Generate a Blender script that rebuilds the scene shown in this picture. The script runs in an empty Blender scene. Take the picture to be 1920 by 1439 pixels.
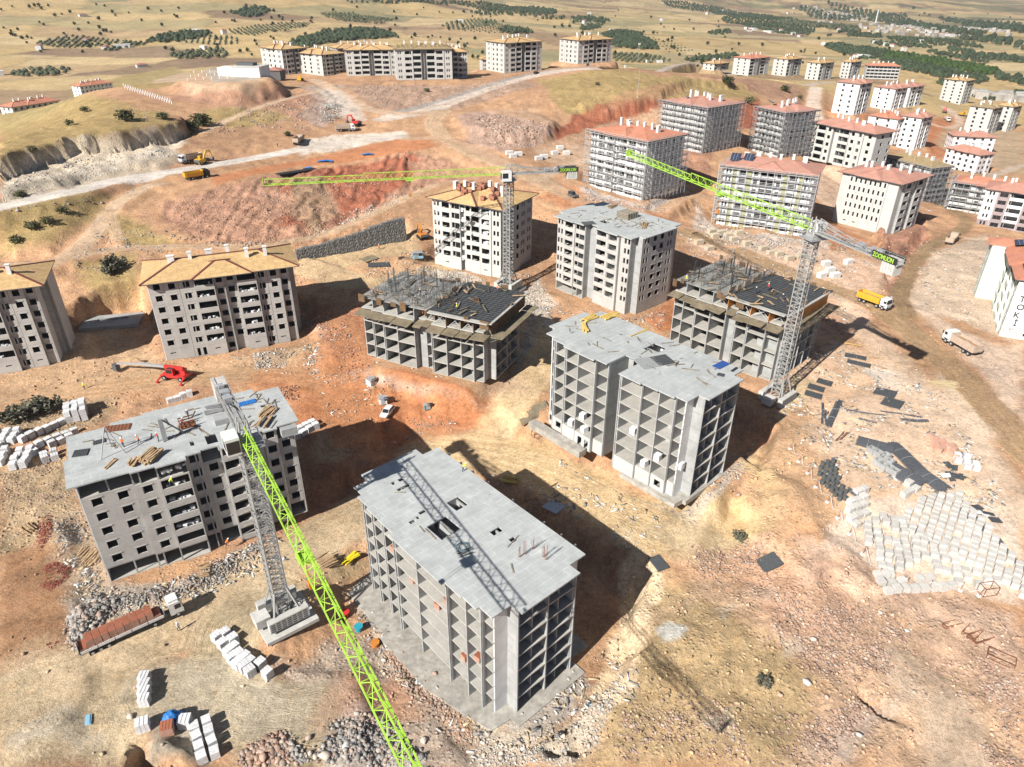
import bpy, math, random, numpy as np
from mathutils import Vector, Matrix
from mathutils.geometry import tessellate_polygon
random.seed(7); rng = np.random.default_rng(7)
R = math.radians
C = bpy.context.scene.collection
S = bpy.context.scene
# ------------------------------------------------------------------ camera
FPX, CX, CY, HC = 1333.0, 960.0, 719.5, 100.0
_d = np.array([945.0-CX, 3030.0-CY, FPX]); _d /= np.linalg.norm(_d)
_Y = np.array([0, 0, 1.0])-_d*_d[2]; _Y /= np.linalg.norm(_Y)
_Z = -_d; _X = np.cross(_Y, _Z); RC = np.array([_X, _Y, _Z])   # world = RC @ (right, down, forward)
cam = bpy.data.objects.new('camera', bpy.data.cameras.new('camera')); C.objects.link(cam)
cam.data.sensor_fit = 'HORIZONTAL'; cam.data.sensor_width = 36; cam.data.lens = 36*FPX/1920
cam.data.clip_start = 1; cam.data.clip_end = 90000
_m = np.array([RC[:, 0], -RC[:, 1], -RC[:, 2]]).T
cam.matrix_world = Matrix([list(_m[0])+[0], list(_m[1])+[0], list(_m[2])+[HC], [0, 0, 0, 1]])
S.camera = cam
# ------------------------------------------------------------------ sky, sun, exposure
SUN_AZ, SUN_EL = 228.0, 36.5          # compass angle (ccw from +x) towards the sun, elevation
world = bpy.data.worlds.new('World'); S.world = world; world.use_nodes = True
nt = world.node_tree; nt.nodes.clear()
sky = nt.nodes.new('ShaderNodeTexSky'); sky.sky_type = 'NISHITA'; sky.sun_disc = False
sky.sun_elevation = R(SUN_EL); sky.sun_rotation = R(90-SUN_AZ); sky.air_density = 0.6; sky.dust_density = 0.5; sky.altitude = 1500
bg = nt.nodes.new('ShaderNodeBackground'); bg.inputs[1].default_value = 0.05
wo = nt.nodes.new('ShaderNodeOutputWorld')
nt.links.new(sky.outputs[0], bg.inputs[0]); nt.links.new(bg.outputs[0], wo.inputs[0])
sl = bpy.data.lights.new('sun', 'SUN'); sl.energy = 5.0; sl.angle = R(0.5); sl.color = (1.0, 0.955, 0.885)
so = bpy.data.objects.new('sun', sl); C.objects.link(so)
_s = Vector((math.cos(R(SUN_AZ))*math.cos(R(SUN_EL)), math.sin(R(SUN_AZ))*math.cos(R(SUN_EL)), math.sin(R(SUN_EL))))
so.rotation_euler = _s.to_track_quat('Z', 'Y').to_euler(); so.location = (0, 0, 300)
S.view_settings.view_transform = 'Standard'; S.view_settings.look = 'None'
S.view_settings.gamma = 1; S.view_settings.use_curve_mapping = False; S.view_settings.exposure = 0.74
HAZE = 6e-5
S.cycles.max_bounces = 5; S.cycles.diffuse_bounces = 2; S.cycles.volume_bounces = 0
# ------------------------------------------------------------------ pixel -> point helpers (photo pixels, 1920 wide)
def ray(px, py): return RC@np.array([px-CX, py-CY, FPX])
def at(px, py, z):
    v = ray(px, py); t = (z-HC)/v[2]; return np.array([v[0]*t, v[1]*t, z])
# ------------------------------------------------------------------ numpy noise
_T = rng.random((256, 256))
def vn(x, y):
    xi = np.floor(x).astype(int); yi = np.floor(y).astype(int); fx = x-xi; fy = y-yi
    fx = fx*fx*(3-2*fx); fy = fy*fy*(3-2*fy); a = xi & 255; b = yi & 255; a1 = (a+1) & 255; b1 = (b+1) & 255
    return (_T[a, b]*(1-fx)+_T[a1, b]*fx)*(1-fy)+(_T[a, b1]*(1-fx)+_T[a1, b1]*fx)*fy
def fbm(x, y, s, o=4, seed=0):
    r = 0; a = 1; t = 0; x = x/s+seed*17.3; y = y/s+seed*9.1
    for i in range(o):
        r = r+a*vn(x, y); t += a; a *= .5; x = x*2.03+5.2; y = y*2.03+1.7
    return r/t-.5
def ss(x): x = np.clip(x, 0, 1); return x*x*(3-2*x)
# ------------------------------------------------------------------ terrain
CTRL = """0,1439,14 0,1250,15 250,1200,14 400,1130,13.5 222,1092,14 560,985,13 680,960,12 700,1110,10 640,1250,9.6 500,1300,11
300,1400,12 480,1439,11 700,1439,9.5 1000,1439,10 1250,1200,14.2 1240,1080,13.2 1000,900,11 870,850,12 780,790,14 700,740,17 600,700,17.5
300,720,17 100,740,17 0,800,17 50,900,16 600,800,15.5 650,900,13 1100,920,12 1000,760,16.5 1060,850,14.5 1450,780,19 1400,880,17.5
1430,1000,16 1330,1000,13 1500,950,18.5 1700,900,19.5 1900,900,20.5 1600,750,19.5 1700,700,20.5 1900,700,20.5 1560,560,20.5 1900,1100,17 1700,1200,15
1900,1400,14 1500,1400,12.5 1300,1400,12.6 560,480,25.5 620,450,26.5 700,410,28 430,475,26 400,440,28 280,480,26.5 200,560,22 150,480,27 50,480,28 0,450,30
820,500,23 1010,530,21 1000,560,21 1180,610,20.5 1240,590,21 1290,460,25 1400,500,23 1550,500,22 1100,360,31 1200,400,28 950,300,36 900,270,37.5 850,220,40
740,255,37 560,280,36 400,320,36 200,345,36.5 0,392,37 420,340,35.5 760,285,36 850,320,33.5 800,330,32.5 330,250,43 200,270,44 0,300,43 100,246,42 250,180,49 150,180,47
60,228,35 0,222,26 520,170,46 600,190,43 650,210,41 640,160,44 560,150,45 700,140,45 850,150,45 950,140,45.5 1010,150,46.5 1100,125,48 1200,130,47 900,200,42 1000,200,43 1100,180,46 1180,190,44
1060,240,38 1180,230,37 1290,145,42 1400,160,38 1450,160,33 1500,155,25 1560,160,23 1530,240,24 1500,300,28 1410,260,33 1330,290,33 1240,340,29 1300,350,27 1340,420,22.5 1420,430,23 1540,400,21
1660,445,20 1580,300,22 1700,300,12 1760,420,17 1800,400,16 1870,340,14 1740,230,12 1800,260,7 1850,250,5 1900,260,5 1830,470,19 1780,520,20 1750,200,10 1650,200,16 1560,210,23
1350,140,30 1250,138,42 1400,145,22 1460,150,19 1540,155,19 1620,150,15 1720,180,11 1800,200,2 1850,210,3 1900,220,3 1900,300,8 1830,380,14"""
cp = []
for t in CTRL.split():
    a, b, z = map(float, t.split(',')); p = at(a, b, z); cp.append((p[0], p[1], z))
for t in ((-60, 45, 13), (0, 40, 10), (60, 40, 12), (150, 60, 15), (-150, 60, 16), (-260, 150, 30), (300, 100, 20), (-420, 300, 30), (-330, 240, 38), (450, 250, 12), (0, -40, 10), (-150, -40, 12), (200, -40, 14),
          (-300, 700, 6), (-420, 640, 0), (-500, 560, 0), (-120, 600, 25), (0, 640, 26), (130, 700, 20), (60, 600, 34), (300, 860, 4), (420, 780, -3), (520, 700, -4), (500, 520, -2), (650, 500, -8),
          (-500, 900, -2), (-100, 900, 5), (200, 1000, -3), (600, 1000, -14), (-900, 900, 10), (-900, 1500, 45), (-1800, 1400, 160), (-400, 1500, 22), (0, 1500, 8), (500, 1600, -20), (1200, 1400, -30), (1000, 900, -20),
          (-1200, 2300, 150), (-2600, 2400, 330), (-300, 2600, 40), (700, 2700, -20), (2000, 2600, -50), (-2500, 4500, 330), (-500, 4500, 120), (400, 4200, 30), (1300, 4300, -40), (2600, 4500, -60), (5000, 4500, -70),
          (900, 5600, 150), (200, 6500, 240), (1900, 5200, 60), (2300, 6200, -60), (-2500, 7500, 420), (4200, 7000, -70), (7000, 7000, -70), (6500, 11000, -80), (10000, 10500, -60), (2500, 9500, 0), (0, 11000, 450), (-4000, 12000, 600),
          (8000, 15500, 350), (11500, 15500, 600), (14000, 13000, 500), (4000, 15500, 120), (9000, 24000, 1300), (16000, 22000, 1500), (0, 24000, 900), (-9000, 20000, 900), (22000, 16000, 900)):
    cp.append(t)
cp = np.array(cp, float)
def wq(x, y): return x/(np.abs(y)+110)*1.3, np.log(np.maximum(y+110, 20))
cu, cv = wq(cp[:, 0], cp[:, 1]); n = len(cp)
def _k(r2): return r2*np.log(r2+1e-9)
K = _k((cu[:, None]-cu)**2+(cv[:, None]-cv)**2)+np.eye(n)*2e-4
P = np.c_[np.ones(n), cu, cv]
W = np.linalg.solve(np.block([[K, P], [P.T, np.zeros((3, 3))]]), np.r_[cp[:, 2], 0, 0, 0])
def grow(a, b, s0, g, ext):
    c = list(np.arange(a, b, s0)); s = s0; x = c[-1]
    while x < ext: s = s0+g*(x-b); x += s; c.append(x)
    return np.array(c)
xr = grow(0, 105, .5, .0125, 26000); xl = grow(0, 95, .5, .0125, 16000)
xs = np.r_[-xl[:0:-1], xr]; ys0 = grow(40, 225, .5, .0115, 27000); ysb = -grow(-40, -38, 1.2, .1, 60)[::-1]
ys = np.r_[ysb[ysb < 39.4], ys0]
X, Y = np.meshgrid(xs, ys); Z = np.zeros(X.shape)
u, v = wq(X, Y)
for j in range(0, X.shape[0], 40):
    uu = u[j:j+40].ravel(); vv = v[j:j+40].ravel()
    Z[j:j+40] = (_k((uu[:, None]-cu)**2+(vv[:, None]-cv)**2)@W[:n]+W[n]+W[n+1]*uu+W[n+2]*vv).reshape(-1, X.shape[1])
Z = np.maximum(Z, -95)
def zat(x, y):
    i = int(np.clip(np.searchsorted(xs, x)-1, 0, len(xs)-2)); j = int(np.clip(np.searchsorted(ys, y)-1, 0, len(ys)-2))
    a = (x-xs[i])/(xs[i+1]-xs[i]); b = (y-ys[j])/(ys[j+1]-ys[j])
    return float((Z[j, i]*(1-a)+Z[j, i+1]*a)*(1-b)+(Z[j+1, i]*(1-a)+Z[j+1, i+1]*a)*b)
def hit(px, py):
    d = ray(px, py); d = d/np.linalg.norm(d); t = 30.; p = None
    for _ in range(900):
        q = d*t+np.array([0, 0, HC]); g = q[2]-zat(q[0], q[1])
        if g < 0: break
        t += max(.3, min(g*.6, t*.03))
        if t > 30000: break
    lo = t*.96-1; hi = t
    for _ in range(22):
        m = (lo+hi)/2; q = d*m+np.array([0, 0, HC])
        if q[2] < zat(q[0], q[1]): hi = m
        else: lo = m
    q = d*hi+np.array([0, 0, HC]); return np.array([q[0], q[1], zat(q[0], q[1])])
def pp(s): return [tuple(float(v) for v in t.split(',')) for t in s.split()]
def wpts(s): return np.array([hit(*p)[:2] for p in pp(s)])
WX = fbm(X, Y, 6, 3, 1)*3.2+fbm(X, Y, 1.8, 2, 8)*1.0; WY = fbm(X, Y, 6, 3, 2)*3.2+fbm(X, Y, 1.8, 2, 9)*1.0
def box_idx(P, m):
    i0 = max(np.searchsorted(xs, P[:, 0].min()-m)-1, 0); i1 = np.searchsorted(xs, P[:, 0].max()+m)+1
    j0 = max(np.searchsorted(ys, P[:, 1].min()-m)-1, 0); j1 = np.searchsorted(ys, P[:, 1].max()+m)+1
    return slice(j0, j1), slice(i0, i1)
def sdf(P, x, y):
    d = np.full(x.shape, 1e18); ins = np.zeros(x.shape, bool); n = len(P)
    for i in range(n):
        a = P[i]; b = P[(i+1) % n]; e = b-a
        wx = x-a[0]; wy = y-a[1]; t = np.clip((wx*e[0]+wy*e[1])/(e@e+1e-9), 0, 1)
        d = np.minimum(d, (wx-e[0]*t)**2+(wy-e[1]*t)**2)
        c = (a[1] > y) != (b[1] > y)
        with np.errstate(divide='ignore', invalid='ignore'):
            ins ^= c & (x < (b[0]-a[0])*(y-a[1])/(b[1]-a[1]+1e-12)+a[0])
    return np.where(ins, -1, 1)*np.sqrt(d)
def line(P, x, y):
    d = np.full(x.shape, 1e18); sd = np.zeros(x.shape); al = np.zeros(x.shape); s = 0
    for i in range(len(P)-1):
        a = P[i]; b = P[i+1]; e = b-a; L = math.hypot(*e)
        wx = x-a[0]; wy = y-a[1]; t = np.clip((wx*e[0]+wy*e[1])/(L*L), 0, 1)
        q = (wx-e[0]*t)**2+(wy-e[1]*t)**2; m = q < d
        d = np.where(m, q, d); sg = np.sign(wx*e[1]-wy*e[0]); sd = np.where(m, np.sqrt(q)*sg, sd); al = np.where(m, s+t*L, al); s += L
    return sd, al
def catmull(P, k=6):
    P = np.vstack([2*P[0]-P[1], P, 2*P[-1]-P[-2]]); o = []
    for i in range(1, len(P)-2):
        for j in range(k):
            t = j/k; o.append(.5*((2*P[i])+(P[i+1]-P[i-1])*t+(2*P[i-1]-5*P[i]+4*P[i+1]-P[i+2])*t*t+(3*P[i]-P[i-1]-3*P[i+1]+P[i+2])*t**3))
    o.append(P[-2]); return np.array(o)
def flat(P, z, w, warp=1.):
    """level the ground inside polygon P to z (number or None = its own mean), over a slope w metres wide"""
    P = np.asarray(P, float)[:, :2]; J, I = box_idx(P, w+6); x = X[J, I]+WX[J, I]*warp*.4; y = Y[J, I]+WY[J, I]*warp*.4
    m = 1-ss((sdf(P, x, y))/w)
    Z[J, I] = Z[J, I]*(1-m)+z*m
def raise_(P, dz, w, warp=1.):
    P = np.asarray(P, float)[:, :2]; J, I = box_idx(P, w+6); x = X[J, I]+WX[J, I]*warp; y = Y[J, I]+WY[J, I]*warp
    Z[J, I] += dz*(1-ss((sdf(P, x, y))/w+.5))
# ------------------------------------------------------------------ where the buildings stand: name -> (x, y, z, yaw, depth along y, width along x)
def _a(px, py, z, *r): return (*[round(float(v), 1) for v in at(px, py, z)], *r)
PAD = dict(F=(-1.9, 61.5, 9, 42, 37, 19), W=(-64.8, 83.2, 13.5, 31, 16, 33.8), ML=(-83.9, 151, 18, 22, 15.5, 33.5), LL=(-138, 137.5, 18, 22, 15.5, 33.5),
           M1=(-3.1, 196.5, 22, 60, 25, 19.5), M2=(30.6, 173.0, 20.6, 42, 29.3, 20.3), FR1=(-5.1, 137.3, 20, 65, 34, 19.5), FR2=(58.6, 139.2, 20, 44, 29, 21),
           TW=(29.4, 98.6, 18.3, 42, 36.3, 18.2), S1=(46.4, 255.9, 29, 41, 27.5, 22.4), S2=(81.1, 315.9, 33, 38, 25, 24), S3=_a(1457, 297, 30, 26, 17, 19),
           S4=_a(1510, 297, 28, -58, 14, 31), S5=(72.9, 251.7, 22, -28, 19, 30.4), S6=_a(1664, 443, 20, 38, 22.6, 20.8), TK=(124.5, 164.8, 20, -27, 33, 18),
           S7=(212.9, 470.8, 24, 40, 15, 16), S8=(272, 543.9, 16, 38, 16, 18), S9=_a(1698, 203, 12, 38, 14, 22), S10=(222, 432, 14, 38, 18, 16), S11=(233.3, 427.9, 12, 40, 12, 15),
           S12=_a(1722, 398, 10, 22, 25, 12), S13=_a(1822, 342, 6, 22, 20, 10), S14=_a(1781, 283, 8, -12, 12, 23), S15=_a(1774, 394, 13, -36, 12, 26), S16=_a(1827, 424, 14, -36, 13, 36),
           R1=_a(1847, 253, 5, 38, 15, 17), R2=_a(1886, 248, 3, 38, 12, 15), R3=(400.6, 679.2, 0, 40, 19, 18),
           T1=(192, 742, 20, 38, 14, 22), T2=(219.2, 720.8, 18, 38, 19, 30), T3=_a(1473, 144, 17, 38, 16, 22), T4=_a(1533, 152, 16, 38, 14, 22), T5=_a(1590, 149, 15, 38, 10, 18), T6=_a(1621, 148, 12, -14, 12, 30),
           U1=(-143.4, 482.4, 44, 50, 24, 17), U2=(-118, 478, 44, 52, 30, 18), U2B=(-120, 530, 42, 30, 16, 34), U3=(-102, 470, 45, 10, 16, 31), U4=(-67.8, 443.9, 46, 11, 16, 32.5), U5=_a(818, 148, 45, 11, 12, 19), U5B=(-22, 540, 40, 11, 14, 22),
           U6=(-6, 489, 45, 36, 21, 30), U7=(43.1, 524.2, 47, 36, 20.5, 30.5), V0=_a(-22, 245, 0, 70, 10, 14), V1=_a(34, 238, 12, 66, 12, 33), V2=_a(157, 190, 2, 60, 12, 30))
def foot(k, m=0):
    x, y, z, yaw, ly, lx = PAD[k]; c, s = math.cos(R(yaw)), math.sin(R(yaw))
    return np.array([(x+c*a-s*b, y+s*a+c*b) for a, b in ((-m, -m), (lx+m, -m), (lx+m, ly+m), (-m, ly+m))])
# ------------------------------------------------------------------ land forms
raise_(wpts('0,338 60,312 130,292 210,280 300,268 345,256 352,244 300,232 200,240 120,262 50,280 0,300'), 5.5, 1.6, .9)          # quarry bluff above the pale road
raise_(wpts('1130,222 1200,205 1240,186 1300,160 1420,170 1300,150 1180,170 1080,205'), 3, 4)
flat(np.array([at(*p, 53)[:2] for p in pp('345,152 385,157 440,157 500,149 480,128 400,127')]), 53, 13, .3)
flat(wpts('865,222 905,212 990,212 1035,240 1010,262 940,262 880,245'), 41.5, 7, 1)        # boulder bench
flat(wpts('150,665 128,585 190,548 250,532 275,560 300,650 318,676 240,655'), 15.5, 3)      # excavation between the two tan-roofed blocks
flat(wpts('690,1085 640,1140 860,1345 960,1405 1080,1335 1150,1255 1172,1180 1178,1120 1215,1062 1110,975 905,885 820,845 665,915'), 9.1, 1.7)
flat(wpts('1400,772 1350,760 1340,800 1385,900 1330,925 1420,870 1440,800'), 15.5, 2.5)
raise_(wpts('1420,880 1500,930 1560,1010 1640,1100 1500,1080 1420,1010 1380,960'), 1.2, 4)
raise_(wpts('1610,1296 1660,1322 1710,1352 1725,1368 1700,1362 1650,1336 1608,1302'), -1.6, 1.0, .40)
raise_(wpts('1735,1343 1800,1352 1830,1366 1790,1362 1745,1354'), -1.4, 1.0, .40)
raise_(wpts('1690,1300 1750,1320 1790,1318 1750,1330 1700,1312'), -1, .8, .6)
raise_(wpts('243,1272 268,1268 292,1439 240,1439'), -3.6, 1.3, .6)                              # trench lower left
raise_(wpts('815,1325 850,1340 905,1400 890,1425 840,1375'), -2.5, 1.5, .5)
raise_(wpts('1020,1400 1085,1395 1085,1412 1030,1418'), -1.6, 1.2, .4)
raise_(wpts('300,1385 350,1380 370,1439 290,1439'), 2.2, 3, .3)                               # grey sand heap
raise_(wpts('1655,440 1728,400 1745,470 1715,535 1665,520'), -3.5, 3, .5)
raise_(wpts('1640,445 1690,455 1712,500 1700,530 1660,500'), 4.0, 2.4, .5)                    # red butte
raise_(wpts('545,470 765,405 770,450 640,500'), -1.0, 3, .2)
ORD = 'first second third fourth fifth sixth seventh eighth ninth tenth eleventh twelfth thirteenth fourteenth fifteenth sixteenth seventeenth eighteenth nineteenth twentieth twenty-first twenty-second twenty-third twenty-fourth twenty-fifth twenty-sixth twenty-seventh twenty-eighth twenty-ninth thirtieth'.split()
for k in PAD:
    z = PAD[k][2]; big = {'F': 4, 'TW': 2.5, 'FR1': 3, 'FR2': 2.5}.get(k, 2)
    flat(foot(k, big), z, 4 if z < 30 else 7, .5)
# ------------------------------------------------------------------ paint: albedo and masks per ground vertex
GUL = np.zeros(X.shape, np.float32)
COL = np.zeros(X.shape+(3,), np.float32); VEG = np.zeros(X.shape, np.float32); RKY = np.zeros(X.shape, np.float32); TRK = np.zeros(X.shape, np.float32)
RU = np.zeros(X.shape, np.float32); RV = np.zeros(X.shape, np.float32)
n1 = fbm(X, Y, 35, 4, 3); n2 = fbm(X, Y, 9, 3, 4)
soil = np.array([.47, .295, .18]); straw = np.array([.50, .365, .18])
far = ss((Y-560+X*.1+np.minimum(X, 0)*-.55)/60)*1.0
far = np.maximum(far, ss((-X-190)/50)*ss((Y-330)/60)); far = np.maximum(far, ss((X-380)/60))
COL[:] = soil*(1+.5*n1[..., None]+.3*n2[..., None]*np.array([.6, 1, 1.2])); COL[:] += n2[..., None]*np.array([.05, .01, -.02])
COL[:] = COL*(1-far[..., None])+straw*(1+.35*fbm(X, Y, 150, 4, 5)[..., None])*far[..., None]
RKY[:] = np.clip(.35+.8*n1, 0, 1)*(1-far)
def paint(P, col, soft=1.2, warp=1., amt=1., veg=None, rky=None, trk=None, var=.15, gul=None):
    P = wpts(P) if isinstance(P, str) else np.asarray(P, float)[:, :2]; J, I = box_idx(P, soft+8)
    x = X[J, I]+WX[J, I]*warp; y = Y[J, I]+WY[J, I]*warp
    m = amt*(1-ss(sdf(P, x, y)/soft+.5)); c = np.array(col)*(1+var*n2[J, I][..., None]*2)
    COL[J, I] = COL[J, I]*(1-m[..., None])+c*m[..., None]
    for A, q in ((VEG, veg), (RKY, rky), (TRK, trk), (GUL, gul)):
        if q is not None: A[J, I] = A[J, I]*(1-m)+q*m
    if trk is None: TRK[J, I] *= 1-m
def road(P, w, col, soft=1., lev=True, warp=.35, amt=1., trk=.8, ends=None):
    p3 = np.array([hit(*p) for p in pp(P)]) if isinstance(P, str) else np.asarray(P)
    P = catmull(p3[:, :2], 7); zz = np.array([zat(*q) for q in P]); zz = np.convolve(np.r_[[zz[0]]*5, zz, [zz[-1]]*5], np.ones(11)/11, 'valid')
    J, I = box_idx(P, w+6); x = X[J, I]+WX[J, I]*warp; y = Y[J, I]+WY[J, I]*warp; sd, al = line(P, x, y); d = np.abs(sd)
    if lev:
        L = np.r_[0, np.cumsum(np.hypot(*np.diff(P, axis=0).T))]; zr = np.interp(al, L, zz); m = 1-ss((d-w*.5)/(w*.5+1.5)); Z[J, I] = Z[J, I]*(1-m)+zr*m
    m = amt*(1-ss((d-w*.5)/soft+.5)); c = np.array(col)*(1+.25*n2[J, I][..., None])
    COL[J, I] = COL[J, I]*(1-m[..., None])+c*m[..., None]
    TRK[J, I] = TRK[J, I]*(1-m)+trk*m; RKY[J, I] *= 1-m; VEG[J, I] *= 1-m; k = m > .02; RU[J, I] = np.where(k, sd, RU[J, I]); RV[J, I] = np.where(k, al, RV[J, I])
ORG = (.45, .205, .105); RED = (.36, .135, .08); PNK = (.44, .265, .185); GRY = (.38, .36, .33); WHT = (.66, .62, .56); TAN = (.52, .395, .255); YEL = (.56, .42, .235); OLV = (.37, .285, .13); BRN = (.33, .24, .155)
PAL = (.62, .51, .42)
# far country: field patchwork
def fieldpaint(s, col, **k): paint(s, tuple(c*(1.15 if col[0] > .4 else .8) for c in col), soft=6, warp=1.2, rky=0, **k)
for s, c in (('0,105 60,95 120,100 90,118 0,118', BRN), ('175,62 250,52 290,58 230,66', (.30, .21, .14)), ('0,150 205,128 190,142 110,150 0,158', (.44, .35, .19)), ('245,60 330,66 240,82 200,78', (.46, .37, .2)),
             ('130,140 200,128 205,135 140,141', (.2, .14, .1)), ('250,104 330,92 400,90 420,96 320,110 230,112', (.47, .375, .2)), ('330,112 480,105 485,125 370,132', (.36, .26, .16)),
             ('400,20 470,5 560,20 500,32', (.28, .22, .14)), ('470,0 560,-5 700,5 640,12', (.30, .25, .15)), ('700,30 800,15 850,40 760,50 700,45', (.35, .25, .17)), ('790,20 850,10 1000,30 990,45 900,30', (.46, .36, .22)),
             ('740,50 840,45 830,60 745,68', (.34, .235, .17)), ('1000,40 1100,45 1100,58 1030,60', (.42, .33, .2)), ('1180,75 1290,90 1300,100 1240,98', (.42, .33, .2)), ('1240,95 1330,105 1330,125 1240,118', (.24, .165, .12)),
             ('1280,30 1420,40 1560,85 1450,80 1290,50', (.42, .31, .21)), ('1290,70 1400,80 1560,105 1400,100', (.36, .25, .17)), ('1440,28 1540,38 1560,48 1440,42', (.34, .23, .17)), ('1600,60 1760,80 1740,95 1600,78', (.45, .36, .22)),
             ('1700,90 1920,120 1920,130 1720,105', (.47, .39, .23)), ('1600,85 1700,100 1660,108 1590,98', (.33, .24, .16)), ('1780,140 1920,165 1920,185 1800,170', (.38, .28, .17)), ('1490,40 1600,60 1590,68 1480,52', (.5, .42, .26)),
             ('1840,130 1920,146 1920,160 1850,145', (.48, .4, .24)), ('0,20 150,0 300,-5 200,30 60,50 0,60', (.27, .22, .13)), ('300,5 420,15 400,30 260,25', (.3, .25, .14))):
    fieldpaint(s, c, veg=.3)
vv = far*ss((Y-900)/300)
cell = fbm(X+fbm(X, Y, 300, 2, 12)*200, Y*1.6, 420, 2, 11); q = (np.floor(cell*14) % 5)/5-.4
COL *= (1+.2*q*vv)[..., None]
def cells(x, y, sx, sy, ang, seed):
    c_, s_ = math.cos(ang), math.sin(ang); u_ = (x*c_+y*s_)/sx; v_ = (-x*s_+y*c_)/sy; iu, iv = np.floor(u_).astype(int), np.floor(v_).astype(int); d1 = np.full(x.shape, 9.); d2 = d1.copy(); idn = np.zeros(x.shape)
    for a_ in (-1, 0, 1):
        for b_ in (-1, 0, 1):
            p_, q_ = iu+a_, iv+b_; jx = _T[(p_*7+seed) & 255, (q_*13+seed) & 255]; jy = _T[(p_*11+3+seed) & 255, (q_*5+9) & 255]; dx_, dy_ = np.abs(p_+.2+.6*jx-u_), np.abs(q_+.2+.6*jy-v_); dd = np.maximum(dx_, dy_)*.6+(dx_+dy_)*.4
            m_ = dd < d1; d2 = np.where(m_, d1, np.minimum(d2, dd)); idn = np.where(m_, _T[(p_*3+seed*5) & 255, (q_*17+31) & 255], idn); d1 = np.where(m_, dd, d1)
    return idn, d2-d1
fm_ = (far > .5); xf, yf_ = X[fm_], Y[fm_]; idn, ed = cells(xf+fbm(xf, yf_, 120, 2, 71)*50, yf_+fbm(xf, yf_, 120, 2, 72)*50, 190, 95, .25, 5); id2, ed2 = cells(xf, yf_, 520, 240, -.12, 40); idn = np.where(id2 > .5, idn, (id2*2+idn*.3) % 1)
pal_ = np.array([(.53, .385, .19), (.49, .36, .18), (.56, .43, .24), (.44, .31, .18), (.30, .205, .135), (.50, .37, .2), (.24, .165, .115), (.40, .33, .18), (.54, .40, .21), (.30, .27, .15)]); cc_ = pal_[(idn*9.99).astype(int)]*(1+.3*fbm(xf, yf_, 25, 3, 73))[:, None]; cc_ = np.where((ed < .035)[:, None], cc_*.72, cc_)
am_ = (.85*ss((yf_-600)/150+np.maximum(-xf-200, 0)/200)*(1-ss((Z[fm_]-70)/60)))[:, None]; COL[fm_] = COL[fm_]*(1-am_)+cc_*am_
gm = ss((fbm(X*.6-Y*.25, Y*1.5+X*.5, 330, 3, 14)-.02)*14)*ss((X+Y*.1-700)/900)*ss((Y-1000)/300)*ss((Z*-1+25)/30)
COL[:] = COL*(1-gm[..., None]*.6)+np.array([.07, .095, .05])*gm[..., None]*.6
hl = ss((Z-90)/80)*vv; COL[:] = COL*(1-hl[..., None])+np.array([.40, .31, .215])*(1+.6*n1[..., None])*hl[..., None]
VEG[:] = np.maximum(VEG, far*.45)
# the site
for s in ('0,210 60,190 150,180 240,195 330,232 385,250 345,262 200,278 0,318', '0,402 130,372 205,368 190,395 105,455 0,478', '215,400 330,452 250,460 205,440', '1010,152 1150,130 1290,146 1400,160 1425,185 1240,188 1150,218 1060,216 1035,185',
          '150,500 260,475 262,540 170,552', '390,205 520,190 540,225 440,240 370,235', '440,128 330,122 200,150 130,175 260,170'):
    paint(s, OLV, 5, 1.4, .9, veg=1, rky=.45)
paint('1140,1300 1200,1110 1300,1110 1440,1180 1530,1290 1500,1439 1100,1439', (.45, .345, .20), 6, 1.5, .9, veg=.6, rky=.8)
paint('1150,1250 1300,1090 1500,1060 1700,1140 1880,1180 1920,1300 1920,1439 1450,1439 1540,1300 1420,1170 1290,1120', (.52, .38, .27), 4, 1.5, .8, veg=.12, rky=.9)
paint('1520,1400 1660,1330 1700,1300 1600,1439', (.46, .39, .34), 3, 1, .8, rky=.3)
paint('300,385 420,348 530,328 760,285 850,300 830,330 700,392 580,452 420,455 330,432', PNK, 4, 1.6, 1, rky=1, gul=1)
paint('500,345 620,312 780,288 800,310 720,372 600,430 520,420 560,370', RED, 4, 1.5, .95, rky=1, gul=1.2)
paint('535,335 600,330 640,400 590,440 540,400 555,370', (.40, .31, .21), 3, 1.2, .7, rky=.9)
paint('1735,235 1800,225 1815,262 1780,292 1740,300', (.44, .20, .12), 2, 1.2, 1, rky=.6)
paint('0,372 0,298 60,287 130,268 210,252 300,243 345,238 352,268 300,296 200,322', (.64, .57, .46), 1.5, .9, .95, rky=.8, gul=1.3)
paint('0,352 100,322 200,300 330,276 345,292 200,328 0,380', (.58, .53, .45), 2, 1.2, .8, rky=1, gul=.2)
paint('0,350 200,322 345,292 330,305 0,385', (.52, .47, .38), 3, 1.2, .8, rky=.6)
paint('400,330 480,315 620,290 740,262 800,262 820,275 760,287 560,312 400,350', ORG, 2.5, 1.0, .95, rky=.1, trk=.35)
paint('330,172 480,165 640,165 655,205 600,240 520,210 380,195 300,185', PNK, 3, 1.4, .9, rky=.8)
paint('560,160 640,158 660,210 600,240 560,215 590,190', (.43, .35, .30), 4, 1.4, .8, rky=.9)
paint('285,152 345,134 430,128 505,134 530,162 470,180 350,180', (.52, .375, .26), 1.5, .2, 1, rky=.1)
paint('330,150 420,137 490,140 480,150 400,155', (.45, .40, .34), 1, .1, 1, rky=0)
paint('640,160 900,160 980,150 1010,160 860,205 780,215 700,200', (.40, .285, .22), 3, 1.3, .9, rky=1)
paint('850,215 990,205 1045,240 1010,275 940,285 880,265', (.42, .30, .24), 3, 1.2, 1, rky=1)
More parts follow.
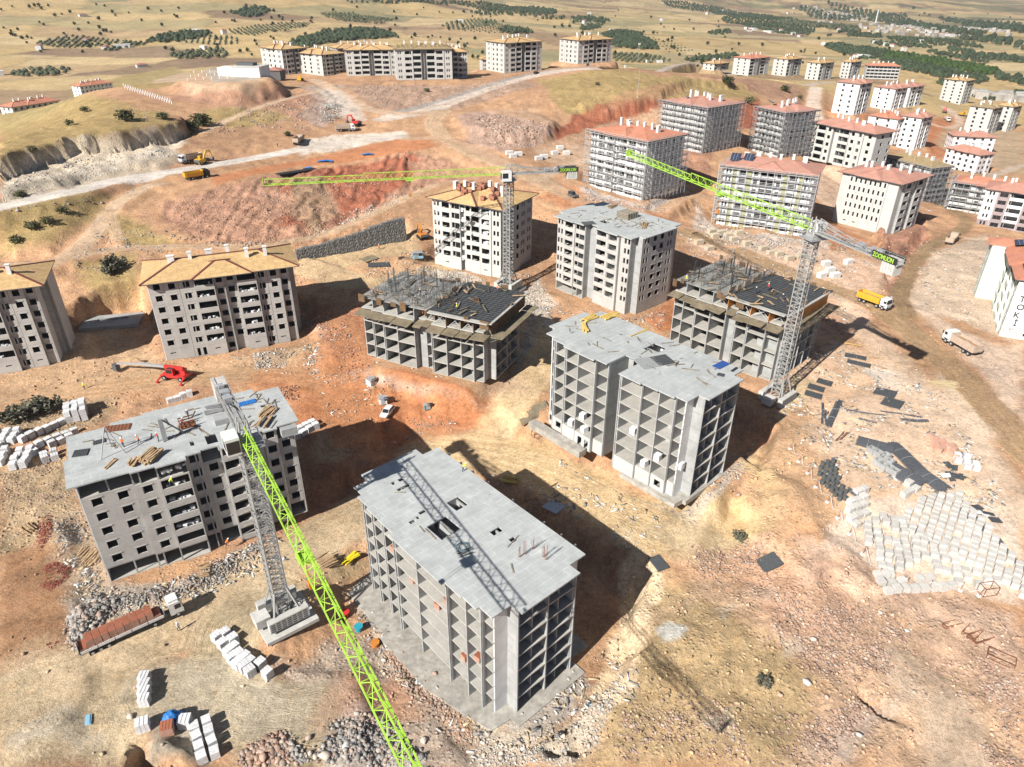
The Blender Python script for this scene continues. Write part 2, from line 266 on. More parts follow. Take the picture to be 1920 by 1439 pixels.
paint('900,205 1010,205 1050,250 1090,235 1200,215 1240,195 1240,215 1130,265 1060,290 1000,290 1040,250', (.47, .32, .215), 3, 1.3, .9, rky=.4)
paint('1080,215 1240,186 1250,200 1180,220 1110,240 1040,262 1035,240', RED, 2.5, 1.1, 1, rky=1)
paint('1150,185 1300,165 1240,190 1130,215', (.42, .24, .15), 3, 1.2, .6)
paint('1385,190 1425,185 1425,240 1385,245', RED, 1.5, .8, 1, rky=1)
paint('1270,140 1420,150 1500,160 1500,200 1400,170', (.38, .235, .165), 3, 1.2, .8, rky=.9)
paint('1550,200 1600,215 1660,225 1620,240 1550,215', ORG, 2.5, 1.2, .7)
paint('1735,225 1800,215 1830,250 1790,285 1740,300', ORG, 3, 1.4, .9)
paint('1000,280 1100,270 1100,330 1010,300', (.50, .37, .27), 4, 1.4, .8)
paint('760,300 840,300 900,330 820,345 780,330', PNK, 3, 1.2, .9, rky=1)
paint('1010,370 1060,345 1230,400 1290,430 1240,420 1060,390', ORG, 3, 1.2, .7)
paint('1090,350 1210,385 1290,340 1260,380 1200,400 1100,375', (.50, .47, .44), 2.5, 1.2, .95, rky=1)
paint('1310,380 1345,430 1520,450 1540,425 1560,470 1400,490 1300,430', (.55, .47, .41), 3, 1.2, .95, rky=1)
paint('1280,285 1340,280 1330,340 1285,345 1265,300', (.38, .22, .15), 2, 1.2, .9, rky=1)
paint('1520,300 1600,320 1560,400 1530,370', (.58, .44, .34), 2.5, 1, .8, rky=.4)
paint('1540,395 1600,440 1650,455 1560,470', ORG, 2, 1, .85, rky=.4)
paint('1645,445 1735,405 1745,470 1700,560 1670,590 1660,500', (.38, .215, .15), 1.5, .8, 1, rky=1)
paint('1300,430 1560,470 1670,520 1620,620 1560,560 1380,500 1290,460', (.64, .47, .36), 4, 1, .8, rky=.2)
paint('1700,560 1740,480 1850,440 1900,640 1800,600 1740,590', (.58, .48, .38), 4, 1.4, .9, rky=.3)
paint('1650,560 1740,600 1840,700 1920,800 1920,640 1880,650 1800,620 1720,570', (.66, .54, .44), 4, 1.2, .8, rky=.1)  # pale sand, lightened further in colour for the overexposed right side
paint('1750,270 1920,330 1920,250 1840,230 1770,240', (.42, .34, .235), 4, 1.5, .8, rky=.6, veg=.4)
paint('1210,600 1260,560 1290,570 1280,620 1235,620', ORG, 1.2, .6, 1, rky=.3)
paint('560,760 640,720 760,690 900,730 960,750 900,790 800,790 720,830 600,800 540,790', ORG, 3, 1.2, 1, rky=.15)
paint('560,690 640,600 680,600 690,680 780,730 740,760 620,770 540,740 480,720', (.47, .24, .13), 3, 1.2, .9, trk=.3, rky=.1)
paint('600,600 690,560 700,700 640,690', RED, 2.5, 1.2, .6, rky=.9)
paint('560,800 720,830 800,830 830,870 720,940 640,980 570,950', (.36, .20, .12), 2.5, 1, .9, rky=.3)
paint('0,1040 130,1030 180,1120 150,1230 60,1290 0,1300', (.36, .215, .125), 2, 1.2, 1, trk=.5, rky=.1)
paint('60,960 160,940 215,1080 120,1130 100,1000', (.42, .33, .24), 3, 1.4, .9, rky=1)
paint('0,880 130,860 140,940 60,1030 0,1040', (.46, .36, .235), 3, 1.2, .9, rky=.8)
paint('130,1190 110,1130 200,1090 340,1110 240,1160', (.50, .45, .38), 2, 1.2, .8, rky=1)
paint('200,1100 330,1090 500,1000 480,1040 360,1120 230,1150', (.42, .37, .32), 1.5, 1, .9, rky=1)
paint('0,690 180,560 260,640 310,690 560,650 640,640 600,700 300,700 60,760 0,790', (.49, .36, .235), 3, 1.4, .8, rky=.3)
paint('470,665 545,660 540,690 470,685', (.25, .22, .19), 1, .8, .7, rky=.8)
paint('0,790 90,760 240,740 200,790 60,830', (.38, .30, .2), 3, 1.3, .8, rky=.8, veg=.3)
paint('560,480 760,410 790,470 860,500 820,540 640,540 560,520', (.52, .40, .25), 3, 1.2, .9, rky=.3)
paint('770,500 870,510 960,560 1010,520 1040,570 1010,600 900,560', (.55, .50, .44), 2, 1, .9, rky=1)
paint('650,500 780,470 820,500 700,520', (.54, .33, .2), 2, 1, .7)
paint('560,590 680,660 700,700 900,740 990,720 960,690 1000,560 1040,600 1040,640 950,760 840,740 690,715 600,640', (.46, .42, .37), 1.5, .6, .9, rky=.7)
paint('1000,590 1040,640 1030,720 1000,760 940,820 860,850 900,790 960,750 1000,680', YEL, 3, 1, .95, rky=.2)
paint('860,850 940,800 1040,800 1200,900 1420,930 1440,980 1380,1040 1240,1020 1120,940 960,870 900,880 800,850', YEL, 3, 1.2, .95, rky=.15, trk=.3)
paint('1080,890 1130,880 1200,930 1150,940', ORG, 2, 1.2, .8)
paint('1030,830 1140,870 1280,940 1340,910 1400,860 1420,870 1300,970 1180,910 1040,850', (.47, .43, .38), 1.2, .9, .9, rky=1)
paint('1380,860 1440,830 1500,870 1480,960 1420,1010 1390,1000 1420,950', (.62, .47, .27), 2, 1.2, .9, rky=.7)
paint('1420,850 1500,770 1560,760 1620,800 1640,900 1560,1000 1480,960', (.52, .35, .22), 3, 1.2, .9, rky=.4)
paint('1300,1030 1450,990 1560,1040 1500,1090 1300,1090 1220,1060', (.53, .35, .225), 3, 1.3, .9, rky=.9)
paint('1450,720 1560,640 1640,660 1780,760 1920,1000 1920,1120 1700,1060 1560,940 1560,800', (.64, .465, .33), 4, 1.2, .95, rky=.1)  # sandy yard, albedo raised to carry the overexposed brightness here
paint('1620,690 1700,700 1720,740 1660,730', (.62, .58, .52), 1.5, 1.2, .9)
paint('1540,1020 1600,930 1900,930 1920,1140 1700,1090', (.69, .59, .50), 2, 1, .8, rky=.1)  # ground under the block packs, overexposure likewise put into its colour
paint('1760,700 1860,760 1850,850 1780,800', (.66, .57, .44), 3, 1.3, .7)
paint('1480,700 1540,720 1500,760 1460,790', (.58, .46, .3), 1.5, 1, .9)
paint('1500,1000 1640,1060 1800,1120 1920,1160 1920,1250 1700,1150 1500,1080', (.54, .40, .31), 3, 1.2, .8, rky=.8)
paint('660,1110 700,1085 870,1340 960,1400 900,1370 830,1320 700,1190', (.40, .385, .345), .8, .5, .95, rky=.3)
paint('930,1360 1070,1250 1110,1290 1000,1400', (.44, .42, .385), 1, .8, .9, rky=.8)
paint('900,1340 1000,1400 1140,1280 1180,1170 1160,1300 1080,1439 860,1439', (.56, .50, .41), 3, 1.3, .9, rky=.9)
paint('1165,1085 1205,1055 1232,1080 1228,1130 1208,1210 1185,1300 1150,1345 1110,1300 1140,1255 1165,1190', (.74, .60, .42), 1.2, .9, .95, rky=.8)
paint('520,1240 700,1200 830,1330 900,1439 480,1439 560,1330', (.45, .39, .33), 3, 1.5, .9, rky=1)
paint('640,1270 760,1290 800,1340 700,1350', (.46, .27, .17), 2, 1.4, .7, rky=.6)
paint('540,1370 720,1330 800,1439 520,1439', (.48, .46, .43), 2.5, 1.4, .8, rky=1)
paint('440,1170 500,1130 600,1100 640,1140 600,1180 520,1210', (.50, .36, .23), 2, 1.2, .8, rky=.6)
paint('600,1040 690,1060 640,1110 580,1090', (.50, .40, .25), 2, 1.2, .8, rky=.5)
paint('200,1270 260,1260 300,1300 260,1439 0,1439 0,1380 100,1320', (.50, .40, .255), 3, 1.2, .9, rky=.3)
paint('60,1340 140,1330 190,1370 160,1420 110,1400 20,1390', (.66, .61, .52), 1.5, 1.6, .9)
paint('290,1350 350,1340 420,1390 400,1439 280,1439', (.33, .31, .26), 2, 1, .9, rky=.1)
paint('1226,1180 1250,1164 1288,1174 1272,1192 1240,1200', (.58, .60, .585), .8, .7, .9, rky=.1)
for s_ in ('1400,1090 1450,1080 1470,1110 1410,1120', '1460,1190 1510,1200 1500,1230 1450,1220', '1340,1150 1400,1140 1380,1180', '1300,1340 1360,1330 1350,1380 1300,1370'): paint(s_, (.58, .53, .44), 2, 1.6, .6)
# ways
road('0,392 130,362 200,345 340,318 480,296 620,270 740,258', 8.5, (.63, .60, .56), 1.2, trk=.35)
paint('560,262 640,252 760,245 770,258 700,268 560,290', (.63, .58, .52), 2, 1.2, .9)
road('1150,128 1050,133 960,152 880,178 800,208 720,225', 11, (.55, .48, .42), 1.5, trk=.5)
road('1140,127 1040,131 950,150 880,172 790,200 730,212', 5, (.33, .32, .31), 1.0, lev=False, trk=.1)
road('1560,158 1450,150 1300,135 1150,127', 8, (.46, .38, .33), 1.5, trk=.4)
road('590,150 640,175 690,205 760,214 830,208', 8, (.56, .42, .31), 2, trk=.6)
paint('590,165 640,170 690,225 660,230 620,205', (.60, .54, .48), 3, 1, .8)
road('830,208 812,230 830,255 880,285 950,312 1010,340 1080,370 1180,400 1290,440 1380,475 1480,515 1560,548', 9, (.55, .40, .27), 2, trk=.8)
road('1235,425 1320,445 1440,495 1550,540 1640,575 1720,635 1800,705 1870,780 1935,860', 7.6, (.40, .28, .17), .8, trk=.8)
road('760,262 850,262 950,312', 6, (.52, .36, .25), 2, trk=.5)
road('1010,340 1040,320 1100,300 1130,290', 5, (.56, .42, .30), 1.5)
road('100,500 170,445 215,385 270,352 300,345', 5.5, (.55, .42, .30), 1.2)
road('0,500 100,492 200,470 330,462 480,460 600,440 700,400 800,352 860,340', 5, (.53, .385, .26), 1.2)
road('205,395 215,430 225,450', 3.5, (.5, .37, .25), 1)
road('380,250 440,220 520,190 600,172', 4, (.52, .40, .29), 1.2)
road('1530,165 1525,195 1530,230 1540,300', 9, (.62, .52, .43), 1.5, trk=.4)
road('1350,470 1390,450 1440,400 1300,370 1240,400', 5, (.56, .38, .25), 1.5)
road('1700,590 1690,540 1730,480 1790,440 1810,415 1770,385 1740,370', 5, (.33, .235, .14), 1., trk=.8)
road('1920,312 1860,330 1920,350', 5, (.5, .42, .34), 1)
road('1740,230 1780,240 1800,225 1770,200', 6, (.58, .44, .34), 1.5)
road('-20,1330 120,1270 260,1200 400,1130 540,1050 680,970 760,920', 10.5, (.57, .45, .295), 2, trk=1)
road('0,770 120,740 300,715 480,702 600,715 640,770 620,850', 7, (.53, .36, .22), 2.5, trk=1)
road('630,600 660,660 640,720 640,800 700,850', 8, (.52, .285, .16), 2.5, trk=1, warp=1)
road('560,1410 480,1330 420,1250 440,1170 520,1120', 10, (.50, .415, .28), 3, trk=1, warp=1)
road('280,1300 380,1290 480,1330 600,1330', 9, (.48, .42, .31), 3, trk=1, warp=1)
road('1030,650 990,720 930,790 860,850', 8.5, (.65, .50, .31), 2, trk=.9)
road('800,850 900,850 1000,880 1120,940 1240,1000', 12, (.66, .51, .31), 3, trk=.8)
road('1560,560 1640,640 1740,740 1830,840 1920,960', 7, (.60, .48, .37), 3, lev=False, trk=.2, amt=.7)
road('1700,1260 1770,1330 1800,1439', 8, (.56, .44, .33), 3, trk=.5)
tint = ss(1-far)[..., None]; COL[:] = COL*(1-tint+tint*np.array([1.035, .985, .94]))
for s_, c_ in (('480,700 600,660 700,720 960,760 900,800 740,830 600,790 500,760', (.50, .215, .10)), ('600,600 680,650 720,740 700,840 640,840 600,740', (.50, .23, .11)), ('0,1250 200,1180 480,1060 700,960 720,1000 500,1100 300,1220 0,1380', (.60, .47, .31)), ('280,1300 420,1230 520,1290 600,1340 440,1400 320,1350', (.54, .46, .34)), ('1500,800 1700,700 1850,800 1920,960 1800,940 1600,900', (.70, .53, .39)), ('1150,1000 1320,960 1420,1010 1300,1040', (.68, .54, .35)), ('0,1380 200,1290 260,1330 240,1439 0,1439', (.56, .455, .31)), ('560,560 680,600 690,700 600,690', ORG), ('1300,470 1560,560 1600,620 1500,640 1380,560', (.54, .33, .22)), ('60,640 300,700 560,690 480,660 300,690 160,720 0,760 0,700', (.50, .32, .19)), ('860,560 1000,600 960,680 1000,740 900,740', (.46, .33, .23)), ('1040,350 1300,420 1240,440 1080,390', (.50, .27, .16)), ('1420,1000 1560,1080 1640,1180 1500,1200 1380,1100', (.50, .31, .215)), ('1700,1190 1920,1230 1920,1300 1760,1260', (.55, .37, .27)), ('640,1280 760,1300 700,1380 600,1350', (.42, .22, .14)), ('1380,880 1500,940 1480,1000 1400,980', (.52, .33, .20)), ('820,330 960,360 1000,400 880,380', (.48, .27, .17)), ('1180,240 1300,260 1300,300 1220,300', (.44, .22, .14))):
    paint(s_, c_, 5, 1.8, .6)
# roughness of the ground as real relief
core = ss(1-(Y-500)/500)*ss((700-np.abs(X))/300)
gx = np.gradient(Z, axis=1)/np.maximum(np.gradient(X, axis=1), .1); gy = np.gradient(Z, axis=0)/np.maximum(np.gradient(Y, axis=0), .1); slope = np.clip(np.hypot(gx, gy)-.22, 0, 1)
keep = np.ones(X.shape)
for k in PAD:
    P = foot(k, 2.5); J, I = box_idx(P, 3); keep[J, I] *= ss(sdf(P, X[J, I], Y[J, I])/2)
rg = np.abs(fbm(X+Y*.3, Y*.35, 5, 3, 21))
Z += keep*core*(fbm(X, Y, 4, 4, 20)*(.4+RKY*1.7)*(1-.88*TRK)+slope*(rg*6-.9)*1.0+fbm(X, Y, 1.3, 2, 22)*RKY*.35)
Z += core*GUL*(np.abs(fbm((X+fbm(X, Y, 9, 2, 62)*5)/4.2, Y/26, 1., 3, 61))*7.5-1.4)*(.35+.65*np.clip(slope*3, 0, 1))*1.2
Z += (1-core)*fbm(X, Y, 260, 4, 23)*np.clip((Y-600)/60, 0, 26)*(1+np.clip(Z, 0, 300)/50)
Z += TRK*core*keep*.13*np.sin(RU*2.9+fbm(X, Y, 22, 2, 31)*4)*(fbm(X, Y, 9, 2, 33)+.5)
COL[:] *= (1+.35*np.clip(slope*2, 0, 1)*(rg*4-.6))[..., None]
# ------------------------------------------------------------------ the ground sheet
fr = (np.abs(X) < .86*(Y+40)+70) & (Y < 26500)
idx = -np.ones(X.shape, int); fcm = fr[:-1, :-1] & fr[1:, 1:] & fr[1:, :-1] & fr[:-1, 1:]
used = np.zeros(X.shape, bool); used[:-1, :-1] |= fcm; used[1:, 1:] |= fcm; used[1:, :-1] |= fcm; used[:-1, 1:] |= fcm
idx[used] = np.arange(used.sum())
F4 = np.stack([idx[:-1, :-1][fcm], idx[:-1, 1:][fcm], idx[1:, 1:][fcm], idx[1:, :-1][fcm]], 1)
def npmesh(name, V, F, smooth=False):
    me = bpy.data.meshes.new(name); k = F.shape[1]
    me.vertices.add(len(V)); me.vertices.foreach_set('co', np.asarray(V, np.float32).ravel())
    me.loops.add(F.size); me.loops.foreach_set('vertex_index', F.astype(np.int32).ravel())
    me.polygons.add(len(F)); me.polygons.foreach_set('loop_start', np.arange(0, F.size, k, dtype=np.int32))
    if smooth: me.polygons.foreach_set('use_smooth', np.ones(len(F), bool))
    me.update(calc_edges=True); return me
gme = npmesh('ground', np.c_[X[used], Y[used], Z[used]], F4, False)
def cattr(me, nm, A):
    a = me.color_attributes.new(nm, 'FLOAT_COLOR', 'POINT'); a.data.foreach_set('color', np.asarray(A, np.float32).ravel())
cattr(gme, 'Col', np.c_[np.clip(COL[used], .02, .8), np.ones(used.sum())]); cattr(gme, 'Msk', np.c_[VEG[used], RKY[used], TRK[used], np.ones(used.sum())])
cattr(gme, 'Rd', np.c_[RU[used], RV[used], np.zeros(used.sum()), np.ones(used.sum())])
# ------------------------------------------------------------------ materials
class N:
    def __init__(s, name):
        s.m = bpy.data.materials.new(name); s.m.use_nodes = True; s.t = s.m.node_tree; s.t.nodes.clear()
        s.o = s.t.nodes.new('ShaderNodeOutputMaterial'); s.b = s.t.nodes.new('ShaderNodeBsdfPrincipled'); s.t.links.new(s.b.outputs[0], s.o.inputs[0])
        s.pos = s.t.nodes.new('ShaderNodeNewGeometry').outputs['Position']
    def set(s, k, v):
        if hasattr(v, 'is_linked'): s.t.links.new(v, s.b.inputs[k])
        else: s.b.inputs[k].default_value = (*v, 1) if isinstance(v, tuple) and len(v) == 3 else v
    def lk(s, i, v):
        if hasattr(v, 'is_linked'): s.t.links.new(v, i)
        elif isinstance(v, (tuple, list, np.ndarray)) and len(i.default_value) == 4: i.default_value = (*v[:3], 1)
        else: i.default_value = v
    def noise(s, sc, det=4, vec=None, rough=.6, col=False):
        n = s.t.nodes.new('ShaderNodeTexNoise'); n.inputs['Scale'].default_value = sc; n.inputs['Detail'].default_value = det; n.inputs['Roughness'].default_value = rough
        s.t.links.new(vec or s.pos, n.inputs['Vector']); return n.outputs['Color' if col else 'Fac']
    def vor(s, sc, vec=None, feat='F1', out='Distance'):
        n = s.t.nodes.new('ShaderNodeTexVoronoi'); n.feature = feat; n.inputs['Scale'].default_value = sc; s.t.links.new(vec or s.pos, n.inputs['Vector']); return n.outputs[out]
    def math(s, op, a, b=0., c=0., clamp=False):
        n = s.t.nodes.new('ShaderNodeMath'); n.operation = op; n.use_clamp = clamp; s.lk(n.inputs[0], a); s.lk(n.inputs[1], b); s.lk(n.inputs[2], c); return n.outputs[0]
    def ramp(s, f, lo, hi, a=0., b=1.):
        n = s.t.nodes.new('ShaderNodeMapRange'); n.clamp = True; s.lk(n.inputs[0], f)
        for i, v in enumerate((lo, hi, a, b)): n.inputs[i+1].default_value = v
        return n.outputs[0]
    def mix(s, f, a, b, bt='MIX'):
        n = s.t.nodes.new('ShaderNodeMix'); n.data_type = 'RGBA'; n.blend_type = bt; s.lk(n.inputs[0], f); s.lk(n.inputs[6], a); s.lk(n.inputs[7], b); return n.outputs[2]
    def scale(s, col, f):      # colour times a number socket
        n = s.t.nodes.new('ShaderNodeVectorMath'); n.operation = 'SCALE'; s.lk(n.inputs[0], col) if hasattr(col, 'is_linked') else setattr(n.inputs[0], 'default_value', col); s.lk(n.inputs[3], f); return n.outputs[0]
    def map(s, sc=(1, 1, 1), rot=0, vec=None):
        n = s.t.nodes.new('ShaderNodeMapping'); n.inputs['Scale'].default_value = sc; n.inputs['Rotation'].default_value = (0, 0, rot); s.t.links.new(vec or s.pos, n.inputs['Vector']); return n.outputs[0]
    def obj(s): return s.t.nodes.new('ShaderNodeTexCoord').outputs['Object']
    def attr(s, nm, out='Color'):
        n = s.t.nodes.new('ShaderNodeAttribute'); n.attribute_name = nm; return n.outputs[out]
    def rnd(s): return s.t.nodes.new('ShaderNodeObjectInfo').outputs['Random']
    def sep(s, v):
        n = s.t.nodes.new('ShaderNodeSeparateXYZ'); s.t.links.new(v, n.inputs[0]); return n.outputs
    def comb(s, a, b, c=0.):
        n = s.t.nodes.new('ShaderNodeCombineXYZ'); s.lk(n.inputs[0], a); s.lk(n.inputs[1], b); s.lk(n.inputs[2], c); return n.outputs[0]
    def bump(s, h, st=.5, dist=.1):
        n = s.t.nodes.new('ShaderNodeBump'); n.inputs['Distance'].default_value = dist; s.lk(n.inputs['Strength'], st); s.t.links.new(h, n.inputs['Height']); s.t.links.new(n.outputs[0], s.b.inputs['Normal'])
g = N('ground'); g.set('Roughness', .95); g.set('Specular IOR Level', .15)
ms = g.sep(g.attr('Msk')); rd = g.sep(g.attr('Rd')); c = g.attr('Col')
f1 = g.noise(1.3, 8, rough=.72); f2 = g.noise(.23, 6, rough=.65); f3 = g.noise(6., 4, rough=.7)
f4 = g.noise(.028, 6, rough=.7); f5 = g.noise(3.2, 6, rough=.8)
k = g.math('ADD', g.ramp(f1, .3, .7, .68, 1.32), g.ramp(f2, .3, .7, -.2, .2)); k = g.math('ADD', k, g.ramp(f4, .3, .7, -.16, .16)); k = g.math('ADD', k, g.ramp(f5, .35, .65, -.2, .16))
c = g.scale(c, k)
sp1 = g.noise(2.3, 3, rough=.6); sp2 = g.noise(3.7, 2, g.map((1, 1, 1), .7)); c = g.mix(g.ramp(sp1, .62, .68, 0, .3), c, g.scale(c, .6)); c = g.mix(g.ramp(sp2, .62, .67, 0, .4), c, g.scale(c, 1.4))
fr_ = g.noise(.16, 8, rough=.78); c = g.mix(g.ramp(fr_, .545, .575, 0, .22), c, g.scale(c, .74)); c = g.mix(g.ramp(fr_, .46, .43, 0, .2), c, g.scale(c, 1.22))
c = g.mix(g.ramp(g.noise(.5, 5), .5, .72, 0, .35), c, g.mix(1., c, (1.25, 1.02, .78), 'MULTIPLY'))
# vegetation: olive tufts and bare patches
vt = g.math('MULTIPLY', ms[0], g.ramp(g.noise(.9, 8, rough=.8), .50, .62)); c = g.mix(g.math('MULTIPLY', vt, .6), c, g.mix(g.ramp(f2, .4, .6), (.22, .18, .085), (.34, .265, .13)))
# stones: light tops, dark gaps
st = g.vor(1.5); st2 = g.vor(4.2); stc = g.vor(1.5, out='Color'); ro = g.math('MULTIPLY', ms[1], g.ramp(g.noise(.35, 4), .38, .6))
c = g.mix(g.math('MULTIPLY', ro, g.ramp(st, .18, .34, .55, 0)), c, g.mix(.75, c, g.mix(.25, (.60, .47, .38), stc)))
c = g.mix(g.math('MULTIPLY', ro, g.ramp(st2, .45, .62, 0, .45)), c, g.scale(c, .62))
# wheel marks along the ways
tv = g.comb(g.math('MULTIPLY', rd[0], 4.2), g.math('MULTIPLY', rd[1], .07), 0.); tn = g.noise(1.0, 5, tv, .75)
c = g.mix(g.math('MULTIPLY', ms[2], g.ramp(tn, .52, .62, 0, .6)), c, g.scale(c, .74)); c = g.mix(g.math('MULTIPLY', ms[2], g.ramp(tn, .46, .37, 0, .6)), c, g.scale(c, 1.3))
g.set('Base Color', c)
hh = g.math('ADD', g.math('MULTIPLY', f1, .5), g.math('MULTIPLY', g.math('MULTIPLY', ro, g.ramp(st, 0, .5, 1, 0)), .9)); hh = g.math('ADD', hh, g.math('MULTIPLY', f3, .2)); hh = g.math('ADD', hh, g.math('MULTIPLY', g.math('MULTIPLY', ms[2], tn), .9))
g.bump(g.math('ADD', hh, g.math('MULTIPLY', f5, .55)), 1.0, .40)
gnd = bpy.data.objects.new('ground', gme); gme.materials.append(g.m); C.objects.link(gnd); gnd['kind'] = 'structure'
# ------------------------------------------------------------------ object helpers
def link(o, parent=None):
    C.objects.link(o)
    if parent: o.parent = parent
    return o
def tag(o, label=None, cat=None, group=None, kind=None):
    for k, v in (('label', label), ('category', cat), ('group', group), ('kind', kind)):
        if v: o[k] = v
    return o
def thing(name, loc, rz, label, cat, group=None):
    o = bpy.data.objects.new(name, None); o.empty_display_size = .5; o.location = loc; o.rotation_euler = (0, 0, rz); link(o)
    return tag(o, label, cat, group)
def place(me, name, parent, loc=(0, 0, 0), rz=0, sc=None, rot=None):
    o = bpy.data.objects.new(name, me); o.location = loc; o.rotation_euler = rot or (0, 0, rz)
    if sc: o.scale = sc
    return link(o, parent)
def copy_tree(o, parent=None):
    c = o.copy(); C.objects.link(c); c.parent = parent
    for ch in list(o.children): copy_tree(ch, c)
    return c
class MB:
    """collects faces, makes one mesh"""
    def __init__(s): s.v = []; s.f = []; s.mi = []; s.cur = 0
    def add(s, vs, fs):
        k = len(s.v); s.v += [tuple(float(c) for c in p) for p in vs]; s.f += [tuple(i+k for i in f) for f in fs]; s.mi += [s.cur]*len(fs); return s
    def box(s, x0, x1, y0, y1, z0, z1, taper=0):
        t = taper; return s.add([(x0, y0, z0), (x1, y0, z0), (x1, y1, z0), (x0, y1, z0), (x0+t, y0+t, z1), (x1-t, y0+t, z1), (x1-t, y1-t, z1), (x0+t, y1-t, z1)],
                     [(0, 3, 2, 1), (4, 5, 6, 7), (0, 1, 5, 4), (1, 2, 6, 5), (2, 3, 7, 6), (3, 0, 4, 7)])
    def cb(s, c, d, rz=0, tilt=None):       # box by centre and size, turned about z
        m = Matrix.Rotation(rz, 3, 'Z')
        if tilt: m = m@Matrix.Rotation(tilt, 3, 'X')
        v = [m@Vector((a*d[0]/2, b*d[1]/2, e*d[2]/2))+Vector(c) for e in (-1, 1) for a, b in ((-1, -1), (1, -1), (1, 1), (-1, 1))]
        return s.add(v, [(0, 3, 2, 1), (4, 5, 6, 7), (0, 1, 5, 4), (1, 2, 6, 5), (2, 3, 7, 6), (3, 0, 4, 7)])
    def beam(s, p, q, w, h=None):
        p = Vector(p); q = Vector(q); d = (q-p).normalized(); u = d.cross(Vector((0, 0, 1)))
        if u.length < .05: u = Vector((1, 0, 0))
        u.normalize(); n = d.cross(u); h = h or w
        v = [a+u*sx*w/2+n*sy*h/2 for a in (p, q) for sx, sy in ((-1, -1), (1, -1), (1, 1), (-1, 1))]
        return s.add(v, [(0, 1, 2, 3), (7, 6, 5, 4), (0, 4, 5, 1), (1, 5, 6, 2), (2, 6, 7, 3), (3, 7, 4, 0)])
    def cyl(s, c, r, h, n=12, axis='Z', r2=None):
        r2 = r if r2 is None else r2; v = []
        for k, rr in ((0, r), (1, r2)):
            for i in range(n):
                a = 2*math.pi*i/n; p = (rr*math.cos(a), rr*math.sin(a), (k-.5)*h)
                if axis == 'Y': p = (p[0], p[2], p[1])
                if axis == 'X': p = (p[2], p[0], p[1])
                v.append((p[0]+c[0], p[1]+c[1], p[2]+c[2]))
        return s.add(v, [tuple(range(n))[::-1], tuple(range(n, 2*n))]+[(i, (i+1) % n, n+(i+1) % n, n+i) for i in range(n)])
    def prism(s, P, z0, z1, holes=()):
        loops = [[Vector((p[0], p[1], 0)) for p in L] for L in [P]+list(holes)]; tri = tessellate_polygon(loops)
        fl = [p for L in loops for p in L]; n = len(fl); v = [(p.x, p.y, z0) for p in fl]+[(p.x, p.y, z1) for p in fl]; f = []
        for t in tri:
            a, b, c = (fl[i] for i in t); up = (b-a).cross(c-a).z > 0; t = tuple(t) if up else tuple(t)[::-1]
            f += [tuple(i+n for i in t), t[::-1]]
        k = 0
        for L in loops:
            m = len(L); f += [(k+i, k+(i+1) % m, k+(i+1) % m+n, k+i+n) for i in range(m)]; k += m
        return s.add(v, f)
    def mesh(s, name, mats, smooth=False, fix=False):
        me = bpy.data.meshes.new(name); me.from_pydata(s.v, [], s.f)
        for m in (mats if isinstance(mats, (list, tuple)) else [mats]): me.materials.append(m)
        if any(s.mi): me.polygons.foreach_set('material_index', s.mi)
        if fix:
            import bmesh; b = bmesh.new(); b.from_mesh(me); bmesh.ops.recalc_face_normals(b, faces=b.faces); b.to_mesh(me); b.free()
        if smooth: me.polygons.foreach_set('use_smooth', [True]*len(me.polygons))
        me.update(); return me
    def put(s, name, mats, parent=None, loc=(0, 0, 0), rz=0, **k): return place(s.mesh(name, mats, **k), name, parent, loc, rz)
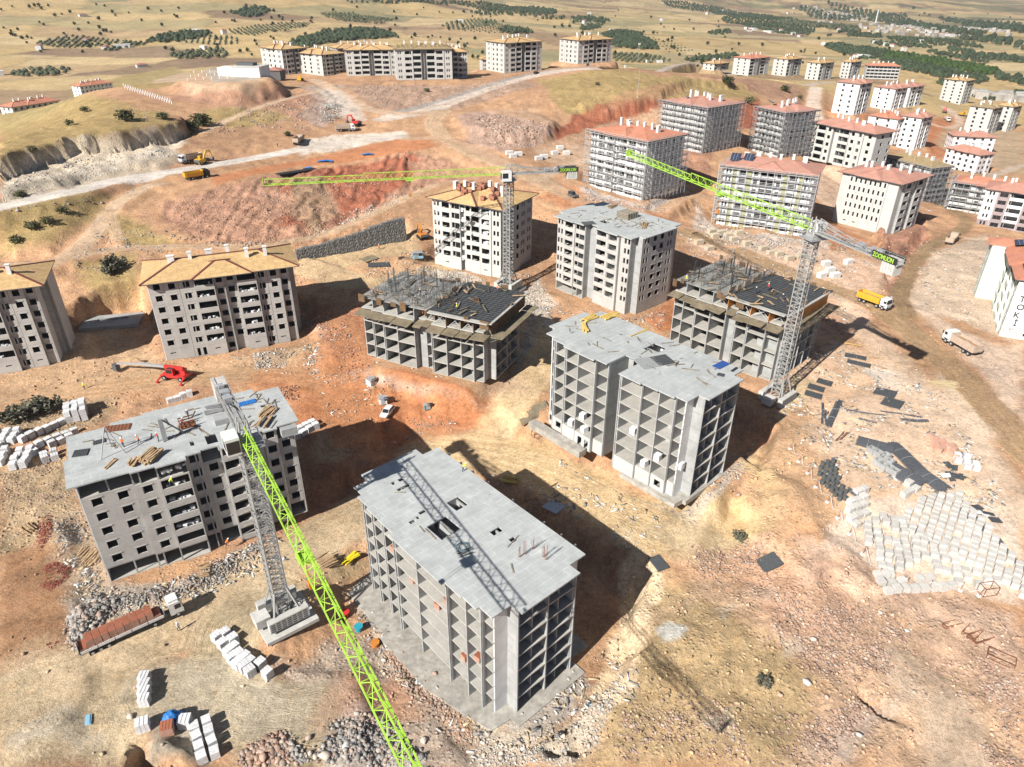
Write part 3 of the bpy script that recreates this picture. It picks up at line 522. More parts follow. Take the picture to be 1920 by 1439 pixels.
# ------------------------------------------------------------------ materials for built things
def simple(name, col, rough=.8, var=.12, sc=.7, met=0., bump=0., spec=.3, dirt=0., rv=.08):
    m = N(name); m.set('Roughness', rough); m.set('Metallic', met); m.set('Specular IOR Level', spec)
    n = m.noise(sc, 6, rough=.65); c = m.scale(col, m.math('MULTIPLY', m.ramp(n, .3, .7, 1-var, 1+var), m.ramp(m.rnd(), 0, 1, 1-rv, 1+rv*.3)))
    if dirt: c = m.mix(m.ramp(m.noise(sc*2.3, 5), .45, .75, 0, dirt), c, (.30, .23, .17))
    m.set('Base Color', c)
    if bump: m.bump(m.noise(sc*8, 3), bump, .05)
    return m.m
def concrete(name, col, lines=None, stain=.25, streak=.2, joint=0):
    m = N(name); m.set('Roughness', .9); m.set('Specular IOR Level', .2); p = m.pos
    a = m.noise(.35, 6, rough=.7); b = m.noise(1.0, 5, m.map((1.6, 1.6, .22)), .7); d = m.noise(2.6, 5)
    c = m.scale(col, m.ramp(a, .3, .7, 1-stain*.6, 1+stain*.5)); c = m.mix(m.ramp(b, .5, .75, 0, streak), c, m.scale(c, .66))
    c = m.mix(m.ramp(d, .58, .75, 0, .3), c, m.mix(1., c, (1.1, 1.02, .9), 'MULTIPLY'))
    c = m.mix(m.ramp(m.rnd(), 0, 1, 0, .14), c, m.scale(c, .72))
    if joint:
        zf = m.math('FRACT', m.math('DIVIDE', m.math('ADD', m.sep(m.obj())[2], .1), joint)); c = m.mix(m.ramp(zf, .0, .022, .75, 0), c, (.14, .14, .135)); c = m.mix(m.ramp(zf, 1.0, .80, .28, 0), c, m.scale(c, .62))
    if lines:
        br = m.t.nodes.new('ShaderNodeTexBrick'); br.inputs['Scale'].default_value = 1; br.inputs['Mortar Size'].default_value = .05; br.inputs['Brick Width'].default_value = lines[0]; br.inputs['Row Height'].default_value = lines[1]
        br.inputs['Color1'].default_value = (0, 0, 0, 1); br.inputs['Color2'].default_value = (.35, .35, .35, 1); br.inputs['Mortar'].default_value = (1, 1, 1, 1); m.t.links.new(m.obj(), br.inputs['Vector'])
        c = m.mix(m.math('MULTIPLY', br.outputs['Color'], m.ramp(m.noise(.5, 4), .35, .6, .35, .85)), c, m.scale(c, 1.35))
        c = m.mix(m.ramp(m.noise(.25, 7, rough=.75), .56, .64, 0, .4), c, m.scale(c, 1.25)); c = m.mix(m.ramp(m.noise(.6, 6, m.map((1, 1, 1), .3), .75), .60, .7, 0, .45), c, (.22, .20, .17))
    m.set('Base Color', c); m.bump(m.noise(5, 4), .25, .03); return m.m
CON = concrete('cast_concrete', (.35, .355, .35), None, .35, .4, 2.9); CONS = concrete('slab_concrete', (.385, .40, .395), (2.4, 1.2)); CONF = concrete('floor_concrete', (.42, .405, .37), None, .35)
PRE = concrete('precast_panel', (.45, .435, .41), None, .25, .25); PREL = concrete('precast_pale', (.50, .495, .47), None, .15, .1); CONW = concrete('white_concrete', (.68, .69, .69), None, .25, .35)
def planks(name, c1, c2, w, h, mort=(.12, .08, .05)):
    m = N(name); m.set('Roughness', .75); br = m.t.nodes.new('ShaderNodeTexBrick'); br.inputs['Scale'].default_value = 1; br.inputs['Mortar Size'].default_value = .02; br.inputs['Brick Width'].default_value = w; br.inputs['Row Height'].default_value = h
    br.inputs['Color1'].default_value = (*c1, 1); br.inputs['Color2'].default_value = (*c2, 1); br.inputs['Mortar'].default_value = (*mort, 1); m.t.links.new(m.obj(), br.inputs['Vector'])
    m.set('Base Color', m.scale(br.outputs['Color'], m.ramp(m.noise(.8, 6, rough=.7), .3, .7, .78, 1.18))); m.bump(br.outputs['Fac'], .4, .03); return m.m
BOARD = planks('roof_boards', (.60, .40, .19), (.50, .33, .15), 2.4, .55); BOARDG = planks('weathered_boards', (.36, .27, .14), (.28, .21, .11), 2.4, .5)
def tiles(name, c):
    m = N(name); m.set('Roughness', .8); o = m.sep(m.obj()); wv = m.math('SINE', m.math('MULTIPLY', m.math('ADD', o[0], o[1]), 14)); a = m.noise(.3, 6, rough=.7); b = m.vor(2.6, out='Color')
    cc = m.scale(c, m.ramp(a, .3, .7, .85, 1.15)); cc = m.mix(.18, cc, m.mix(1., cc, b, 'MULTIPLY')); cc = m.mix(m.ramp(wv, -1, 1, 0, .2), cc, m.scale(cc, .7)); m.set('Base Color', cc); m.bump(wv, .4, .04); return m.m
TILE = tiles('roof_tiles', (.50, .255, .19)); TILEO = tiles('orange_roof_tiles', (.56, .235, .145)); TILED = tiles('dark_roof_tiles', (.44, .20, .15))
WHITE = simple('white_render', (.74, .745, .74), .85, .06, .2); WALLP = simple('pinkish_render', (.70, .66, .66), .85, .06, .2); MINT = simple('mint_render', (.60, .64, .58), .85, .06, .2); LGREY = simple('light_grey_render', (.56, .56, .54), .85, .1, .3)
MAUVE = simple('mauve_render', (.33, .27, .27), .85, .08, .3); OLIVE = simple('olive_render', (.33, .33, .17), .85, .1, .3); INSUL = simple('insulation_board', (.72, .74, .75), .85, .1, .8)
GLASS = simple('window_glass', (.02, .024, .028), .15, .1, .5, spec=.6); FRAMEM = simple('window_frame', (.15, .15, .15), .5); CAPR = simple('red_ridge_strip', (.17, .055, .045), .6); TRIM = simple('dark_trim', (.10, .10, .105), .6)
CHIM = simple('chimney_render', (.72, .71, .69), .8, .08, 1); STEEL = simple('galvanised_steel', (.42, .43, .44), .5, .15, 1.5, met=.3); DSTEEL = simple('dark_steel', (.10, .105, .11), .6, .2, 2); SCAF = simple('scaffold_tube', (.50, .50, .49), .5, .1, 1, met=.2)
DECKW = simple('wet_plywood', (.20, .165, .11), .7, .35, .7, dirt=.2); PLY = simple('plywood_form', (.14, .085, .045), .7, .3, 1.2); ORNG = simple('orange_form_steel', (.55, .20, .03), .55, .2, 1.3, dirt=.3)
GREEN = simple('lime_green_paint', (.36, .62, .06), .5, .22, 1.2, spec=.3, dirt=.3); CGREY = simple('crane_grey', (.32, .32, .31), .5, .15, 1.5, spec=.4); RUST = simple('rusty_steel', (.22, .09, .05), .8, .25, 3); BRICK = simple('hollow_brick', (.44, .20, .14), .85, .2, 3)
RUBBER = simple('tyre_rubber', (.025, .025, .025), .8); YEL_ = simple('yellow_paint', (.66, .36, .03), .5, .1, 1, dirt=.25); WHP = simple('white_paint', (.72, .72, .70), .4, .06, 1, spec=.5, dirt=.2); REDP = simple('red_paint', (.55, .035, .03), .45, .1, 1, spec=.5)
DUSTY = simple('dusty_paint', (.47, .37, .29), .8, .15, 1, dirt=.4); BLK = simple('black_plastic', (.03, .03, .032), .6); BLUE = simple('blue_tarp', (.03, .17, .48), .5, .3, 1.5, bump=.3); LBLUE = simple('light_blue_board', (.32, .58, .74), .6, .1, 1)
TIMBER = simple('timber', (.42, .29, .17), .8, .3, 2); TIMY = simple('yellow_timber', (.62, .44, .13), .7, .15, 1); MAT_ = simple('steel_mesh_mat', (.075, .08, .085), .7, .25, 2.5, bump=.3); SOLAR = simple('solar_panel', (.035, .045, .075), .2, .2, .6, spec=.6)
AAC = simple('white_block_pack', (.56, .54, .505), .75, .12, 2.2, dirt=.2, rv=.14); BAG = simple('shrink_wrapped_block', (.66, .66, .665), .4, .18, 2.6, spec=.5, bump=.4, rv=.1); ROCKM = None
# ------------------------------------------------------------------ wall panels with real openings
HOLES = dict(w=lambda w, h: [(w/2-.72, w/2+.72, .82, 2.28)], n=lambda w, h: [(w/2-.95, w/2-.25, .85, 2.3), (w/2+.25, w/2+.95, .85, 2.3)], N=lambda w, h: [(w/2-1.2, w/2-.55, .7, 2.3), (w/2+.55, w/2+1.2, .7, 2.3)],
             W=lambda w, h: [(w*.16, w*.84, .75, 2.35)], s=lambda w, h: [], l=lambda w, h: [(w/2-.6, w/2+.6, 1.5, 1.85)], d=lambda w, h: [(w*.2, w*.45, .05, 2.2), (w*.62, w*.86, .05, 2.2)],
             b=lambda w, h: [(.18, w-.18, .95, h-.25)], p=lambda w, h: [(.02, w-.02, 1.0, h-.02)], g=lambda w, h: [(w*.35, w*.65, .05, 2.2)])
_pc = {}
def rectgrid(mb, w, h, holes, y0, y1):
    xb = sorted({0., w, *[a for q in holes for a in q[:2]]}); zb = sorted({0., h, *[a for q in holes for a in q[2:]]})
    def solid(i, j):
        if i < 0 or j < 0 or i >= len(xb)-1 or j >= len(zb)-1: return False
        x = (xb[i]+xb[i+1])/2; z = (zb[j]+zb[j+1])/2; return not any(q[0] < x < q[1] and q[2] < z < q[3] for q in holes)
    for i in range(len(xb)-1):
        for j in range(len(zb)-1):
            if not solid(i, j): continue
            a, b, c, d = xb[i], xb[i+1], zb[j], zb[j+1]
            v = [(a, y0, c), (b, y0, c), (b, y0, d), (a, y0, d), (a, y1, c), (b, y1, c), (b, y1, d), (a, y1, d)]; f = [(0, 1, 2, 3), (7, 6, 5, 4)]
            if not solid(i-1, j): f.append((0, 3, 7, 4))
            if not solid(i+1, j): f.append((1, 5, 6, 2))
            if not solid(i, j-1): f.append((0, 4, 5, 1))
            if not solid(i, j+1): f.append((3, 2, 6, 7))
            mb.add(v, f)
def panel(kind, w, h, mat, gap=.035):
    k = (kind, round(w, 2), round(h, 2), mat.name)
    if k not in _pc:
        mb = MB(); rectgrid(mb, w, h, [q for q in HOLES[kind](w, h) if q[1] > q[0]], 0, .2)
        if kind in 'wW': # thin sill
            q = HOLES[kind](w, h)[0]; mb.box(q[0]-.18, q[1]+.18, -.09, -.003, q[3]+.02, q[3]+.16)
        me = mb.mesh('wall_panel', mat)
        for vtx in me.vertices: vtx.co.x = gap+(vtx.co.x)*(w-2*gap)/w; vtx.co.z = vtx.co.z*(h-gap)/h
        _pc[k] = me
    return _pc[k]
_wc = {}
def window(w, h, detail=True):
    k = (round(w, 2), round(h, 2))
    if k not in _wc:
        fm = MB(); rectgrid(fm, w, h, [(.06, w/2-.03, .06, h-.06), (w/2+.03, w-.06, .06, h-.06)] if w > .9 else [(.06, w-.06, .06, h-.06)], .08, .14)
        fm.cur = 1; fm.box(.05, w-.05, .1, .12, .05, h-.05); _wc[k] = fm.mesh('window', [FRAMEM, GLASS])
    return _wc[k]
def building(key, label, fl, fh, B, A, D=None, Cc=None, roof='flat', mat=PRE, base=None, slabmat=CONS, glaz=False, frame=False, over=.8, tile=TILE, cap=CAPR, rise=2.3, holes=(), parts=True, top=None, cat='apartment block', group=None, bh=None, deck=True, roofz=None, chim=5, name='apartment_block', band=None, thick=None):
    """B: bays along x on the face y=0, A: bays along y on the face x=0; each bay = (weight, inset, kind[, kind of ground floor[, kind of top floor]])"""
    x, y, z, yaw, ly, lx = PAD[key]; T = thing(name, (x, y, z+.12), R(yaw), label, cat, group); H = fl*fh
    def norm(seg, L):
        t = sum(q[0] for q in seg); o = []; p = 0
        for q in seg: w = q[0]*L/t; o.append((p, p+w, q[1], *q[2:])); p += w
        return o
    D = D or [(1, q[1], 's' if frame else 'w') if i else q for i, q in enumerate(A[:1]+A[1:])]; Cc = Cc or B
    SB, SA, SD, SC = norm(B, lx), norm(A, ly), norm(D, ly), norm(Cc, lx)
    def outline(m):
        """plan polygon, m = metres outside the wall line"""
        P = []
        for i, q in enumerate(SB): P += [(q[0], q[2]-m), (q[1], q[2]-m)]
        P[0] = (SA[0][2]-m, P[0][1]); P[-1] = (lx-SD[0][2]+m, P[-1][1]); k = len(P)
        for q in SD: P += [(lx-q[2]+m, q[0]), (lx-q[2]+m, q[1])]
        P[k] = (P[k][0], SB[-1][2]-m); P[-1] = (P[-1][0], ly-SC[-1][2]+m); k = len(P)
        for q in SC[::-1]: P += [(q[1], ly-q[2]+m), (q[0], ly-q[2]+m)]
        P[k] = (lx-SD[-1][2]+m, P[k][1]); P[-1] = (SA[-1][2]-m, P[-1][1]); k = len(P)
        for q in SA[::-1]: P += [(q[2]-m, q[1]), (q[2]-m, q[0])]
        P[k] = (P[k][0], ly-SC[0][2]+m); P[-1] = (P[-1][0], SB[0][2]-m)
        o = []
        for p in P:
            if not o or abs(p[0]-o[-1][0])+abs(p[1]-o[-1][1]) > .02: o.append(p)
        if abs(o[0][0]-o[-1][0])+abs(o[0][1]-o[-1][1]) < .02: o.pop()
        if m:   # jogs shift with the overhang: move the points of each jog outwards along the face
            r = []; n = len(o)
            for i in range(n):
                r.append(o[i])
            o = r
        return o
    sl_ = MB().prism(outline(-.05), -.2, 0).mesh('floor_slab', CONF if (frame or mat in (PRE, PREL, CON)) else mat)
    for k in range(0, fl): place(sl_, 'floor_slab', T, (0, 0, k*fh+.002))
    if roofz is None and deck:
        MB().prism(outline(over if roof == 'flat' else -.02), -.24, 0, holes).put('roof_slab', slabmat, T, (0, 0, H+.22))
    # faces
    faces = [(SB, lambda p, i: (p, i, 0), 0, 0), (SA, lambda p, i: (i, p, 0), -90, 1), (SD, lambda p, i: (lx-i, p, 0), 90, 0), (SC, lambda p, i: (p, ly-i, 0), 180, 1)]
    for fi, (seg, pos, ang, end) in enumerate(faces):
        vis = fi < 2
        back = MB()
        for si, q in enumerate(seg):
            w = q[1]-q[0]; kd = q[3]
            lo, hi = q[0], q[1]
            adj = {0: (SA[0][2], SD[0][2]), 1: (SB[0][2], SC[0][2]), 2: (SB[-1][2], SC[-1][2]), 3: (SA[-1][2], SD[-1][2])}[fi]
            if si == 0: lo = adj[0]
            if si == len(seg)-1: hi = (lx if fi in (0, 3) else ly)-adj[1]
            # corner columns belong to faces A and D, so B and C stop .2 short
            if fi in (0, 3):
                if si == 0: lo += .205
                if si == len(seg)-1: hi -= .205
            w = hi-lo
            start = hi if end else lo
            for k in range(fl):
                kk = kd
                if k == 0 and len(q) > 4 and q[4]: kk = q[4]
                if k == fl-1 and len(q) > 5 and q[5]: kk = q[5]
                if kk == 'o': continue
                mt = mat
                if isinstance(kk, tuple): kk, mt = kk
                if base and k == 0: mt = base
                if band and k in band: mt = band[k]
                px_, py_, _ = pos(start, q[2])
                if vis and parts:
                    place(panel(kk, w, fh, mt), 'wall_panel', T, (px_, py_, k*fh), R(ang))
                else:
                    m_ = MB(); hs = [t for t in HOLES[kk](w, fh) if t[1] > t[0]]; rectgrid(m_, w, fh-.02, hs, 0, .2); c_, s_ = round(math.cos(R(ang))), round(math.sin(R(ang)))
                    back.add([(px_+c_*v[0]-s_*v[1], py_+s_*v[0]+c_*v[1], v[2]+k*fh) for v in m_.v], m_.f)
                if glaz and kk in 'wWnN' and (vis or fi == 2):
                    for t in HOLES[kk](w, fh):
                        o = place(window(t[1]-t[0], t[3]-t[2]), 'window', T, (0, 0, 0), R(ang)); c_, s_ = math.cos(R(ang)), math.sin(R(ang)); o.location = (px_+c_*t[0], py_+s_*t[0], k*fh+t[2])
                if kk == 'b' and vis:     # balcony front, proud of the wall
                    pass
            if si+1 < len(seg) and abs(seg[si+1][2]-q[2]) > .05:    # return wall at a jog
                a, b = sorted((q[2], seg[si+1][2])); e = q[1]; t0, t1 = (e-.2, e+.03) if q[2] < seg[si+1][2] else (e-.03, e+.2)
                r0 = pos(t0, a+.2 if True else a); r1 = pos(t1, b+.0); r_ = MB()
                xs_, ys_ = sorted((r0[0], r1[0])), sorted((r0[1], r1[1]))
                if xs_[1]-xs_[0] > .02 and ys_[1]-ys_[0] > .02:
                    r_.box(xs_[0], xs_[1], ys_[0], ys_[1], 0, H-.02); r_.put('return_wall', CON if (frame or mat in (PRE, PREL)) else mat, T)
        if back.v:
            mt = mat; back.put('wall', mt, T, fix=False)
    # inner walls so that the rooms close off
    cw = MB()
    if frame:
        for si in range(len(SA)-1):
            e = SA[si][1]; mb = MB(); mb.box(min(SA[si][2], SA[si+1][2])-.03, lx-.5, e+.003, e+.2, .0, H-.1); mb.put('cross_wall', CON, T)
        for yy in (.36, .62):
            rectgrid(cw, ly-1.0, H-.1, [(t, t+1.1, k*fh+.0, k*fh+2.3) for t in np.arange(2.2, ly-3, 4.6) for k in range(fl)], 0, .18)
            cw.v = [(lx*yy+v[1], .5+v[0], v[2]) for v in cw.v]
            cw.put('corridor_wall', CON, T); cw = MB()
        e = SB
        for si in range(len(SB)-1):
            xx = SB[si][1]; MB().box(xx+.003, xx+.2, min(SB[si][2], SB[si+1][2])-.03, 6.5, 0, H-.1).put('cross_wall', CON, T)
    else:
        dp = .38*ly if lx > ly else .38*lx
        if lx > ly: cw.box(.5, lx-.5, dp, dp+.2, 0, H-.1); cw.box(lx*.25, lx*.25+.2, .6, ly-.6, 0, H-.12); cw.box(lx*.5, lx*.5+.2, .6, ly-.6, 0, H-.12); cw.box(lx*.75, lx*.75+.2, .6, ly-.6, 0, H-.12)
        else: cw.box(dp, dp+.2, .5, ly-.5, 0, H-.1); cw.box(.6, lx-.6, ly*.3, ly*.3+.2, 0, H-.12); cw.box(.6, lx-.6, ly*.66, ly*.66+.2, 0, H-.12)
        cw.put('inner_wall', CON, T)
    if roof == 'hip': hip(T, lx, ly, H+.22, over if over > .7 else .8, rise, tile, cap, SA, SB, chim, thick)
    return T, H
def hip(T, lx, ly, z, ov, rise, tile, cap, SA, SB, chim, thick=None):
    def one(x0, x1, y0, y1, r, nm='roof'):
        long_x = (x1-x0) > (y1-y0); h = min(x1-x0, y1-y0)/2*1.0
        if long_x: r0, r1 = (x0+h, (y0+y1)/2, z+r), (x1-h, (y0+y1)/2, z+r)
        else: r0, r1 = ((x0+x1)/2, y0+h, z+r), ((x0+x1)/2, y1-h, z+r)
        e = [(x0, y0, z), (x1, y0, z), (x1, y1, z), (x0, y1, z)]; e2 = [(a, b, z-.22) for a, b, _ in e]
        v = e+e2+[r0, r1]
        if long_x: f = [(0, 1, 9, 8), (1, 2, 9), (2, 3, 8, 9), (3, 0, 8)]
        else: f = [(0, 1, 8), (1, 2, 9, 8), (2, 3, 9), (3, 0, 8, 9)]
        mb = MB(); mb.add(v, f); mb.cur = 1; mb.add(v, [(4, 5, 1, 0), (5, 6, 2, 1), (6, 7, 3, 2), (7, 4, 0, 3), (7, 6, 5, 4)])
        o = mb.put(nm, [tile, TRIM], T)
        lf = Vector((0, 0, .06)); hips = [(e[0], r0), (e[1], r1 if long_x else r0), (e[2], r1), (e[3], r0 if long_x else r1), (r0, r1)]
        for a, b in hips:
            c_ = MB(); c_.beam(Vector(a)+lf, Vector(b)+lf, .5 if cap is CAPR else .32, .10); c_.put('ridge_cap', cap, T)
        return r0, r1
    one(-ov, lx+ov, -ov, ly+ov, rise)
    # a cross hip over the projecting middle of the long side
    if ly >= lx: one(-ov-.55, lx*.62, ly*.30, ly*.72, rise*.86, 'cross_roof')
    else: one(lx*.30, lx*.70, -ov-.55, ly*.62, rise*.86, 'cross_roof')
    rr = random.Random(int(lx*100+ly*10))
    for i in range(chim):
        a = (i+.5)/chim; k = rr.choice((0, 0, 1))
        if ly >= lx: cx, cy = lx*.5+rr.uniform(-1, 1)*(2.8), ly*(.12+.76*a)
        else: cx, cy = lx*(.12+.76*a), ly*.5+rr.uniform(-1, 1)*2.8
        w, d, h = (1.5, .9, 1.3) if k else (.8, .8, 1.9)
        c_ = MB(); c_.box(cx-w/2, cx+w/2, cy-d/2, cy+d/2, z+rise*.3, z+rise+h*.75)
        c_.box(cx-w/2-.12, cx+w/2+.12, cy-d/2-.12, cy+d/2+.12, z+rise+h*.75+.003, z+rise+h*.75+.12); c_.put('chimney', CHIM, T)
# ------------------------------------------------------------------ scaffolding: one thing per building, standing in front of its two visible faces
def scaffold(key, H, fh, label, sides='AB', off=.25, mat=SCAF, dense=True, wrap=1.0, z0=0, rail=True, dk=None):
    x, y, z, yaw, ly, lx = PAD[key]; T = thing('scaffold', (x, y, z+z0), R(yaw), label, 'scaffold', 'scaffolds around blocks'); n = int(H/(fh*.75)) if dense else int(H/fh); st = H/n
    dk = dk or STEEL
    for s in sides:
        L = (lx if s == 'B' else ly)+2*wrap; mb = MB(); nb = int(L/2.2); w = L/nb; f = (lambda a, d, h: (a-wrap, -off-d, h)) if s == 'B' else (lambda a, d, h: (-off-d, a-wrap, h))
        for i in range(nb+1):
            for d in (0, .9): mb.beam(f(i*w, d, -.5), f(i*w, d, H+1), .10)
            for k in range(1, n+1): mb.beam(f(i*w, 0, k*st-.1), f(i*w, .9, k*st-.1), .08)
        for k in range(1, n+1):
            for d, h in ((0, -.1), (.9, -.1), (.9, .5), (.9, 1.0)): mb.beam(f(0, d, k*st+h), f(L, d, k*st+h), .09)
            a = (k*3) % max(nb-1, 1)
            for i in range(a, nb, 4): mb.beam(f(i*w, .9, (k-1)*st), f((i+1)*w, .9, k*st), .07)
        mb.put('tube_frame', mat, T)
        pl = MB()
        for q in (0, .42): pl.box(*( (-wrap, L-wrap, -off-.9+q, -off-.9+q+.36) if s == 'B' else (-off-.9+q, -off-.9+q+.36, -wrap, L-wrap)), -.045, 0)
        me = pl.mesh('deck', dk)
        for k in range(1, n+1): place(me, 'deck', T, (0, 0, k*st))
    return T
def byk(k):
    x, y, z = PAD[k][:3]
    return min((o for o in bpy.data.objects if o.name.startswith('apartment_block')), key=lambda o: abs(o.location[0]-x)+abs(o.location[1]-y))
# ------------------------------------------------------------------ the big near blocks
o, w, nn, W_, b, s = 'o', 'w', 'n', 'W', 'b', 's'
fA = [(3.4, 1.3, o), (2.6, .7, o), (3.3, .5, o), (6.4, 0, o), (5.4, 0, o), (3.6, .7, o), (2.9, .8, o), (3.0, 1.2, o), (3.4, 2.0, s)]
fB = [(3.5, 2, s), (4.9, 0, o), (4.8, 0, o), (4.0, 2, s)]
def rect(x0, x1, y0, y1): return [(x0, y0), (x1, y0), (x1, y1), (x0, y1)]
FT, FH = building('F', 'bare grey concrete frame block nearest the camera with a crane shadow across its roof', 7, 2.9, fB, fA, frame=True, mat=CONW, over=.75, D=[(1, 2, s)], Cc=fB,
   holes=[rect(4.4, 8.0, 16.8, 20.6), rect(9.9, 12.2, 20.5, 23.0), rect(10.6, 12.4, 12.6, 13.6), rect(11.6, 12.6, 9.7, 10.6), rect(3.0, 4.0, 22.6, 23.2), rect(4.4, 4.9, 22.8, 23.4), rect(5.3, 6.5, 23.4, 24.0), rect(6.0, 8.3, 30.2, 30.8), rect(6.2, 6.9, 32.1, 32.8), rect(7.5, 8.4, 32.1, 32.8)])
tA = [(3.3, 1.2, o, (s, PREL), ), (3.0, .6, o, (w, PREL)), (3.2, .4, o, (s, PREL)), (4.6, .0, o, (s, PREL)), (3.4, 6.3, o, o), (2.4, 1.0, o, (s, PREL)), (4.0, .3, o, ('d', PREL)), (3.2, .3, o, (s, PREL)), (3.2, .9, o, (w, PREL)), (3.6, 1.7, o, (w, PREL))]
TT, TH = building('TW', 'bare frame block with a deep notch and two pale roof slabs stacked with yellow timber', 7, 2.93, fB, tA, frame=True, mat=CONW, over=.75, D=[(1, 2, s)], Cc=fB, holes=[rect(10, 13.5, 15.5, 18.3), rect(4, 4.5, 24, 24.6), rect(5, 5.4, 10, 10.6)])
wB = [(4.2, 1.0, w, o, o), (3.5, .9, w, o, o), (3.7, .5, w, o, o), (4.7, 0, b, o, o), (2.4, 1.0, w, o), (3.0, 1.4, w, o, o), (4.9, .2, b), (2.4, 2.2, s), (2.4, 1.6, w), (3.8, 2.2, w, o, o)]
WT, WH = building('W', 'grey precast block with people working on its cluttered roof slab', 7, 2.85, wB, [(8, 0, (s, CONW)), (8, .6, (s, CONW))], over=.95, D=[(1, .8, s)], holes=[rect(19.2, 20.9, 1.5, 4.3), rect(16.8, 17.4, 2.4, 3.8), rect(29.5, 30.4, 8.6, 9.4)], Cc=[(6, 1.5, w), (5, .5, w), (12, 0, w), (6, 1, w), (4, 2.5, w)])
mB = [(4.2, .9, w, 'l'), (3.2, .5, w, s), (3.4, .5, w, 'd'), (4.6, 0, b, 'l'), (2.4, 1.0, w), (2.8, 1.5, w, s), (4.8, 0, b, 'l'), (2.6, .8, w), (3.2, .8, w, 'l'), (4.0, 1.6, w, s)]
for key, lab in (('ML', 'grey block under a plywood hip roof with dark red strips, beside the red crane'), ('LL', 'grey block with a plywood roof cut by the left edge of the photo')):
    building(key, lab, 7, 2.87, mB, [(8, .4, (s, CONW)), (7.5, .8, s)], roof='hip', tile=BOARD, over=.9, rise=2.4, D=[(6, 1.6, s), (6, 0, s)], Cc=[(1, 0, w)]*9, chim=6)
m1A = [(3.4, .3, nn, s), (3.6, .0, W_, 'l'), (2.8, .0, b, s), (2.4, .5, w, s), (1.0, 1.5, s), (2.9, .0, b, s), (3.6, .0, W_, 'l'), (3.4, .4, nn, s)]
building('M1', 'pale block whose plywood roof is loaded with brown pallets', 7, 2.92, [(3.4, .6, nn, s), (2.9, 0, w, s), (3, .0, w, s), (4, .5, nn, s), (3.6, .8, nn, s)], m1A, roof='hip', tile=BOARD, mat=PREL, over=.9, rise=2.6, chim=6)
m2A = [(3.4, 1.0, nn, s), (1.1, 1.3, s), (3.6, .5, W_, s), (3.0, .7, b, s), (3.0, 2.4, (s, CON)), (3.0, .3, b, o), (3.6, .0, W_, o), (3.6, .2, nn, o)]
M2T, M2H = building('M2', 'grey block whose flat slab roof carries a slatted timber box', 8, 2.63, [(3.2, 1.9, (s, CON)), (3.6, 0, nn, s), (2.8, 0, w, s), (2.8, 0, w, s), (3.7, .0, nn, s), (3.2, 1.2, s)], m2A, mat=PRE, over=.8, D=[(1, .8, w)], holes=[rect(5, 7.2, 14, 16.5)])
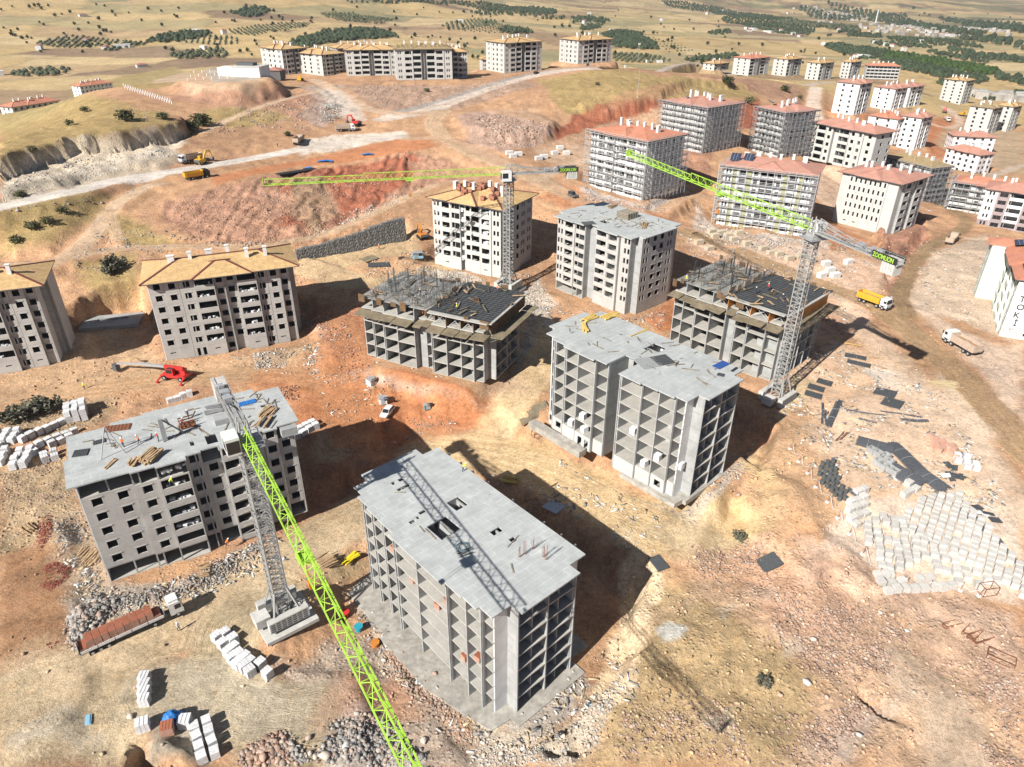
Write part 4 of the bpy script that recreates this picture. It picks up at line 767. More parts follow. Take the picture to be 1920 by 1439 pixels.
# blocks still in their forms
def formwork(key, fl, fh, lab, An, Bn, yf, orange):
    T, H = building(key, lab, fl, fh, Bn, An, frame=True, mat=CON, over=.05, D=[(1, .5, s)], Cc=[(1, .5, s)], slabmat=CONF)
    x, y, z, yaw, ly, lx = PAD[key]; P1 = ORNG if orange else PLY; rr = random.Random(5)
    top = H+2.9
    # raw storey on the far half
    e = 0; t = sum(q[0] for q in An); edges = []
    for q in An: edges.append((e*ly/t, (e+q[0])*ly/t, q[1])); e += q[0]
    for a, c_, off in edges:
        if a >= yf-1: MB().box(off+.3, lx-1, a+.01, a+.2, H+.23, top-.2).put('cross_wall', CON, T)
        else:
            MB().box(off+.1, lx-.6, a+.0, a+.12, H+.23, top-.02).put('form_panel', P1, T)
            st = MB()
            for xx in np.arange(off+.5, min(off+3, lx-1), .9):
                st.beam((xx, a+.3, H+.25), (xx+.4, c_-.3, top-.1), .09); st.beam((xx, c_-.3, H+.25), (xx+.4, a+.3, top-.1), .09)
            st.put('prop', SCAF, T)
    MB().box(.7, lx-1, yf, ly-.4, top-.2, top).put('raw_slab', simple('wet_slab', (.26, .25, .23), .7, .4, .5), T)
    MB().box(.3, lx-.3, -.2, yf-.3, top-.01, top+.14).put('mesh_deck', DECKM, T)
    dk = MB(); dk.box(-.6, .65, .1, yf-.6, top-.02, top+.17); dk.box(0, lx, -.7, -.1, top-.02, top+.17); dk.put('deck_edge', CONF, T)
    for i in range(5):
        a = .8+i*(lx-2)/5; MB().box(a, a+(lx-2)/5-.12, -.30, -.16, H+.1, top-.05).put('form_panel', P1, T)
    MB().box(lx-.2, lx-.05, .2, yf, H+.1, top-.05).put('form_panel', P1, T)
    # grid of bars on the deck and a forest of starter bars
    gb = MB()
    for xx in np.arange(.8, lx-.6, 1.0): gb.beam((xx, 0, top+.17), (xx, yf-.5, top+.17), .06)
    for yy in np.arange(.3, yf-.6, 1.2): gb.beam((.6, yy, top+.21), (lx-.6, yy, top+.21), .06)
    gb.put('deck_rebar', DSTEEL, T)
    rb = MB()
    for a, c_, off in edges:
        if a < yf-2: continue
        for xx in np.arange(1.2, lx-1.5, .55):
            for _q in range(2):
                h = rr.uniform(1.2, 3.0); yy = a+rr.uniform(-.1, .3); rb.beam((xx, yy, top), (xx+rr.uniform(-.2, .2), yy+rr.uniform(-.2, .2), top+h), .042)
    for k in range(70):
        xx = rr.uniform(1, lx-4); yy = rr.uniform(yf, ly-2); rb.beam((xx, yy, top+rr.uniform(.2, 1.2)), (xx+rr.uniform(-1, 4), yy+rr.uniform(-1, 2), top+rr.uniform(.2, 1.5)), .06)
    for k in range(9):
        xx = rr.uniform(2, lx-2); yy = rr.uniform(yf, ly-1)
        for j in range(5): rb.beam((xx+j*.16, yy, top), (xx+j*.16, yy, top+rr.uniform(3, 4.2)), .05)
    tag(rb.put('starter_rebar', DSTEEL, T), kind='stuff')
    jn = MB(); jn.cur = 0
    for k in range(60):
        xx, yy = rr.uniform(0, lx-.5), rr.uniform(0, ly-1); jn.cur = k % 3; jn.cb((xx, yy, top+.3+rr.random()*.35), (rr.uniform(.8, 4), rr.uniform(.12, .5), .1), rr.random()*3, rr.uniform(-.15, .15))
    for k in range(26):
        e_ = k % 2; xx, yy = (rr.uniform(0, lx), rr.choice((-.25, yf-.3, yf+.1))) if e_ else (rr.choice((-.1, lx-.1)), rr.uniform(0, ly)); jn.cur = k % 2; jn.cb((xx, yy, top+rr.uniform(-.8, .5)), (rr.uniform(.8, 2.4), .1, rr.uniform(1.0, 2.2)), 0 if e_ else R(90), rr.uniform(-.12, .12))
    tag(jn.put('formwork_timber', [PLY, TIMBER, DECKW], T), kind='stuff')
    # walkway boards hung outside the top floor
    for a, c_, off in edges:
        n = max(1, round((c_-a)/3.4)); q = (c_-a)/n
        for i in range(n):
            m = MB(); m.add([(-2.9, -q/2+.08, -.32), (0, -q/2+.08, 0), (0, q/2-.08, 0), (-2.9, q/2-.08, -.32), (-2.9, -q/2+.08, -.42), (0, -q/2+.08, -.1), (0, q/2-.08, -.1), (-2.9, q/2-.08, -.42)], [(0, 1, 2, 3), (7, 6, 5, 4), (0, 4, 5, 1), (1, 5, 6, 2), (2, 6, 7, 3), (3, 7, 4, 0)])
            m.beam((-2.2, -q/2+.3, -.45), (.0, -q/2+.3, -1.4), .08); m.beam((-2.2, q/2-.3, -.45), (.0, q/2-.3, -1.4), .08)
            o_ = m.put('walkway_board', DECKW, T, (off, a+q*(i+.5), H-.02+rr.uniform(-.25, .2))); o_.rotation_euler = (rr.uniform(-.08, .08), rr.uniform(-.12, .06), rr.uniform(-.06, .06))
    for i in range(6):
        a = i*lx/6; m = MB(); q = lx/6; m.box(.06, q-.06, -2.9, 0, -.1, 0); m.beam((.3, -2.1, -.1), (.3, 0, -1.3), .08); m.beam((q-.3, -2.1, -.1), (q-.3, 0, -1.3), .08)
        m.put('walkway_board', DECKW, T, (a, -.35, H-.1+rr.uniform(-.15, .1)))
    return T, top
DECKM = simple('bituminous_deck', (.045, .048, .05), .6, .5, .8, bump=.4)
f1A = [(3.4, 1.0, o), (2.7, .4, o), (3, .4, o), (3.3, 0, o), (2.0, 1.6, o), (1.9, 1.6, s), (4.0, 0, o), (3.4, .2, o), (2.8, .6, o), (3.0, .9, o)]
FR1 = formwork('FR1', 4, 3.05, 'frame block under black mesh decking with tilted brown walkways and starter bars', f1A, [(2.6, 1.8, s), (4.5, 0, o), (4.5, 0, o), (3, 1.8, s)], 15.5, False)
f2A = [(3.3, .8, o), (4.0, 0, o), (2.8, .4, o), (2.2, 2.0, s), (3.4, .3, o), (3.6, 0, o), (3.2, .6, o), (3, .8, o)]
FR2 = formwork('FR2', 4, 3.42, 'frame block with orange form panels and black decking beside the right crane', f2A, [(2, 1.0, s), (3.5, 0, o), (3, 0, o), (3, 0, o), (3, 0, o), (3, .6, o)], 15, True)
# ------------------------------------------------------------------ blocks up the slope
def hipb(key, lab, fl, fh, B, A, mat=PREL, tile=TILE, cap=None, **k):
    return building(key, lab, fl, fh, B, A, roof='hip', mat=mat, tile=tile, cap=cap or (CAPR if tile is BOARD else tile), **k)
sA = [(3.4, .4, nn), (3.8, 0, W_), (3, .0, b), (2.2, 1, w), (3, 0, b), (3.8, 0, W_), (3.4, .4, nn)]; sB = [(3.5, .6, nn), (3, 0, w), (3, 0, w), (3, 0, w), (3.5, .6, nn)]
hipb('S1', 'white scaffolded block under an orange tiled roof behind the right crane jib tip', 7, 2.9, sB, sA, mat=WHITE, tile=TILEO, glaz=True, chim=7)
scaffold('S1', 20.3, 2.9, 'silver scaffold on the white orange-roofed block')
hipb('S2', 'dark scaffolded block with pink tiled roof in front of the red earth cut', 6, 3.05, sB, [(3.4, .4, nn), (3.4, 0, nn), (3.4, .0, nn), (3.4, 0, nn), (3.4, 0, nn)], mat=LGREY, chim=7)
scaffold('S2', 18.3, 3.05, 'dark steel scaffold on the pink-roofed block by the red cut', mat=STEEL, dk=DSTEEL)
hipb('S3', 'scaffolded block with a long solar panel on its pink roof', 6, 3.1, sB, sA, mat=LGREY, chim=5)
scaffold('S3', 18.6, 3.1, 'steel scaffold on the block with one long solar panel', mat=STEEL, dk=DSTEEL)
hipb('S4', 'bare pale concrete block with balconies and a long pink roof, no scaffold', 5, 3.05, [(3, .5, w), (4, 0, b), (3, .3, w), (3, 1.8, s), (4.6, 0, b), (3, .4, w), (3, .4, w), (5, 1, w)], [(5, 0, w), (5, 0, w), (5, .5, s)], mat=PREL, chim=6)
s5B = [(3, .3, nn), (1.2, 0, (s, OLIVE)), (3.2, 0, W_), (1.2, 0, (s, OLIVE)), (2.4, .4, w), (4.2, .2, (b, INSUL)), (2.4, .4, w), (1.2, 0, (s, OLIVE)), (3.2, 0, W_), (1.2, 0, (s, OLIVE)), (3, .3, nn)]
hipb('S5', 'white and olive scaffolded block with two blue solar panels at the roof corner', 7, 2.9, s5B, [(5, .4, nn), (4, 0, w), (5, .4, nn)], mat=INSUL, glaz=True, chim=6)
scaffold('S5', 20.3, 2.9, 'silver scaffold across the olive and white facade')
hipb('S6', 'grey concrete block with rows of paired windows standing above the red rock butte', 6, 3.0, [(3, .8, s), (3.6, 0, W_), (3, .6, nn), (3.6, 0, W_), (3, .5, nn)], [(4.2, .3, s), (3.3, 0, 'N', s), (3.3, 0, 'N', s), (3.3, 0, 'N', 'l'), (3.3, 0, 'N', 'l'), (3.6, .4, s)], mat=PREL, chim=6)
tkA = [(3, .4, w), (3, 0, b), (3, .6, w), (4.5, 0, b), (2.4, 1, w), (4.5, 0, b), (3, .3, b), (6, -4, w)]
TK, TKH = hipb('TK', 'mint and white block with large vertical lettering on its end wall at the right edge', 5, 3.05, [(3.2, .2, (s, WHITE), s), (3, .2, (w, WHITE), w), (4, 0, W_), (4, .3, w)], tkA, mat=MINT, glaz=True, chim=4, tile=TILEO)
wA = [(1, 0, s), (3, 0, w), (3, 0, w), (1, 0, s)]; wB_ = [(3, .2, w), (3, 0, b), (3, .4, w), (3, 0, b), (3, .2, w)]
far_ = dict(parts=False, glaz=True)
hipb('S7', 'white block with brown corner base and black-lined facade below the ridge road', 6, 3.0, wB_, wA, mat=WHITE, band={0: MAUVE}, **far_)
hipb('S8', 'white block with pink roof right of the brown-based white one', 5, 2.8, wB_, wA, mat=WHITE, **far_)
hipb('S9', 'white block with a longer pink roof hidden partly behind its white neighbour', 5, 2.9, wB_, wA, mat=WHITE, **far_)
hipb('S10', 'white block with an orange roof in front of the pair of white blocks', 5, 2.8, wB_, wA, mat=WHITE, tile=TILEO, **far_)
hipb('S11', 'white block with black bands and mint base beside the red excavation', 6, 2.9, wB_, wA, mat=WHITE, band={0: MINT}, **far_)
hipb('S12', 'scaffolded block with a weathered straw-coloured board roof', 6, 3.1, [(3, 0, b), (3, 0, w), (3, 0, b)], wA+wA, mat=LGREY, tile=BOARDG, cap=TIMBER, parts=False)
scaffold('S12', 18.6, 3.1, 'steel scaffold on the straw-roofed block', mat=STEEL, dk=DSTEEL)
hipb('S13', 'pinkish white block with small square windows above the quarry track', 5, 2.7, [(3, 0, w), (3, .3, w), (3, 0, w)], [(1, 0, s)]+[(3, 0, w)]*5, mat=WALLP, **far_)
hipb('S14', 'pinkish block with skylight vents in its roof behind the pinkish white one', 3, 2.8, [(3, 0, w)]*5, [(3, 0, w)]*4, mat=WALLP, **far_)
hipb('S15', 'scaffolded block with an orange roof below the pinkish block', 4, 2.9, [(3, 0, b), (3, .5, w), (3, 0, b), (3, .6, w)], [(3, 0, w)]*3, mat=LGREY, tile=TILEO, parts=False)
scaffold('S15', 12, 2.9, 'steel scaffold on the orange-roofed block', mat=STEEL)
hipb('S16', 'white and mauve block with balconies above the lettered block at the right edge', 5, 2.9, [(3, .3, nn), (3, 0, (W_, MAUVE)), (3.6, .6, b), (3, 0, (W_, MAUVE)), (3.6, .4, b), (3, 0, nn), (3, 0, (W_, MAUVE)), (4, .4, b)], [(3, 0, w)]*3, mat=WHITE, glaz=True, band={0: MAUVE}, chim=5)
hipb('R1', 'grey shell block with olive board roof at the right edge', 6, 2.8, wB_, wA, mat=PREL, tile=BOARDG, cap=TIMBER, parts=False)
hipb('R2', 'grey shell block with board roof cut by the right edge of the photo', 6, 2.8, wB_, wA, mat=PREL, tile=BOARD, parts=False)
hipb('R3', 'tall grey block with board roof standing alone before the fields', 7, 2.8, wB_, [(3, 0, w), (4, 0, w), (3, 0, w)], mat=PREL, tile=BOARD, parts=False)
for i, (k, lab, t) in enumerate((('T1', 'low grey shell, leftmost on the right-hand ridge', BOARD), ('T2', 'tallest ridge block with a bright orange roof', TILEO), ('T3', 'board-roofed shell just right of the orange-roofed ridge block', BOARD), ('T4', 'board-roofed shell in the middle of the right-hand ridge row', BOARD), ('T5', 'board-roofed shell right at the end of the ridge row', BOARD), ('T6', 'long low block with red roof and balconies at the row end', TILEO))):
    hipb(k, lab, 2 if k == 'T1' else 5 if k != 'T6' else 4, 2.9, [(3, .3, b), (3, 0, nn), (2, 1, s), (3, .3, b), (3, 0, nn)] if k != 'T6' else [(3, 0, b)]*8, wA, mat=PREL, tile=t, parts=False, chim=5)
uB = [(3.3, .3, nn), (3.8, 0, W_), (3.4, .2, b), (2.2, 2.2, s), (3.4, .2, b), (3.8, 0, W_), (3.3, .3, nn)]
for k, lab, f in (('U1', 'leftmost board-roofed shell of the ridge cluster, beside the white tank hall', 5), ('U2', 'stepped board-roofed shell second on the ridge with a white cabin before it', 5), ('U2B', 'board-roofed shell half hidden behind the second ridge block', 5), ('U3', 'board-roofed ridge shell with wide dark window bays', 5),
                  ('U4', 'ridge shell whose roof is still open timber framing', 5), ('U5', 'board-roofed shell just behind the one with open roof timbers', 5), ('U5B', 'small shell seen between ridge blocks', 3), ('U6', 'six storey ridge shell left of the last one', 6), ('U7', 'rightmost board-roofed shell of the ridge cluster by the road bend', 5)):
    hipb(k, lab, f, {'U4': 3.2, 'U2': 2.35, 'U2B': 2.6, 'U5B': 2.6}.get(k, 2.85), uB, [(3, 0, nn), (2, .2, w), (2, .2, w), (3, 0, nn)], mat=PREL, tile=BOARD if k != 'U4' else BOARDG, parts=False, chim=6)
for k, lab, f in (('V0', 'small block with scaffold at the left edge', 4), ('V1', 'long white block with red roof at the far left', 4), ('V2', 'white red-roofed block sunk behind the grassy hill', 4)):
    hipb(k, lab, f, 2.9, [(3, 0, w)]*8, wA, mat=WHITE if k != 'V1' else LGREY, tile=TILEO, parts=False, chim=6)

# the projecting end of the lettered block has its own roof; things left on balconies
m = MB(); x0, x1, y0, y1, z0 = -4.9, 6, 26.4, 33.9, TKH+.22
m.add([(x0, y0, z0), (x1, y0, z0), (x1, y1, z0), (x0, y1, z0), (x0+3.5, (y0+y1)/2, z0+1.3), (x1, (y0+y1)/2, z0+1.5)], [(0, 1, 5, 4), (2, 3, 4, 5), (3, 0, 4), (1, 2, 5), (3, 2, 1, 0)]); m.put('wing_roof', TILEO, TK)

# lean concrete aprons round the frames
APR = simple('dirty_concrete', (.36, .345, .31), .9, .35, .8, dirt=.6, bump=.3)
MB().prism([(-.6, .2), (2.6, -.2), (2.6, -1.9), (16, -1.9), (16, 1.2), (20, 1.2), (20, 38), (-2.6, 38), (-2.6, 24), (-3.6, 24), (-3.6, 12), (-1.8, 4)], -.9, .08).put('foundation_slab', APR, byk('F'))
MB().prism([(-.2, .4), (2.0, .2), (2.0, -.5), (14.5, -.5), (15, 1.0), (-.5, 13)], -.9, .08).put('foundation_slab', APR, byk('TW')); MB().prism([(-1.9, 22), (0, 22), (0, 36.6), (-1.9, 36.6)], -.9, .5).put('foundation_beam', APR, byk('TW'))
# ------------------------------------------------------------------ tower cranes
def tube_section(L, w, h, tri, n, cw=.16, bw=.09):
    """lattice segment along +x: square mast (tri False) or triangular jib (tri True)"""
    m = MB(); ch = [(-w/2, 0), (w/2, 0), (0, h)] if tri else [(-w/2, -w/2), (w/2, -w/2), (w/2, w/2), (-w/2, w/2)]
    P = lambda c, x: (x, c[0], c[1])
    for c in ch: m.beam(P(c, 0), P(c, L), cw)
    st = L/n; k = len(ch)
    for a in range(k):
        b = (a+1) % k
        for i in range(n):
            p, q = (ch[a], ch[b]) if i % 2 else (ch[b], ch[a])
            m.beam(P(p, i*st), P(q, (i+1)*st), bw)
            if not tri or a == 0: m.beam(P(ch[a], i*st), P(ch[b], i*st), bw)
    return m
def crane(base, top, jd, jl, cl, label, sign=None, yaw=42, feet=True, cabside=1):
    x, y, z = base; T = thing('tower_crane', base, 0, label, 'tower crane', 'tower cranes'); H = top-z; n = int((H-2.5)/3); sh = (H-2.5)/n
    ms = tube_section(sh, 2.0, 0, False, 3, .2, .1); ms.v = [(v[1], v[2], v[0]) for v in ms.v]
    lad = MB()
    for a in (-.25, .25): lad.beam((a, .3, 0), (a, .3, sh), .06)
    for k in range(int(sh/.5)): lad.beam((-.25, .3, k*.5), (.25, .3, k*.5), .05)
    me = ms.mesh('mast_section', CGREY); ml = lad.mesh('ladder', STEEL)
    for i in range(n):
        s_ = place(me, 'mast_section', T, (0, 0, .6+i*sh), R(yaw)); place(ml, 'ladder', s_, (0, 0, 0))
    # cross base, struts and ballast
    b_ = MB(); b_.cb((0, 0, .35), (7.2, .5, .5), R(yaw+45)); b_.cb((0, 0, .36), (7.2, .5, .5), R(yaw-45)); b_.put('cross_base', CGREY, T)
    for k in range(4):
        a = R(yaw+45+90*k); MB().beam((math.cos(a)*3.3, math.sin(a)*3.3, .6), (math.cos(a)*1.4, math.sin(a)*1.4, 6.2), .28).put('strut', CGREY, T)
    bal = MB()
    for r_ in range(7):
        for c_ in range(4): bal.box(-2.9+r_*.84, -2.9+r_*.84+.62, -.02, 0, .15+c_*.42, .15+c_*.42+.24)
    bk = MB().box(-3.1, 3.1, 0, 1.1, 0, 1.9); bk.cur = 1; bk.add(bal.v, bal.f)
    mb_ = bk.mesh('ballast_block', [CHIMC, DSTEEL])
    for k in (0, 1):
        a = R(yaw+180*k); place(mb_, 'ballast_block', T, (math.sin(a)*2.9, -math.cos(a)*2.9, .6), a)
    if feet:
        MB().box(-4.1, 4.1, -3.7, 3.7, -.6, .02).put('foundation_pad', CHIMC, T, rz=R(yaw)); MB().box(-1.2, 1.0, -1.0, 1.2, 0, 1.6).put('ballast_cube', CHIMC, T, (math.cos(R(yaw+180))*3.2, math.sin(R(yaw+180))*3.2, .62), R(yaw))
    # slewing part
    tt = MB(); tt.cyl((0, 0, H-1.9), 1.35, .8, 16); tt.box(-1.2, 1.2, -1.2, 1.2, H-2.5, H-2.2); tt.put('slewing_ring', CGREY, T, rz=R(yaw))
    U = R(jd); tw = MB(); tw.box(-1.0, 1.0, -.9, .9, H-1.5, H-.9)
    for a in (-.9, .9):
        for b in (-.8, .8): tw.beam((a, b, H-1.2), (a*.7, b*.6, H+2.2), .2)
        tw.beam((a, -.8, H-1.2), (a*.7, .5, H+2.2), .12)
    tw.put('tower_head', CGREY, T, rz=U)
    cb_ = MB(); cb_.box(-.3, 2.3, 1.9*cabside-.9, 1.9*cabside+.9, H-1.6, H+.9); c_ = cb_.put('operator_cab', WHP, T, rz=U)
    gl = MB(); gl.box(2.31, 2.34, 1.9*cabside-.8, 1.9*cabside+.8, H-1.3, H+.5); yy = 1.9*cabside+.91*cabside; gl.box(.6, 2.1, min(yy, yy+.03*cabside), max(yy, yy+.03*cabside), H-.8, H+.5); gl.put('cab_window', GLASS, c_)
    pf = MB(); pf.box(-2.0, 2.0, -2.0, 2.0, H-1.75, H-1.69)
    for k in range(4):
        a, b = ((-2, -2), (2, -2), (2, 2), (-2, 2))[k], ((2, -2), (2, 2), (-2, 2), (-2, -2))[k]
        for hh in (.5, 1.0): pf.beam((*a, H-1.7+hh), (*b, H-1.7+hh), .06)
        pf.beam((*a, H-1.7), (*a, H-.7), .07)
    pf.put('platform', STEEL, T, rz=U)
    nj = round(jl/6); L = (jl-1)/nj; jm = {}
    for i in range(nj):
        hgt = 1.75 if i < nj*.55 else 1.35; k = hgt
        if k not in jm: jm[k] = tube_section(L, 1.35, hgt, True, 4, .14, .065).mesh('jib_section', GREEN)
        place(jm[k], 'jib_section', T, (math.cos(U)*(1+i*L), math.sin(U)*(1+i*L), H-.3), U)
    te = MB(); te.box(0, .15, -.85, .85, -.1, 1.5); te.put('jib_tip', GREEN, T, (math.cos(U)*(jl+.05), math.sin(U)*(jl+.05), H-.3), U)
    # trolley and hook
    tr = jl*.42; q = MB(); q.box(-.9, .9, -.8, .8, -.65, -.35); q.cb((0, 0, -.9), (.5, .5, .5)); 
    t_ = q.put('trolley', GREEN, T, (math.cos(U)*tr, math.sin(U)*tr, H-.2), U)
    hk = MB(); hl = 4.0; hk.beam((-.2, 0, -.6), (-.2, 0, -hl), .05); hk.beam((.2, 0, -.6), (.2, 0, -hl), .05); hk.cb((0, 0, -hl-.4), (.7, .4, .9)); hk.put('hook_block', ORNG, t_)
    # counter jib
    cj = MB(); 
    for a in (-.75, .75):
        cj.beam((-1, a, 0), (-cl, a, 0), .26)
        for hh in (.6, 1.15): cj.beam((-1, a*1.15, hh), (-cl, a*1.15, hh), .06)
        for k in np.arange(1, cl, 1.6): cj.beam((-k, a*1.15, 0), (-k, a*1.15, 1.15), .06)
    for k in np.arange(1.2, cl, 1.4): cj.beam((-k, -.75, 0), (-min(k+1.4, cl), .75, 0), .1)
    cj.box(-cl, -1, -.62, .62, .02, .06)
    for a in (-.6, .6): cj.beam((-.7, a, 2.4), (-cl*.62, a, .2), .12); cj.beam((-1, a, 1.9), (-cl*.45, a, 1.9-.9), .1)
    cj.put('counter_jib', CGREY, T, (0, 0, H-.3), U)
    wn = MB(); wn.cyl((-cl*.68, 0, .75), .5, 1.2, 12, 'Y'); wn.box(-cl*.60, -cl*.52, -.5, .5, .1, 1.1); wn.box(-cl*.80, -cl*.74, -.5, .2, .1, 1.3); wn.put('winch', STEEL, T, (0, 0, H-.3), U)
    wm = MB().box(-.24, .24, -.95, .95, -2.0, .75).mesh('counterweight', CHIMC)
    for k in range(5):
        d = cl-.6-k*.55; place(wm, 'counterweight', T, (-math.cos(U)*d, -math.sin(U)*d, H-.25), U)
    if sign:
        for s_ in (-1, 1):
            bo = MB().box(-cl+.1, -cl+5.4, s_*1.02-.03, s_*1.02+.03, .05, 1.25).put('name_board', BLK, T, (0, 0, H-.3), U)
            tx = textmesh(sign, 1.15, GREEN, .02); o = place(tx, 'lettering', bo); o.rotation_euler = (R(90), 0, 0 if s_ < 0 else R(180)); o.location = (-cl+.3 if s_ < 0 else -cl+5.2, s_*1.07, .22); o.scale = (.72, 1, 1)
    return T
CHIMC = simple('ballast_concrete', (.50, .49, .46), .9, .15, .8, dirt=.2)
def textmesh(s, size, mat, ext=.01):
    cu = bpy.data.curves.new('lettering', 'FONT'); cu.body = s; cu.size = size; cu.extrude = ext; cu.offset = .02*size; o = bpy.data.objects.new('tmp', cu); C.objects.link(o)
    bpy.context.view_layer.update(); me = bpy.data.meshes.new_from_object(o.evaluated_get(bpy.context.evaluated_depsgraph_get())); bpy.data.objects.remove(o); me.materials.clear(); me.materials.append(mat); return me
def gz(x, y): return zat(x, y)
c1 = at(535, 1165, 12.2)
CR1 = crane((c1[0], c1[1], gz(c1[0], c1[1])+.35), 47.6, -58.5, 62, 16.5, 'nearest tower crane with lime green jib reaching over the bottom edge of the photo', yaw=38, cabside=-1)
CR2 = crane((-1.3, 190.5, 21.5), 54.4, 192, 62, 19, 'tower crane standing before the plywood-roofed pale block with its green jib pointing left', sign='ZOOMLION', yaw=60)
CR3 = crane((58.3, 134.2, 18.6), 57.5, 112.5, 70, 20.5, 'pale tower crane beside the orange formwork, its green jib pointing up the slope', sign='ZOOMLION', yaw=42, cabside=-1)
# ------------------------------------------------------------------ vehicles
def prof(m, pts, y0, y1):
    n = len(pts); return m.add([(p[0], y0, p[1]) for p in pts]+[(p[0], y1, p[1]) for p in pts], [tuple(range(n)), tuple(range(2*n-1, n-1, -1))]+[(i, i+n, (i+1) % n+n, (i+1) % n) for i in range(n)])
_wh = {}
def wheel(r, w):
    k = (r, w)
    if k not in _wh: _wh[k] = (MB().cyl((0, 0, 0), r, w, 18, 'Y').mesh('tyre', RUBBER), MB().cyl((0, 0, 0), r*.5, w+.06, 10, 'Y').mesh('rim', STEEL))
    return _wh[k]
def wheels(T, pts, r, w):
    for x, y in pts:
        t, rm = wheel(r, w); e = place(t, 'wheel', T, (x, y, r)); place(rm, 'rim', e)
def vpose(a, b):
    A = hit(*a); B = hit(*b); d = B-A; return (A+B)/2, math.atan2(d[1], d[0])
def cab(T, x0, col, W=2.4, h=3.0, L=2.0, z0=.7):
    m = MB(); prof(m, [(x0, z0), (x0+L, z0), (x0+L+.05, z0+1.1), (x0+L-.35, h-.15), (x0+L-.6, h), (x0, h)], -W/2, W/2); c = m.put('cab', col, T)
    g_ = MB(); g_.add([(x0+L+.055, -W/2+.15, z0+1.15), (x0+L+.055, W/2-.15, z0+1.15), (x0+L-.31, W/2-.2, h-.28), (x0+L-.31, -W/2+.2, h-.28)], [(0, 1, 2, 3)]); g_.v = [(v[0]+.02, v[1], v[2]) for v in g_.v]
    g_.put('windscreen', GLASS, c)
    for s_ in (-1, 1): MB().box(x0+.9, x0+L-.35, s_*(W/2+.01)-.01, s_*(W/2+.01)+.01, z0+1.15, h-.5).put('side_window', GLASS, c); MB().box(x0+L-.1, x0+L+.05, s_*(W/2+.18)-.1, s_*(W/2+.18)+.1, z0+1.2, z0+1.9).put('mirror', BLK, c); MB().box(x0+L+.03, x0+L+.09, s_*.85-.2, s_*.85+.2, z0+.15, z0+.4).put('headlight', GLASS, c)
    MB().box(x0+L-.3, x0+L+.12, -W/2, W/2, z0-.3, z0+.08).put('bumper', DSTEEL, c); return c
def dump_truck(a, b, bed, cabc, label, load=None, k=1.0):
    p, yw = vpose(a, b); T = thing('dump_truck', p+[0, 0, .05], yw, label, 'dump truck', 'dump trucks on the site'); T.scale = (k, k, k)
    MB().box(-4.2, 4.0, -.5, .5, .75, 1.05).put('chassis', DSTEEL, T); cab(T, 2.25, cabc)
    m = MB(); m.box(-4.4, 1.9, -1.2, 1.2, 1.1, 1.25); zt = 2.75
    for s_ in (-1, 1): m.add([(-4.4, s_*1.2, 1.2), (1.9, s_*1.2, 1.2), (1.9, s_*1.28, zt), (-4.4, s_*1.28, zt), (-4.4, s_*1.1, 1.25), (1.9, s_*1.1, 1.25), (1.9, s_*1.18, zt), (-4.4, s_*1.18, zt)], [(0, 1, 2, 3), (7, 6, 5, 4), (3, 2, 6, 7), (0, 3, 7, 4), (1, 5, 6, 2)])
    for s_ in (-1, 1):
        for xx in np.arange(-3.9, 1.9, .8): m.box(xx, xx+.12, s_*1.3-.06, s_*1.3+.06, 1.2, zt)
    m.box(1.8, 1.95, -1.2, 1.2, 1.25, zt+.15); m.box(1.9, 2.6, -1.1, 1.1, zt, zt+.12)
    m.put('tipper_body', bed, T); g_ = MB(); g_.box(-4.5, -4.4, -1.2, 1.2, 1.25, zt); 
    for zz in (1.5, 2.1, 2.6): g_.box(-4.56, -4.5, -1.2, 1.2, zz, zz+.1)
    g_.put('tailgate', bed, T)
    if load:
        v = [(xx, yy, 2.0+.5*math.exp(-((xx+1.2)/2)**2-(yy/.8)**2)+random.uniform(-.08, .08)) for xx in np.linspace(-4.3, 1.8, 10) for yy in np.linspace(-1.1, 1.1, 6)]
        MB().add(v, [(i*6+j, i*6+6+j, i*6+7+j, i*6+1+j) for i in range(9) for j in range(5)]).put('load', load, T)
    wheels(T, [(xx, s_*1.05) for xx in (3.1, 1.5, -2.1, -3.4) for s_ in (-1, 1)], .52, .36)
    for s_ in (-1, 1): MB().box(2.4, 3.9, s_*1.18-.1, s_*1.18+.1, 1.0, 1.15).put('mudguard', BLK, T)
    return T
SOILM = simple('load_of_earth', (.34, .22, .14), .95, .2, 1.5, bump=.4)
dump_truck((1612, 562), (1663, 583), YEL_, WHP, 'yellow dump truck loaded with brown soil on the wet haul road', SOILM, 1.05)
dump_truck((1826, 668), (1774, 640), DUSTY, WHP, 'dusty white dump truck heading uphill beside the wide puddle', SOILM, 1.12)
dump_truck((1775, 463), (1791, 448), DUSTY, DUSTY, 'dust-covered dump truck parked near the loop of the track')
dump_truck((347, 340), (394, 331), YEL_, BLK, 'orange dump truck with dark cab parked on the edge of the red terrace')
dump_truck((378, 300), (338, 308), DUSTY, WHP, 'white-cabbed dump truck standing behind the yellow wheel excavator')
dump_truck((554, 276), (567, 262), DUSTY, DUSTY, 'dump truck seen from behind driving along the pale road')
dump_truck((634, 246), (662, 246), DUSTY, WHP, 'white-cabbed dump truck being loaded by the red excavator')
dump_truck((1770, 222), (1780, 232), DUSTY, WHP, 'small distant dump truck on the track bend by the red excavation')
